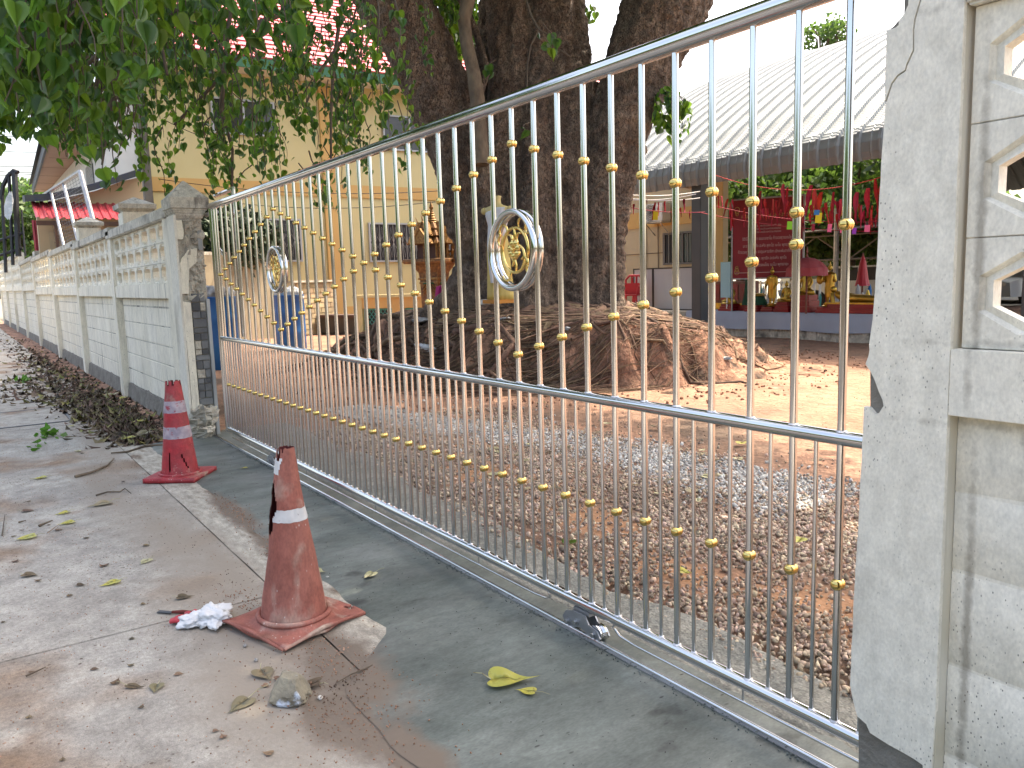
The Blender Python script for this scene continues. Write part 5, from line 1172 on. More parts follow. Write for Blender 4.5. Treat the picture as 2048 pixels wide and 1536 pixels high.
# =====================================================================================
# PAVILION AND HALL, RIGHT
# =====================================================================================
pav = thing('pavilion', 'open pavilion with silver white curved sheet roof and dark steel column', 'pavilion', (-9, 13, 0))
Y0 = 10.0
prof = []                                             # (y, z) of the roof arc from the eave lip over the crest
for k in range(7): a = math.radians(-35+k*21); prof.append((Y0+.30-.36*math.cos(a)*1.0, 3.36+.26*math.sin(a)-.0))
for k in range(1, 27):
    t = k/26; prof.append((Y0+.30+t*15.4, 3.62+3.42*math.sin(PI*(.035+.965*t))-.36*(1-t)**8*0))
prof = [(Y0, 3.0), (Y0-.045, 3.12), (Y0-.06, 3.27), (Y0-.02, 3.42), (Y0+.08, 3.53)]+[(Y0+.2+t*15.6, 3.60+3.25*math.sin(PI*min(1, .0+t))**.92) for t in np.linspace(0, 1, 30)]
RW = .37
rows = []
x = -3.0; k = 0
while x > -14.6:
    mb = MB(); xs = [0, .02, .045, .07, .09, .185, .205, .225, .37]; hs = [0, .042, .046, .042, 0, 0, .012, 0, 0]
    V = []
    for (y, z), (y2, z2) in zip(prof, prof[1:]+[prof[-1]]):
        dy, dz = (y2-y, z2-z) if (y2, z2) != (y, z) else (1, -1); L_ = math.hypot(dy, dz); ny, nz_ = -dz/L_, dy/L_
        for a, h in zip(xs, hs): V.append((x-a*RW/.37, y+ny*h, z+nz_*h))
    n = len(xs); MB().add(V, [(i*n+j, i*n+j+1, (i+1)*n+j+1, (i+1)*n+j) for i in range(len(prof)-1) for j in range(n-1)]).build('roof_sheet', 'roofsheet', pav)
    x -= RW; k += 1
m = M['roofsheet']; t = m.node_tree                      # crimps across each sheet
wv = t.nodes.new('ShaderNodeTexWave'); wv.bands_direction = 'Y'; wv.inputs['Scale'].default_value = 7; wv.inputs['Distortion'].default_value = 0
geo = t.nodes.new('ShaderNodeNewGeometry'); t.links.new(geo.outputs['Position'], wv.inputs['Vector'])
bp = t.nodes.new('ShaderNodeBump'); bp.inputs['Distance'].default_value = .01; bp.inputs['Strength'].default_value = .5; t.links.new(wv.outputs[1], bp.inputs['Height'])
b = [n for n in t.nodes if n.type == 'BSDF_PRINCIPLED'][0]; t.links.new(bp.outputs[0], b.inputs['Normal'])
MB().add([(-14.6, Y0+.15, 3.55), (-3, Y0+.15, 3.55), (-3, Y0+.23, 3.6), (-14.6, Y0+.23, 3.6)], [(0, 1, 2, 3)]).build('lip_joint', 'galv', pav)
cx0 = on(1399, 500, 1, Y0+.25)
MB().bbox((cx0[0]-.12, Y0+.15, -.1), (cx0[0]+.12, Y0+.39, 3.5), .008).build('column', 'darksteel', pav)
for x in (-5.0, ): MB().bbox((x-.12, Y0+.15, -.1), (x+.12, Y0+.39, 3.5), .008).build('column', 'darksteel', pav)
for x in (cx0[0], -5.0): MB().bbox((x-.12, 25.2, -.1), (x+.12, 25.45, 3.6), .008).build('column', 'darksteel', pav)
MB().box((-14.6, Y0+.2, 3.3), (-3, Y0+.32, 3.42)).build('eave_beam', 'darksteel', pav)
for x in (cx0[0], -5.0, -14.3):
    MB().tube([(x, y, z-.14) for y, z in prof[5:]], .05, 6).build('arch_truss', 'darksteel', pav); MB().tube([(x, y, z-.5) for y, z in prof[6:-1]], .04, 6).build('arch_truss', 'darksteel', pav)
for k in range(9): y, z = prof[6+k*3]; MB().box((-14.6, y-.04, z-.13), (-3, y+.04, z-.07)).build('purlin', 'darksteel', pav)
MB().tube([on(1310, 363, 1, Y0+.4), on(1393, 376, 1, Y0+.3)], .04, 6).build('wooden_brace', 'weathered', pav)
# hall
hall = thing('cream_hall', 'single storey cream hall behind the dark column under the curved roof', 'building', (-18, 15, 0))
MB().box((-32, 14, -.1), (-13.69, 14.22, 4.4)).build('wall', 'creamwall', hall)
MB().box((-13.86, 13.96, 0), (-13.66, 13.998, 4.4)).build('corner_pilaster', 'orange', hall)
MB().box((-32, 13.97, 2.62), (-13.86, 13.998, 3.05)).build('band', 'orange', hall)
MB().box((-32, 13.985, 1.9), (-13.86, 13.998, 1.915)).build('joint', 'rust', hall)
def windowy(par, x0, x1, z0, z1, Y):
    w = MB().box((x0, Y-.02, z0), (x1, Y-.004, z1)).build('window', 'glassdark', par)
    f = MB(); t = .05
    for a, b, c, d in ((x0-t, x0, z0-t, z1+t), (x1, x1+t, z0-t, z1+t), (x0, x1, z0-t, z0), (x0, x1, z1, z1+t), ((x0+x1)/2-.025, (x0+x1)/2+.025, z0, z1)): f.box((a, Y-.06, c), (b, Y-.003, d))
    f.build('frame', 'shedsteel', w)
    cu = MB(); n = 30; V = []
    for k in range(n+1): q = x0+(x1-x0)*(.42+.56*k/n); V += [(q, Y-.024-.008*math.sin(k*1.9), z0+.02), (q, Y-.024-.008*math.sin(k*1.9), z1-.02)]
    cu.add(V, [(2*k, 2*k+2, 2*k+3, 2*k+1) for k in range(n)]).build('curtain', 'curtain', w)
    g = MB()
    for k in range(9): q = x0+(x1-x0)*k/8; g.tube([(q, Y-.05, z0), (q, Y-.05, z1)], .009, 4)
    g.build('grille', 'grille', w)
p = on(1331, 470, 1, 14); q = on(1400, 523, 1, 14); windowy(hall, p[0], q[0]+.1, q[2], p[2], 14)
p = on(1215, 466, 1, 14); q = on(1246, 524, 1, 14); windowy(hall, p[0]-.5, q[0], q[2], p[2], 14)
ac = thing('air_conditioner', 'beige air conditioner unit on a bracket on the hall wall', 'air conditioner', (0, 0, 0))
p = on(1292, 410, 1, 13.7); q = on(1329, 441, 1, 13.7); ac.location = (p[0], 13.7, q[2])
MB().bbox((p[0], 13.62, q[2]), (q[0], 13.94, p[2]), .015).build('case', 'white', ac)
g = MB(); cxx, czz = p[0]+(q[0]-p[0])*.36, (p[2]+q[2])/2
for r in (.07, .12, .17, .21): g.torus((cxx, 13.612, czz), r, .006, n=24, m=4)
for k in range(8): a = k*PI/8; g.tube([(cxx-.21*math.cos(a), 13.612, czz-.21*math.sin(a)), (cxx+.21*math.cos(a), 13.612, czz+.21*math.sin(a))], .004, 4)
g.build('fan_grille', 'darksteel', ac); MB().box((p[0]+.02, 13.6, q[2]-.04), (q[0]-.02, 13.99, q[2]-.001)).build('bracket', 'weathered', ac)
for x in (p[0]+.05, q[0]-.1): MB().tube([(x, 13.64, q[2]-.05), (x, 13.985, q[2]-.35)], .015, 5).build('strut', 'weathered', ac)
for k, px in enumerate((1291, 1316)):
    a = on(px, 448, 1, 13.96); wire('wall_pipe', ('brown drain pipe left below', 'thin dark cable right below')[k]+' the air conditioner on the hall wall', a, (a[0], 13.96, .6), 0, .018-.006*k, m='rust')
pb = thing('partition_board', 'grey white partition boards in black frames leaning before the hall', 'partition', (0, 0, 0))
YB = 12.2; p0 = on(1267, 538, 1, YB); p1 = on(1306, 536, 1, YB); p2 = on(1400, 532, 1, YB); zb = on(1340, 620, 1, YB)[2]; pb.location = (p0[0], YB, 0)
for a, b in ((p0[0], p1[0]), (p1[0], p2[0]+.3)):
    bd = MB().box((a+.03, YB, zb+.03), (b-.03, YB+.02, p1[2]-.03)).build('board', 'board', pb); f = MB()
    for q in ((a, zb, b, zb+.03), (a, p1[2]-.03, b, p1[2]), (a, zb+.03, a+.03, p1[2]-.03), (b-.03, zb+.03, b, p1[2]-.03)): f.box((q[0], YB-.012, q[1]), (q[2], YB+.032, q[3]))
    f.build('frame', 'black', bd)
for x in (p0[0]+.2, p2[0]): MB().box((x, YB-.1, 0), (x+.05, YB+.2, zb)).build('foot', 'black', pb)
# red plastic chairs
def chair(loc, rz, label):
    t = thing('plastic_chair', label, 'chair', loc, rz)
    def b(n, f): return f(MB()).build(n, 'redplastic', t, world=False, smooth=False)
    b('seat', lambda m_: m_.bbox((-.22, -.22, .42), (.22, .22, .45), .012))
    for sx in (-1, 1):
        for sy in (-1, 1): b('leg', lambda m_: m_.tube([(sx*.19, sy*.19, .43), (sx*.24, sy*.24, 0)], [.028, .02], 6))
        b('armrest', lambda m_: m_.tube([(sx*.21, -.2, .43), (sx*.25, -.2, .64), (sx*.25, .1, .66), (sx*.21, .22, .7)], .02, 6))
    b('backrest', lambda m_: m_.tube([(-.2, .2, .43), (-.21, .25, .8), (-.12, .27, .9), (.12, .27, .9), (.21, .25, .8), (.2, .2, .43)], .028, 6).tube([(-.06, .22, .45), (-.06, .27, .88)], .025, 4).tube([(.06, .22, .45), (.06, .27, .88)], .025, 4).box((-.19, .2, .45), (.19, .235, .72)))
    return t
q = on(1262, 600, 1, 11.6)
chair((q[0], 11.6, .42), .5, 'red plastic chair beside the left end of the partition boards'); chair((q[0]-.35, 12.3, .42), .9, 'second red plastic chair half hidden behind the tree trunk')
MB().box((q[0]-1.2, 11.2, 0), (q[0]+.9, 13.9, .419)).build('hall_step', 'weathered', kind='structure')

# altar table with statues
YT = 11.5
tb = thing('altar_table', 'long low altar platform draped in pale blue cloth', 'table', (-10, YT, 0))
MB().box((-12.6, YT+.02, -.02), (-6.5, YT+1.6, .2)).build('plinth', 'weathered', tb); MB().box((-12.5, YT+.05, .2), (-6.6, YT+1.5, .49)).build('top', 'white', tb)
cl = MB(); V = []; n = 150
for k in range(n+1):
    x = -12.55+k*6.0/n; w = .022*math.sin(x*5.2)+.02*noise.noise(Vector((x*3, 0, 0)))
    V += [(x, YT+1.5, .512), (x, YT+.04, .512), (x, YT+.0, .50), (x, YT-.02+w*.4, .34), (x, YT-.045+w, .17+.015*math.sin(x*3))]
o = cl.add(V, [(5*k+j, 5*k+5+j, 5*k+6+j, 5*k+1+j) for k in range(n) for j in range(4)]).build('table_cloth', 'bluecloth', smooth=True, fixn=True); tag(o, 'pale blue cloth hanging over the front of the altar platform', 'cloth')
ZA = .513
def ax_at(px): return float(on(px, 600, 1, YT+.35)[0])
def zpx(py, px=1600): return float(on(px, py, 1, YT+.35)[2])
def rbase(t, w, h, d=.4, steps=3, m='redlacquer', name='base'):
    mb = MB()
    for k in range(steps):
        s_ = 1-.12*k; mb.bbox((-w/2*s_, -d/2*s_, h*k/steps), (w/2*s_, d/2*s_, h*(k+1)/steps-.001), .008)
    return mb.build(name, m, t, world=False)
def skin_body(name, pts, edges, rad, mt, t, z):
    me = bpy.data.meshes.new(name); me.from_pydata([(p[0], p[1], p[2]+z) for p in pts], edges, []); o = bpy.data.objects.new(name, me); COL.objects.link(o); o.parent = t
    sk = o.modifiers.new('s', 'SKIN'); sv_ = me.skin_vertices[0].data
    for i, r in enumerate(rad): sv_[i].radius = (r, r) if not isinstance(r, tuple) else r; sv_[i].use_root = (i == 0)
    sk.use_smooth_shade = True; sb = o.modifiers.new('b', 'SUBSURF'); sb.levels = sb.render_levels = 1
    dg = bpy.context.evaluated_depsgraph_get(); m2 = bpy.data.meshes.new_from_object(o.evaluated_get(dg)); o.modifiers.clear(); o.data = m2
    m2.materials.clear(); m2.materials.append(M[mt]); m2.polygons.foreach_set('use_smooth', [True]*len(m2.polygons)); return o
def head(t, z, s, m='goldleaf', y=0., x=0.):
    MB().sphere((x, y, z), s, 14, 10, (.86, .92, 1.15)).sphere((x, y+.1*s, z+s*1.15), s*.45, 10, 7).lathe([(s*.28, 0), (s*.2, s*.35), (s*.03, s*1.0)], 8, (x, y+.1*s, z+s*1.4)).sphere((x-s*.85, y, z-s*.2), s*.28, 6, 5, (.4, .6, 1.6)).sphere((x+s*.85, y, z-s*.2), s*.28, 6, 5, (.4, .6, 1.6)).sphere((x, y-s*.92, z-.1*s), s*.16, 6, 5, (.7, 1, 1.3)).build('head', m, t, world=False, smooth=True)
def seated(px, h, bh, bw_, label, y=YT+.35, m='goldleaf'):
    t = thing('seated_statue', label, 'statue', (ax_at(px), y, ZA)); rbase(t, bw_, bh); s = h/.9
    pts = [(0, 0, .16), (0, 0, .34), (0, 0, .50), (0, 0, .60), (-.13, 0, .52), (-.2, -.02, .36), (-.12, -.16, .2), (.13, 0, .52), (.22, -.02, .36), (.2, -.2, .2), (-.12, -.05, .1), (-.34, -.1, .07), (-.1, -.24, .08), (.12, -.05, .1), (.34, -.1, .07), (.1, -.26, .1)]
    ed = [(0, 1), (1, 2), (2, 3), (2, 4), (4, 5), (5, 6), (2, 7), (7, 8), (8, 9), (0, 10), (10, 11), (11, 12), (0, 13), (13, 14), (14, 15)]
    rd = [.13, .11, .12, .05, .06, .045, .035, .06, .045, .035, .09, .075, .05, .09, .075, .05]
    skin_body('body', [(a*s, b_*s, c*s) for a, b_, c in pts], ed, [r*s for r in rd], m, t, bh)
    head(t, bh+.70*s, .085*s, m); MB().lathe([(.34*s, 0), (.36*s, .03*s), (.3*s, .06*s)], 20, (0, -.08*s, bh), ey=.75).build('lotus_seat', m, t, world=False); return t
def standing(px, h, bh, bw_, label, y=YT+.35, bowl=False):
    t = thing('standing_statue', label, 'statue', (ax_at(px), y, ZA)); rbase(t, bw_, bh, steps=2); s = h/1.0
    MB().lathe([(.16*s, 0), (.18*s, .03*s), (.13*s, .05*s), (.14*s, .07*s)], 20, (0, 0, bh)).build('pedestal', 'goldleaf', t, world=False)
    z = bh+.07*s
    o = skin_body('body', [(0, 0, .44*s), (0, 0, .56*s), (0, 0, .68*s), (0, 0, .77*s), (-.12*s, 0, .69*s), (-.16*s, -.02*s, .52*s), (-.12*s if not bowl else -.06*s, -.14*s, .40*s if not bowl else .56*s), (.12*s, 0, .69*s), (.16*s, -.02*s, .52*s), (.12*s if not bowl else .2*s, -.12*s, .40*s if not bowl else .6*s), (-.05*s, 0, .3*s), (-.05*s, 0, .02*s), (-.05*s, -.08*s, .015*s), (.05*s, 0, .3*s), (.05*s, 0, .02*s), (.05*s, -.08*s, .015*s)],
        [(0, 1), (1, 2), (2, 3), (2, 4), (4, 5), (5, 6), (2, 7), (7, 8), (8, 9), (0, 10), (10, 11), (11, 12), (0, 13), (13, 14), (14, 15)], [.1*s, .085*s, .105*s, .035*s, .05*s, .035*s, .025*s, .05*s, .035*s, .025*s, .06*s, .028*s, .02*s, .06*s, .028*s, .02*s], 'goldleaf', t, z)
    mb = MB(); n = 20; vs = []; pr = [(.16, .115, .07), (.3, .12, .075), (.45, .12, .08), (.6, .125, .085), (.7, .12, .08)]
    for z_, rx, ry in pr:
        for k in range(n): a = 2*PI*k/n; f = 1+.06*math.sin(a*7+z_*9); vs.append((rx*s*f*math.cos(a), ry*s*f*math.sin(a), z+z_*s))
    mb.add(vs, [(i*n+k, i*n+(k+1) % n, (i+1)*n+(k+1) % n, (i+1)*n+k) for i in range(4) for k in range(n)]).build('robe', 'goldleaf', t, world=False, smooth=True)
    if bowl: MB().sphere((-.2*s, -.1*s, z+.58*s), .09*s, 14, 9, (1, .5, 1.3)).build('fan', 'goldleaf', t, world=False, smooth=True)
    head(t, z+.85*s, .062*s); return t
seated(1461, .50, .15, .36, 'small gilded seated statue leftmost on the altar')
t = thing('draped_statue', 'dark green draped figure behind the leftmost altar statues', 'statue', (ax_at(1489)-.02, YT+.55, ZA)); rbase(t, .42, .12)
MB().lathe([(.17, .12), (.13, .3), (.10, .6), (.12, .8), (.06, .9), (.07, .98), (.02, 1.05)], 18, (0, 0, 0)).build('robe', 'greencloth', t, world=False, smooth=True)
t = thing('draped_altar_stand', 'red altar base wrapped with green cloth next to the standing statue', 'altar base', (ax_at(1517), YT+.3, ZA)); rbase(t, .34, .13)
MB().lathe([(.2, .13), (.21, .18), (.16, .27), (.15, .31)], 20, (0, 0, 0)).build('green_wrap', 'greencloth', t, world=False); MB().lathe([(.16, .31), (.19, .33), (.13, .37)], 16, (0, 0, 0)).build('gold_rim', 'goldleaf', t, world=False)
standing(1544, .77, .10, .30, 'slim gilded standing statue with hands at its sides in front of the banner')
seated(1573, .44, .20, .36, 'small gilded seated statue under the left rim of the red parasol')
seated(1612, .58, .34, .42, 'largest gilded seated statue on a tall red base under the red parasol')
standing(1659, .80, .11, .36, 'gilded standing statue holding a round fan right of the parasol', bowl=True)
t = thing('reclining_statue', 'gilded reclining statue on a long red base at the right end of the altar', 'statue', (ax_at(1715), YT+.35, ZA)); rbase(t, 1.15, .17, .45, 2)
skin_body('body', [(0, 0, .1), (-.22, 0, .11), (-.38, 0, .16), (-.46, 0, .22), (.25, 0, .09), (.5, 0, .07), (.56, -.04, .07)], [(0, 1), (1, 2), (2, 3), (0, 4), (4, 5), (5, 6)], [.09, .11, .09, .05, .08, .045, .03], 'goldleaf', t, .17)
MB().sphere((-.5, 0, .17+.27), .065, 12, 8).build('head', 'goldleaf', t, world=False, smooth=True); MB().bbox((-.56, -.2, .17), (.58, .2, .20), .008).build('bed', 'goldleaf', t, world=False)
MB().tube([(-.46, -.06, .17), (-.47, -.07, .3), (-.5, -.04, .36)], [.04, .035, .03], 8).build('arm', 'goldleaf', t, world=False, smooth=True)
t = thing('carved_cabinet', 'low carved red brown cabinet behind the leftmost altar statue', 'cabinet', (ax_at(1450), YT+.9, ZA))
MB().bbox((-.75, -.15, .14), (.35, .15, .62), .01).build('body', 'brownwood', t, world=False); MB().box((-.75, -.16, 0), (.35, .15, .139)).build('plinth', 'goldleaf', t, world=False)
for k in range(4): MB().bbox((-.70+k*.26, -.165, .2), (-.49+k*.26, -.151, .56), .006).build('door', 'redlacquer', t, world=False)
t = thing('water_bottle', 'small pale blue bottle at the left end of the altar', 'bottle', (ax_at(1437), YT+.12, ZA)); MB().lathe([(.03, 0), (.033, .01), (.033, .08), (.012, .11), (.012, .135)], 12, (0, 0, 0)).build('body', 'bottle', t, world=False); MB().lathe([(.014, .136), (.014, .15)], 10, (0, 0, 0)).build('cap', 'white', t, world=False)
t = thing('offering_pedestal', 'white round pedestal bowl between the standing and seated statues', 'pedestal', (ax_at(1553), YT+.75, ZA)); MB().lathe([(.14, 0), (.1, .04), (.08, .15), (.2, .32), (.22, .42), (.2, .42)], 20, (0, 0, 0)).build('bowl', 'white', t, world=False, smooth=True)
# parasol
uc = atz(1614, 514, 15.0); t = thing('red_parasol', 'dusty dark red parasol with scalloped rim over the altar', 'parasol', (uc[0], uc[1], ZA))
hz = float(uc[2])-ZA; n = 16; V = [(0, 0, hz)]; R_ = [.14, .27, .37, .385]; Hh = [-.03, -.10, -.21, -.36]
for r, h in zip(R_, Hh):
    for k in range(n): a = 2*PI*k/n; q = r*(1 if k % 2 == 0 else .965); V.append((q*math.cos(a), q*math.sin(a), hz+h+(.015 if k % 2 and h < -.2 else 0)))
MB().add(V, [(0, 1+k, 1+(k+1) % n) for k in range(n)]+[(1+i*n+k, 1+(i+1)*n+k, 1+(i+1)*n+(k+1) % n, 1+i*n+(k+1) % n) for i in range(3) for k in range(n)]).build('canopy', 'umb', t, world=False)
MB().tube([(0, 0, 0), (0, 0, hz)], .018, 8).build('pole', 'brownwood', t, world=False); MB().lathe([(.03, 0), (.012, .06), (.025, .09), (.003, .2)], 8, (0, 0, hz)).build('finial', 'brownwood', t, world=False)
for k in range(8): a = 2*PI*k/8; MB().tube([(0, 0, hz-.25), (.36*math.cos(a), .36*math.sin(a), hz-.2)], .006, 4).build('rib', 'brownwood', t, world=False)
# banner with Thai text
bn = thing('red_banner', 'dark red framed banner with Thai prayer lettering', 'banner', (0, 0, 0))
TL = atz(1466, 402, 16.6); TR_ = atz(1607, 413, 15.9); BLz = atz(1466, 557, 16.6)[2]
bn.location = (TL[0], TL[1], 0); dx = np.array((TR_[0]-TL[0], TR_[1]-TL[1])); Wb = float(np.linalg.norm(dx)); ab = math.atan2(dx[1], dx[0]); bn.rotation_euler = (0, 0, ab)
zt, zbn = float(TL[2]), float(BLz); Hb = zt-zbn
MB().box((0, 0, zbn), (Wb, .012, zt)).build('sheet', 'banner', bn, world=False)
for q in ((-.03, zbn-.9, 0, zt+.03), (Wb, zbn-.9, Wb+.03, zt+.03), (0, zt, Wb, zt+.03), (0, zbn-.03, Wb, zbn)): MB().box((q[0], -.012, q[1]), (q[2], .03, q[3])).build('frame', 'galv', bn, world=False)
def text(s_, x, z, size, m, par, wmax=None, rotz=0):
    c = bpy.data.curves.new('t', 'FONT'); c.body = s_; c.size = size; c.align_x = 'CENTER'; o = bpy.data.objects.new('t', c); COL.objects.link(o)
    dg = bpy.context.evaluated_depsgraph_get(); me = bpy.data.meshes.new_from_object(o.evaluated_get(dg)); bpy.data.objects.remove(o)
    me.materials.clear(); me.materials.append(M[m]); w = bpy.data.objects.new('lettering', me); COL.objects.link(w); w.parent = par
    xs = [v.co.x for v in me.vertices]; ww = (max(xs)-min(xs)) if xs else 1
    sx = (wmax/ww) if wmax else 1
    w.location = (x, -.004, z); w.rotation_euler = (PI/2, 0, 0); w.scale = (sx, 1, 1); return w
u = Wb/141; v = Hb/155                                        # banner pixels to metres
def tz(py): return zt-(py-402)*v
text('คำบูชา    ท้าวเวสสุวรรณ', Wb*.5, tz(438), .115, 'textgold', bn, 104*u)
for k, s_ in enumerate(('นะโม ตัสสะ ภะคะวะโต อะระหะโต สัมมาสัมพุทธัสสะ',)*3): text(s_, Wb*.5, tz(456+k*6.2), .052, 'textwhite', bn, 56*u)
for s_, py, w_ in (('อิติปิโส ภะคะวา ยมมะราชาโน ท้าวเวสสุวรรณโณ', 482, 100), ('มะระณัง สุขัง อะหัง สุคะโต นะโม พุทธายะ', 496, 98), ('ท้าวเวสสุวรรณโณ จาตุมะหาราชิกา ยักขะพันตาภัทภูริโต', 508, 118), ('เวสสะ พุสะ พุทธัง อะระหัง พุทโธ', 521, 78), ('ท้าวเวสสุวรรณโณ นะโม พุทธายะ', 534, 86)): text(s_, Wb*.5, tz(py), .085, 'textwhite', bn, w_*u)
for k, (x, z) in enumerate(((.09, tz(420)), (.09, tz(545)))):
    g = MB(); [g.torus((x, -.008, z+(.05 if k else -.05)*j), .05-.012*j, .006, n=16, m=4) for j in range(3)]; g.build('corner_ornament', 'textgold', bn, world=False)
MB().box((.05, -.003, tz(547)), (Wb-.2, -.001, tz(546))).build('line', 'textwhite', bn, world=False)
# ribbons and paper tags on strings
def ribbon_mesh(seed, w, l):
    n = 9; V = []; 
    for i in range(n):
        t = i/(n-1); ww = w*(.35+.65*math.sin(PI*min(1, t*1.2+.12))); ox = .03*noise.noise(Vector((seed, t*2, 0))); a = 1.2*noise.noise(Vector((seed, t*1.3, 4)))
        V += [(ox-ww*math.cos(a), -ww*math.sin(a), -t*l), (ox+.3*ww, .012, -t*l), (ox+ww*math.cos(a), ww*math.sin(a), -t*l)]
    V += [(x, y+.006, z) for x, y, z in V]; b = 3*n
    return V, [(3*i+j, 3*i+3+j, 3*i+4+j, 3*i+1+j) for i in range(n-1) for j in range(2)]+[(b+3*i+1+j, b+3*i+4+j, b+3*i+3+j, b+3*i+j) for i in range(n-1) for j in range(2)]
prot = [MB().add(*ribbon_mesh(s_, .030, 1.)) for s_ in (1.3, 4.1, 7.7, 9.2)]
rib = [p_.build('red_ribbon', 'redcloth') for p_ in prot]
def ribbon(px, py0, py1, Z, k, lab, grp, w=1.):
    a = atz(px, py0, Z); c = rib[k % 4].copy(); COL.objects.link(c); c.location = Vector(a.tolist()); l = (py1-py0)*Z/F; c.scale = (w, 1, l); c.rotation_euler = (0, random.gauss(0, .16), random.uniform(-1, 1))
    return tag(c, lab, 'ribbon', grp)
random.seed(21)
for (a, b, sg, lab) in ((atz(1225, 408, 12), atz(1410, 424, 12), .05, 'thin string of red ribbons crossing before the air conditioner'), (atz(1430, 412, 13.2), atz(1800, 440, 12.4), .12, 'sagging string of red ribbons in front of the trees'), (atz(1400, 425, 13.6), atz(1800, 462, 13), .1, 'lower string carrying the bunched red ribbons and tags'), (atz(1430, 350, 13), atz(1790, 345, 12), .25, 'upper slack string the long red ribbons hang from')): wire('ribbon_string', lab, a, b, sg, .006, m='redcloth')
for k, (a, b) in enumerate((((1235, 387), (1400, 383)), ((1235, 393), (1400, 396)), ((1240, 398), (1392, 388)))): wire('cord_wire', '%s white cord strung under the pavilion eave' % ('upper', 'middle', 'lower')[k], atz(*a, 12.6), atz(*b, 12.6), .05, .008, m='white', group='white cords under the pavilion eave')
hallr = 0
for px, y0, y1, w in ((1262, 404, 428, .5), (1268, 408, 428, .4), (1294, 398, 412, .3), (1310, 405, 440, 1.3), (1316, 404, 432, 1.2), (1329, 402, 424, .5), (1361, 415, 434, .5), (1368, 398, 424, 1.), (1380, 420, 438, .4), (1430, 392, 418, 1.2), (1436, 392, 416, 1.2), (1442, 392, 414, .9)):
    ribbon(px, y0, y1, 12.3, int(px), 'short red ribbon on the string before the hall, number %d from the tree' % (hallr := hallr+1), 'red ribbons before the cream hall', w)
for k in range(34):
    px = random.uniform(1452, 1595); y0 = random.uniform(395, 425); ribbon(px, y0, y0+random.uniform(18, 42), random.uniform(13, 13.8), k, 'red ribbon hanging in front of the banner and its top edge', 'red ribbons over the banner', random.uniform(.5, 1.1))
longr = 0
for px, y0, y1, w in ((1521, 382, 440, 1.4), (1567, 368, 420, 1.0), (1575, 375, 410, 1.1), (1622, 370, 430, 1.5), (1632, 378, 425, 1.3), (1643, 384, 432, 1.2), (1652, 405, 448, .9), (1667, 384, 445, 1.3), (1676, 402, 440, 1.2), (1684, 398, 445, 1.1), (1700, 410, 440, .8), (1715, 384, 440, 1.2), (1722, 410, 455, .9), (1737, 376, 435, 1.3), (1742, 420, 450, .9), (1750, 358, 425, 1.2), (1758, 395, 440, .8), (1762, 372, 400, 1.0)):
    ribbon(px, y0, y1, 12.6, int(px), 'long bunched red ribbon against the green trees, number %d counted from the left' % (longr := longr+1), 'long red ribbons against the trees', w*1.15)
for k in range(44):
    px = random.uniform(1600, 1775); y0 = random.uniform(400, 440); ribbon(px, y0, min(468, y0+random.uniform(15, 40)), random.uniform(12.8, 13.8), k, 'small red ribbon in the dense row above the dark shed roof', 'small red ribbons above the shed', random.uniform(.4, .9))
for o in rib: bpy.data.objects.remove(o)
def tagp(px0, py0, px1, py1, m, lab, Z=12.2):
    a = atz(px0, py0, Z); b = atz(px1, py1, Z); w = abs(px1-px0)*Z/F; h = abs(py1-py0)*Z/F
    o = MB().box((-w/2, -.002, -h), (w/2, .002, 0)).build('paper_tag', m); o.location = Vector(((a+b)/2).tolist()); o.location.z = float(a[2]); o.rotation_euler = (0, .08, .55); tag(o, lab, 'tag')
tagp(1245, 413, 1254, 433, 'tagblue', 'blue paper tag hanging left of the air conditioner'); tagp(1307, 421, 1317, 440, 'tagyellow', 'yellow paper tag over the air conditioner')
tagp(1575, 443, 1586, 459, 'taggreen', 'lime green paper tag in front of the banner'); tagp(1632, 426, 1644, 446, 'tagyellow', 'dull yellow tag among the ribbons right of the banner')
tagp(1629, 420, 1639, 430, 'tagblue', 'small teal blue tag among the ribbons right of the banner'); tagp(1656, 448, 1664, 464, 'tagpink', 'pink paper tag above the left part of the dark shed')
tagp(1681, 456, 1689, 466, 'tagpink', 'deep pink tag beside the bar ball above the shed'); tagp(1705, 456, 1713, 468, 'tagpurple', 'purple paper tag above the dark shed'); tagp(1730, 450, 1740, 464, 'tagpink', 'rightmost pink tag near the gate pillar'); tagp(1624, 448, 1630, 462, 'redcloth', 'bright red tag above the left edge of the shed')
tagp(1684, 420, 1690, 432, 'tagorange', 'ochre tag between the long red ribbons')
# shed with truss behind
sh = thing('dark_shed', 'open shed with dark roof and grey steel truss behind the altar', 'shed', (-10, 20, 0))
a = on(1585, 468, 1, 19); b = on(1830, 478, 1, 19); c_ = on(1585, 512, 1, 19)
MB().add([(a[0]-5, 19, a[2]), (b[0]+2, 19, a[2]), (b[0]+2, 27, 1.9+1.2), (a[0]-5, 27, 1.9+1.2), (a[0]-5, 19, a[2]+.04), (b[0]+2, 19, a[2]+.04), (b[0]+2, 27, 3.2), (a[0]-5, 27, 3.2)], [(3, 2, 1, 0), (4, 5, 6, 7), (0, 1, 5, 4)]).build('roof', 'shedroof', sh)
MB().box((a[0]-5, 26.8, 1.75), (b[0]+2, 26.9, 3.3)).build('rear_wall', 'shedroof', sh)
for k in range(34): x = a[0]-4.8+k*.3; MB().box((x, 26.4, 1.7), (x+.12, 26.5, 2.1)).build('slat', 'shedsteel', sh)
zt_, zb_ = a[2]-.1, c_[2]-.15
for z in (zt_, zb_): MB().tube([(a[0]-5, 19.6, z), (b[0]+2, 19.6, z)], .03, 5).build('truss_chord', 'shedsteel', sh)
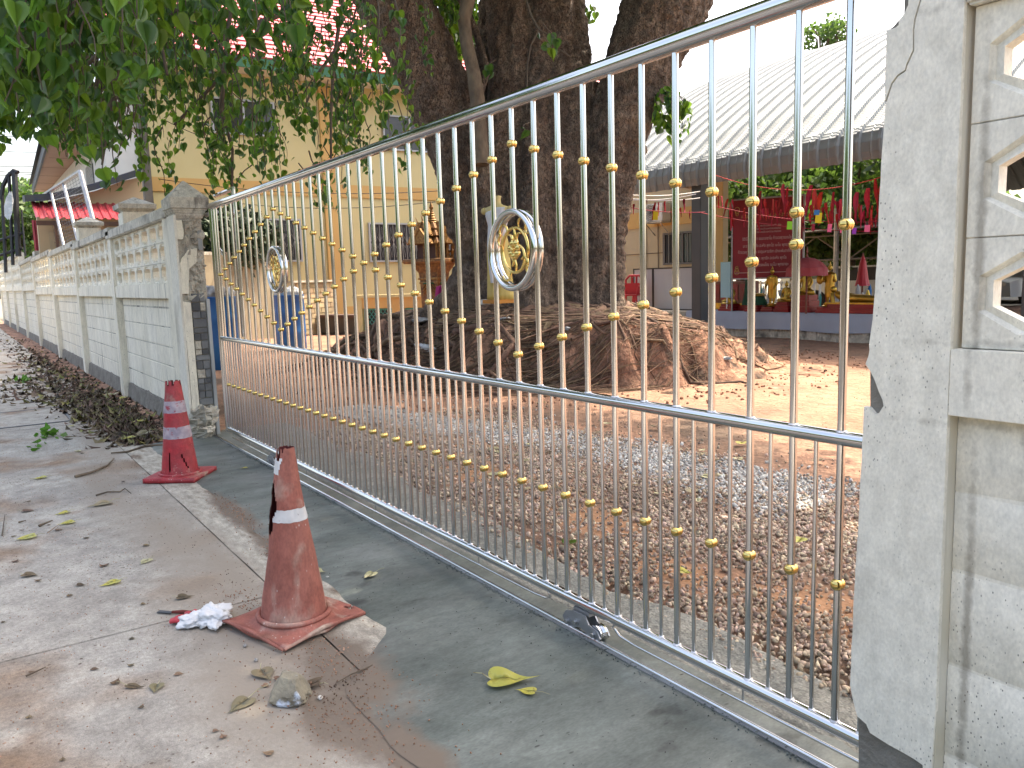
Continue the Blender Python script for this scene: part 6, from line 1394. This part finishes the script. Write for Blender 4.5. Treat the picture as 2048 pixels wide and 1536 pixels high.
for k in range(12): x = a[0]-4+k*1.1; MB().tube([(x, 19.6, zb_ if k % 2 else zt_), (x+1.1, 19.6, zt_ if k % 2 else zb_)], .022, 5).build('truss_web', 'shedsteel', sh)
for px in (1671, 1687): p = on(px, 560, 1, 18.5); MB().tube([(p[0], 18.5, 0), (p[0], 18.5, 3.0)], .07, 8).build('post', 'galv' if px < 1680 else 'rust', sh)
# white wall, car, clutter behind the altar
ww = thing('white_outbuilding', 'white distant outbuilding seen below the dark shed roof', 'building', (-14, 30, 0)); MB().box((-24, 30, 0), (-6, 34, 2.6)).build('wall', 'white', ww)
for k in range(6): MB().box((-23+k*3, 29.97, .9), (-21.4+k*3, 29.995, 2.1)).build('window', 'glassdark' if k % 2 else 'curtain', ww)
def car(c, rz, label, paint='carpaint'):
    t = thing('parked_car', label, 'car', c, rz)
    MB().prism([(-2.1, .3), (-2.15, .75), (-1.5, .9), (-.9, 1.4), (.9, 1.42), (1.5, .95), (2.1, .85), (2.15, .3)], 1, -.85, .85).build('body', paint, t, world=False)
    MB().prism([(-1.35, .93), (-.85, 1.33), (-.05, 1.36), (-.05, .93)], 1, -.86, .86).prism([(.05, .93), (.05, 1.36), (.85, 1.35), (1.3, .95)], 1, -.86, .86).build('side_window', 'glassdark', t, world=False)
    for x in (-1.35, 1.35):
        for y in (-.8, .8): w = MB().tube([(x, y-.1, .32), (x, y+.1, .32)], .32, 18, up=(0, 0, 1)).build('wheel', 'tyre', t, world=False)
    for y in (-.6, .6): MB().sphere((-2.12, y, .7), .12, 10, 6, (.4, 1.2, .7)).build('headlight', 'white', t, world=False)
p = atz(1727, 572, 27); car((p[0], p[1], 0), .4, 'silver blue car parked far behind the reclining statue')
p = atz(2085, 590, 26); car((p[0], p[1], 0), 1.2, 'pale car seen through the lowest slot of the right wall')
pc_ = on(1725, 560, 1, 14.5); t = thing('folded_parasol', 'closed red parasol standing behind the reclining statue', 'parasol', (pc_[0], 14.5, 0)); MB().lathe([(.16, .95), (.12, 1.1), (.07, 1.45), (.02, 1.6)], 12, (0, 0, 0)).build('canopy', 'redplastic', t, world=False); MB().tube([(0, 0, 0), (0, 0, 1.66)], .02, 6).build('pole', 'brownwood', t, world=False)
random.seed(5)
fe = thing('white_fence', 'low white fence rails behind the altar statues', 'fence', (-13, 15, 0))
p = on(1445, 575, 1, 15.5); q = on(1640, 575, 1, 15.5)
for z in (.55, 1.0): MB().box((p[0], 15.48, z), (q[0], 15.52, z+.05)).build('rail', 'white', fe)
x = p[0]
while x < q[0]: MB().box((x, 15.45, 0), (x+.05, 15.478, 1.08)).build('picket', 'white', fe); x += .16
cols = ['white', 'redplastic', 'tagblue', 'teal', 'brownwood', 'board', 'goldleaf', 'darksteel']
for k in range(26):
    px = random.choice([random.uniform(1510, 1600), random.uniform(1625, 1760)]); p = on(px, 600, 1, 13.6+random.random()); h = random.uniform(.35, .7); r = random.uniform(.03, .07)
    o = MB().lathe([(r, 0), (r*1.1, h*.3), (r*.6, h*.5), (r*.9, h*.8), (r*.3, h)], 10, (0, 0, 0)).build('offering_vase', random.choice(cols)); o.location = (p[0], p[1], .3); tag(o, 'small coloured vase in the clutter behind the altar', 'vase', 'vases and offerings behind the altar')
MB().box((-14.5, 13.2, -.05), (-6.5, 15.2, .3)).build('rear_platform', 'weathered', kind='structure')
p = atz(1453, 537, 17); t = thing('blue_poster', 'pale blue poster board beside the banner', 'poster', (p[0], p[1], 0)); MB().box((-.16, 0, .8), (.10, .03, float(atz(1453, 524, 17)[2]))).build('board', 'bottle', t, world=False); MB().tube([(0, .02, 0), (0, .02, .8)], .02, 6).build('leg', 'white', t, world=False)
# trees at the right
random.seed(9)
for px, py, Z, rad, n, lab in ((1480, 400, 30, (3.6, 3.4, 2.8), 13000, 'dense dark green tree behind the red banner'), (1590, 350, 34, (4.2, 4, 3.2), 14000, 'leafy tree behind the banner and the long ribbons'), (1700, 390, 28, (3.8, 3.6, 2.8), 13000, 'bright green tree behind the ribbons beside the pillar'), (1800, 380, 33, (4, 4, 3), 9000, 'tree mostly hidden behind the cracked pillar')):
    p = atz(px, py, Z); leafblob('yard_tree', lab, 'tree', (p[0], p[1], p[2]), rad, n, .24, 'leaffar', True, thin=-.12)
p = atz(1655, 75, 48); leafblob('tall_tree', 'pale tree top showing above the curved roof crest', 'tree', (p[0], p[1], p[2]), (1.5, 1.5, 1.1), 2600, .2, 'leaffar', True, thin=.0)
p = atz(1720, 470, 24); leafblob('bright_shrub', 'pale green shrub glimpsed above the dark shed roof', 'shrub', (p[0]-1.2, p[1], 2.9), (1.6, 1.0, .55), 2600, .16, 'leaffar')

# =====================================================================================
# CONES AND SMALL THINGS IN FRONT
# =====================================================================================
def cone(loc, rz, label, h, r0, r1, bands, m, bm_, basew, old=False, lean=(0, 0)):
    t = thing('traffic_cone', label, 'traffic cone', loc, rz); t.rotation_euler = (lean[0], lean[1], rz)
    n = 64; nr = 44; zb = .035; ins = MB(); VV = []; FF = []
    rad = lambda z: r0+(r1-r0)*((z-zb)/(h-zb))
    def dent(a, z):
        d = .004*noise.noise(Vector((math.cos(a)*1.5, math.sin(a)*1.5, z*5)))+.0015*noise.noise(Vector((math.cos(a)*6, math.sin(a)*6, z*16)))
        return d*(1.6 if old else .8)
    for i in range(nr+1):
        z = zb+(h-zb)*i/nr
        for k in range(n):
            a = 2*PI*k/n; zz_ = z
            if i == nr: zz_ += .008*noise.noise(Vector((math.cos(a)*3, math.sin(a)*3, 2)))
            q = rad(z)+dent(a, z); VV.append((q*math.cos(a), q*math.sin(a), zz_))
    def hole(a, z):
        if old:
            da = (a-math.radians(HOLE)+PI) % (2*PI)-PI; tz_ = (z-h*.52)/(h*.30)
            if 0 < tz_ < 1: return abs(da+.10*noise.noise(Vector((z*22, 3, 0)))) < .60*math.sin(PI*tz_)**.7*(.75+.5*noise.noise(Vector((z*15, 0, 1))))
            if z > h*.93: return noise.noise(Vector((a*2, z*12, 5))) > .12 and abs(da) < 1.0
            return False
        da = (a-math.radians(HOLE)+PI) % (2*PI)-PI
        if z > h*.965: return noise.noise(Vector((a*3, 7, 1))) > .1
        if .06 < z < .06+h*.2 and abs(da+.12*(z-.1)) < .030: return True
        if .08 < z < .19 and abs(da-1.05+3.2*(z-.08)) < .05: return True
        return False
    bandf = []
    for i in range(nr):
        z = zb+(h-zb)*(i+.5)/nr; bidx = 1 if any(b0_ < z/h < b1_ for b0_, b1_ in bands) else 0
        for k in range(n):
            a = 2*PI*(k+.5)/n
            if not hole(a, z): FF.append(((i*n+k, i*n+(k+1) % n, (i+1)*n+(k+1) % n, (i+1)*n+k), bidx))
    th = .004
    body = MB(); body.add(VV, [])
    for f, bi in FF:
        if bi == 0 or True: body.f.append(f); body.mi.append(0)
    o = body.build('cone_body', m, t, smooth=True, world=False)
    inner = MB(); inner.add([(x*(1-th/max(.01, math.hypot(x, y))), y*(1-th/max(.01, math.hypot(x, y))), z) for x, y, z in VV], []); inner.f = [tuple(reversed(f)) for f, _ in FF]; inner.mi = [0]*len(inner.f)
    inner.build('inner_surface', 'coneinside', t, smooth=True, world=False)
    for b0_, b1_ in bands:
        bb = MB(); vs = []; fs = []; m_ = 6
        for i in range(m_+1):
            z = h*(b0_+(b1_-b0_)*i/m_)
            for k in range(n): a = 2*PI*k/n; q = rad(z)+dent(a, z)+.0016; vs.append((q*math.cos(a), q*math.sin(a), z+.004*noise.noise(Vector((math.cos(a)*4, math.sin(a)*4, i == 0)))))
        for i in range(m_):
            for k in range(n):
                a = 2*PI*(k+.5)/n; z = h*(b0_+(b1_-b0_)*(i+.5)/m_)
                if hole(a, z): continue
                if old and b0_ > .7 and noise.noise(Vector((math.cos(a)*1.6, math.sin(a)*1.6, z*9))) < -.05: continue
                fs.append((i*n+k, i*n+(k+1) % n, (i+1)*n+(k+1) % n, (i+1)*n+k))
        bb.add(vs, fs).build('reflective_band', bm_, t, smooth=True, world=False)
    # base plate
    nb = 26; vs = []; fs = []; w = basew/2
    for i in range(nb+1):
        for j in range(nb+1):
            x = -w+2*w*i/nb; y = -w+2*w*j/nb; cx2 = max(abs(x), abs(y))/w; rr_ = math.hypot(x, y)
            if old:
                # flattened warped skirt: raised fold lines and lifted torn corners
                z = .014+.016*max(0, noise.noise(Vector((x*7, y*7, 2))))+.03*max(0, cx2-.8)*5*max(0, noise.noise(Vector((x*5, y*5, 8))))
                x2 = x*(1+.10*noise.noise(Vector((x*5, y*5, 0)))); y2 = y*(1+.10*noise.noise(Vector((x*5, y*5, 4))))
            else: z = .034; x2, y2 = x, y
            if rr_ < r0*1.25: z = max(z, (zb-.002) if rr_ < r0*1.1 else z+(zb-z)*(1-(rr_-r0*1.1)/(r0*.15)))
            vs.append((x2, y2, z))
    tear = lambda i, j: old and (noise.noise(Vector((i*.35, j*.35, 3))) > .42 and max(abs(i-nb/2), abs(j-nb/2)) > nb*.42)
    for i in range(nb):
        for j in range(nb):
            if not tear(i, j): fs.append((i*(nb+1)+j, (i+1)*(nb+1)+j, (i+1)*(nb+1)+j+1, i*(nb+1)+j+1))
    o = MB().add(vs, fs).build('base_plate', m, t, smooth=True, world=False)
    sd = o.modifiers.new('s', 'SOLIDIFY'); sd.thickness = .010 if old else .032; sd.offset = -1
    if old:
        for k, (x0, y0, x1, y1) in enumerate(((-w*1.02, -w*.9, w*1.0, -w*1.04), (w*1.0, -w*1.0, w*.98, w*.95), (-w*1.35, w*.2, -w*.5, w*.1))):
            MB().tube([(x0, y0, .012), ((x0+x1)/2, (y0+y1)/2-.01, .03), (x1, y1, .014)], [.006, .010, .005], 6).build('torn_rim', m, t, world=False, smooth=True)
    MB().torus((0, 0, zb+.004), r0*1.09, .011, 'z', 48, 8).build('collar', m, t, smooth=True, world=False)
    return t
c2 = on(590, 1243, 2, .0); HOLE = 250
cone((c2[0], c2[1], .006), math.radians(18), 'taller faded dusty orange cone with torn side, one white band and ragged flat base', .715, .128, .031, [(.60, .67), (.86, .95)], 'coneold', 'band', .40, old=True, lean=(.0, .02))
c1 = on(362, 955, 2, .0); HOLE = 262
cone((c1[0], c1[1], .004), math.radians(52), 'smaller bright red cone with two worn pale bands near the left pillar', .70, .125, .05, [(.42, .54), (.68, .80)], 'conered', 'banddirty', .37, lean=(0, 0))
# glove bundle, knife, rock
g = on(415, 1240, 2, 0); t = thing('work_gloves', 'crumpled white cotton work gloves with red rubber fingers', 'gloves', (g[0], g[1], 0))
def blob(name, m, par, c, s_, jit, seed, n=40, world=False, flat=0.):
    mb = MB(); vs = []; mm = n//2; 
    for i in range(mm+1):
        ph = -PI/2+PI*i/mm
        for k in range(n):
            a = 2*PI*k/n; d = Vector((math.cos(a)*math.cos(ph), math.sin(a)*math.cos(ph), math.sin(ph)))
            q = 1+jit*(noise.noise(d*1.7+Vector((seed, 0, 0)))+.6*abs(noise.noise(d*4+Vector((seed, 3, 0))))+.35*noise.noise(d*9+Vector((0, seed, 0))))
            vs.append((c[0]+d.x*q*s_[0], c[1]+d.y*q*s_[1], max(c[2]+d.z*q*s_[2], flat)))
    mb.add(vs, [(i*n+k, i*n+(k+1) % n, (i+1)*n+(k+1) % n, (i+1)*n+k) for i in range(mm) for k in range(n)]); return mb.build(name, m, par, smooth=True, world=world)
blob('palm', 'cloth', t, (.03, .02, .025), (.092, .062, .030), .5, 2.2, 64, flat=.004); blob('palm', 'cloth', t, (.005, -.045, .018), (.06, .06, .02), .5, 5.1, 56, flat=.004)
for k, (x, y, a, l) in enumerate(((-.03, -.075, 3.7, .055), (-.015, -.095, 4.0, .05), (-.045, -.05, 3.4, .05), (-.02, -.085, 3.9, .06), (-.05, -.03, 3.2, .045))):
    MB().tube([(x, y, .014), (x+l*.5*math.cos(a), y+l*.5*math.sin(a), .02), (x+l*math.cos(a), y+l*math.sin(a), .012)], [.010, .011, .008], 10).build('finger', 'redcuff', t, world=False, smooth=True)
kn = on(345, 1228, 2, 0); t = thing('putty_knife', 'old grey blade with dark red handle lying under the white gloves', 'tool', (kn[0], kn[1], 0), 0)
d_ = on(470, 1240, 2, 0)-on(310, 1226, 2, 0); t.rotation_euler = (0, 0, math.atan2(d_[1], d_[0]))
MB().bbox((-.07, -.011, .004), (.0, .011, .008), .0015).build('blade', 'darksteel', t, world=False); MB().tube([(.0, 0, .009), (.05, .003, .012), (.14, 0, .011), (.23, -.004, .009)], [.006, .009, .009, .006], 8).build('handle', mat('dark red handle', (.13, .02, .015)), t, world=False, smooth=True)
rk = on(582, 1398, 2, 0)
t = thing('concrete_lump', 'broken lump of concrete with blue white paint on its left side', 'stone', (rk[0], rk[1], 0), .4)
mb = MB(); bm = bmesh.new(); bmesh.ops.create_icosphere(bm, subdivisions=4, radius=1)
for v in bm.verts:
    d = v.co.normalized(); f = 1+.34*noise.noise(d*1.3+Vector((4, 1, 0)))+.18*noise.noise(d*3.2)+.07*noise.noise(d*9)+.03*noise.noise(d*22)
    p = d*f
    for nn_, lim in ((Vector((.8, .4, .45)).normalized(), .70), (Vector((-.7, -.5, .5)).normalized(), .72), (Vector((.1, -.8, .6)).normalized(), .78), (Vector((-.3, .9, .3)).normalized(), .8), (Vector((0, .1, 1)), .82)):
        e_ = p.dot(nn_)-lim
        if e_ > 0: p -= nn_*e_*.85
    v.co = Vector((p.x*.075, p.y*.058, max(-.028, p.z*.062)+.03))
me = bpy.data.meshes.new('lump'); bm.to_mesh(me); bm.free(); me.materials.append(M['stone']); o = bpy.data.objects.new('lump', me); COL.objects.link(o); o.parent = t
# fallen leaves (heart shaped), each its own thing
def fallen(px, py, size, yaw, m, label, curl=.35, z=.004, grp=None, ratio=1., stalk=.5, tip=0.):
    p = on(px, py, 2, z); mb = MB(); sd = px*.37; V = []
    hv, hf = leaf_template(0)
    for x, y, zz_ in hv:
        X = x*ratio; Y = zz_+.5; r = math.hypot(X, Y); V.append((X*size, Y*size, size*(.05+curl*(.55*X*X+.25*Y*Y)+.10*noise.noise(Vector((X*3+sd, Y*3, 0)))+tip*max(0, -Y)*.5)))
    zmin = min(v[2] for v in V); V = [(a, b_, c-zmin+.001) for a, b_, c in V]; mb.add(V, hf)
    t = thing('fallen_leaf', label, 'leaf', (p[0], p[1], z), yaw, grp)
    o = mb.build('blade', m, t, smooth=True, world=False); sb = o.modifiers.new('s', 'SUBSURF'); sb.levels = sb.render_levels = 1
    if stalk: MB().tube([(0, .5*size, size*.05), (.08*size, (.5+stalk*.5)*size, size*.16), (.2*size, (.5+stalk)*size, size*.12)], [size*.018, size*.012, size*.01], 5).build('stalk', 'leafpale', t, world=False)
    return t
fallen(1022, 1361, .135, 2.5, 'leafyellow', 'large bright yellow heart shaped leaf on the fresh cement', .45, .014, stalk=.45)
fallen(1053, 1383, .055, -.9, 'leafyellow', 'small pale yellow leaf touching the large yellow one on the cement', .3, .014, stalk=1.)
fallen(738, 1153, .068, .5, 'leafpale', 'pale spotted leaf with long stalk on the wet cement by the tall cone', .5, .014, stalk=1.0)
fallen(636, 1143, .07, 2.0, 'leafpale', 'pale brown leaf half hidden behind the tall cone', .3, .014)
fallen(530, 1352, .085, 1.6, 'leafolive', 'olive dry leaf touching the broken concrete lump', .4, .003)
fallen(479, 1411, .085, .6, 'leafolive', 'curled ragged olive leaf below left of the concrete lump', .5, .003, stalk=1.)
fallen(312, 1378, .055, 1.2, 'leafolive', 'small olive leaf right of the twin curled brown leaf', .5, .003)
fallen(270, 1374, .06, 2.3, 'leafbrown', 'narrow curled brown leaf at the lower left of the pavement', .9, .003, ratio=.6, stalk=.9)
fallen(618, 1370, .07, -.6, 'leafbrown', 'dark curled leaf tucked behind the concrete lump', .9, .003)
fallen(370, 1195, .06, 2.6, 'leafbrown', 'dark grey brown leaf above the white gloves', .5, .003)
fallen(220, 1168, .075, .3, 'leafyellow', 'yellow green leaf halfway between the gloves and the left edge', .35, .003)
fallen(290, 1124, .065, .9, 'leafpale', 'pale green white leaf left of the tall cone', .35, .003)
fallen(62, 1151, .07, 2.5, 'leafbrown', 'brown leaf at the left edge of the pavement', .6, .003)
fallen(50, 1077, .095, .1, 'leafyellow', 'bright yellow leaf near the left edge of the pavement', .3, .003)
fallen(125, 1027, .07, .5, 'leafyellow', 'upper yellow leaf of the close pair at left', .5, .003)
fallen(132, 1047, .08, .2, 'leafyellow', 'lower yellow leaf of the close pair at left', .3, .003)
fallen(58, 1022, .07, 2.8, 'leafbrown', 'dark brown leaf left of the yellow pair', .6, .003)
fallen(78, 957, .085, .2, 'leafyellow', 'tan yellow leaf lying level with the red cone at left', .4, .003)
fallen(200, 1010, .12, .4, 'leafolive', 'large olive leaf with curled edge left of the red cone base', .35, .003)
fallen(157, 903, .06, 1.8, 'leafpale', 'small tan leaf left of the red cone', .7, .003)
fallen(142, 852, .06, .2, 'leafyellow', 'small yellow leaf by the manhole frame', .3, .009)
fallen(245, 797, .11, .9, 'leafyellow', 'yellow leaf on top of the leaf heap by the wall foot', .5, .06)
fallen(275, 843, .12, .4, 'leafyellow', 'yellow leaf on the heap just left of the red cone tip', .4, .05)
fallen(256, 877, .11, .2, 'leafyellow', 'yellow leaf at the front edge of the heap left of the red cone', .3, .03)
fallen(284, 868, .15, .7, 'leafolive', 'broad olive leaf standing on the heap left of the red cone', .7, .04)
fallen(225, 790, .14, 1.2, 'leafolive', 'large folded olive leaf leaning on the heap by the wall', .8, .05)
fallen(516, 918, .055, .3, 'leafbrown', 'tan leaf beside the far roller of the gate', .5, .014)
fallen(488, 936, .045, .1, 'leafyellow', 'small yellow leaf on the cement left of the tall cone', .3, .014)
fallen(1135, 1087, .085, .6, 'leaf', 'green leaf lying on the gravel edge behind the gate', .4, .03)
fallen(1368, 1146, .07, 1.9, 'leafyellow', 'upright yellow green leaf in the gravel behind the gate', .9, .03)
fallen(1383, 985, .09, .8, 'leafolive', 'dark olive leaf on the grey gravel', .6, .04)
fallen(1395, 1002, .07, .8, 'leafpale', 'pale leaf below the olive one on the gravel', .5, .04)
fallen(1520, 1077, .07, .8, 'leafbrown', 'curled brown leaf in the gravel at right', .9, .04)
fallen(1598, 1082, .075, .3, 'leafyellow', 'yellowish leaf in the gravel beside the right bars', .6, .04)
fallen(1480, 887, .10, .4, 'leafyellow', 'yellow leaf on the shaded earth behind the gate', .3, .01)
for k in range(46):
    px = random.uniform(980, 1715); py = random.uniform(775, 905)
    if random.random() < .35: py = random.uniform(900, 1000)
    fallen(px, py, random.uniform(.06, .10), random.uniform(0, 6.3), random.choice(['leafpale', 'leafolive', 'leafbrown', 'leafbrown']), 'dry fallen leaf scattered on the earth behind the gate', random.uniform(.3, .8), .012, 'dry leaves on the yard earth', stalk=0)
for k in range(46):
    px = random.uniform(0, 560); py = random.uniform(900, 1520)
    if 300 < px < 720 and 900 < py < 1330: continue
    fallen(px, py, random.uniform(.018, .04), random.uniform(0, 6.3), 'leafbrown', 'tiny brown leaf fragment on the grey pavement', random.uniform(.4, 1.), .002, 'leaf fragments on the pavement', stalk=0)
# leaf litter heaped along the wall foot
def litter(name, n, m, z_up):
    P = []; 
    while len(P) < n:
        x = -7.55-rs.exponential(4.2)
        if x < -34: continue
        c = -.50-.10*max(0, min(1, (-x-7.5)/3)); w = .17+.10*min(1, max(0, (-x-8)/4))+ (.35 if -15 < x < -11.5 else 0)
        y = c+rs.normal()*w
        if y > -.19 or y < -2.2: continue
        hp = math.exp(-((y-c)/(.7*w))**2)*.035*min(1, (-x-7.4)/1.2)
        P.append((x, y, .006+hp*rs.rand()+z_up))
    P = np.array(P); n = len(P); yaw = rs.uniform(0, 2*PI, n); ti = rs.normal(0, .26, n); t2 = rs.normal(0, .3, n)
    Rm = np.array([np.array(Matrix.Rotation(yaw[i], 3, 'Z') @ Matrix.Rotation(PI/2+ti[i], 3, 'X') @ Matrix.Rotation(t2[i], 3, 'Y')) for i in range(n)])
    tv = [(x, y*1.6-.25*abs(x)+.1*z*z, z) for x, y, z in LV]
    return scatter(name, tv, LF, P, Rm, rs.uniform(.05, .105, n), m, None, True, kind='stuff')
litter('leaf_litter', 3600, 'litter', 0); litter('leaf_litter', 420, 'littergreen', .008)
# crumbs and grit
def grit(name, n, fx, m, smin, smax):
    P = np.array([fx() for _ in range(n)]); s = rs.uniform(smin, smax, n); return scatter(name, ICO*(1+rs.uniform(-.2, .2, (12, 1))), ICF, P, rotm(n), np.stack([s, s*.8, s*.6], -1), m, kind='stuff')
def soilspot():
    q = random.choice([(-4.85, -.60, .4, .06), (-3.95, -.62, .25, .06), (-2.62, -.86, .34, .10), (-2.25, -1.0, .26, .12), (-2.3, -.95, .5, .2), (-3.3, -.95, .3, .1)]); return (q[0]+random.gauss(0, q[2]*.6), q[1]+random.gauss(0, q[3]*.7), .011)
grit('soil_crumbs', 1500, soilspot, 'moundsoil', .0012, .0045)
grit('grit', 4200, lambda: (random.uniform(-10, -1.5), random.uniform(-2.2, -.7), .001), 'moundsoil', .001, .0034)
grit('grit', 500, lambda: (random.uniform(-7, -1.2), random.uniform(-.6, -.06), .0105), 'asphalt', .001, .003)
grit('cement_crumbs', 700, lambda: (random.uniform(-7, -1.2), -.055+random.gauss(0, .012), .012), 'cement', .002, .0055)
grit('earth_lumps', 1500, lambda: (random.uniform(-9, -1), random.uniform(2.6, 9), .006), 'dirt', .002, .007)
for k, (px, py) in enumerate(((655, 1154), (490, 1291), (640, 1395), (512, 1320))): q = on(px, py, 2, .006); o = MB().sphere(q, .008, 8, 6, (1.4, 1, .6), jit=.5).build('pebble', 'gravelgrey'); tag(o, 'small white pebble on the pavement near the tall cone', 'pebble', 'white pebbles near the tall cone')
# twigs on the pavement
def twig(pts, label, r=.006, m='twig'):
    P = [on(x, y, 2, .01) for x, y in pts]; o = MB().tube([(p[0], p[1], .008+.006*(i % 2)) for i, p in enumerate(P)], [r*(1-.6*i/(len(P)-1)) for i in range(len(P))], 6).build('fallen_twig', m, smooth=True); return tag(o, label, 'twig')
twig([(330, 890), (290, 893), (255, 903), (222, 907)], 'thick dark twig lying left of the red cone', .014)
twig([(150, 953), (185, 945), (215, 930), (228, 918)], 'curved brown twig on the pavement left of the red cone', .012, 'barkpale')
twig([(192, 990), (215, 985), (240, 983), (250, 978), (262, 986)], 'thin wiggly twig below the red cone base level')
twig([(78, 1051), (105, 1042)], 'short dark twig near the yellow leaf pair', .008); twig([(37, 1044), (52, 1042)], 'tiny dark twig at the left edge', .006)
twig([(4, 1070), (10, 1030)], 'thin reddish twig at the far left edge of the frame', .004); twig([(95, 1065), (118, 1050)], 'thin pale straw below the yellow leaf pair', .003, 'rootpale')
twig([(52, 1351), (92, 1336)], 'short brown twig at the lower left', .004)
twig([(745, 1330), (700, 1352), (672, 1365)], 'small dark rootlet right of the concrete lump', .004)
for lab, px, py in (('tuft of fresh green weed on the pavement at the far left', 45, 762), ('sprig of fresh green leaves lying on the pavement', 95, 872), ('single small green leaf cluster on the pavement', 84, 893)):
    p = on(px, py, 2, 0); n = 26 if py < 890 else 7; P = np.array([(p[0]+random.gauss(0, .13), p[1]+random.gauss(0, .05), .01+.02*random.random()) for _ in range(n)])
    o = scatter('green_sprig', LV4, LF4, P, rotm(n), rs.uniform(.05, .09, n), 'grass', kind='stuff')
for k in range(9): q = on(1008+k*3, 1010, 2, 0)

for k, x in enumerate((-26, -17, -9, -1, 8)): leafblob('added_street_tree', ('leafy tree added out of view across the street, far left', 'tree added out of view across the street, left of centre', 'tree added out of view across the street behind the camera', 'tree added out of view across the street facing the pillar', 'tree added out of view across the street, far right')[k], 'tree', (x, -17+k % 2, 3.2), (4.6, 2.6, 2.0), 2600, .5, 'leaffar', True, thin=-.2)  # unseen trees, added so the polished bars reflect a darker horizon
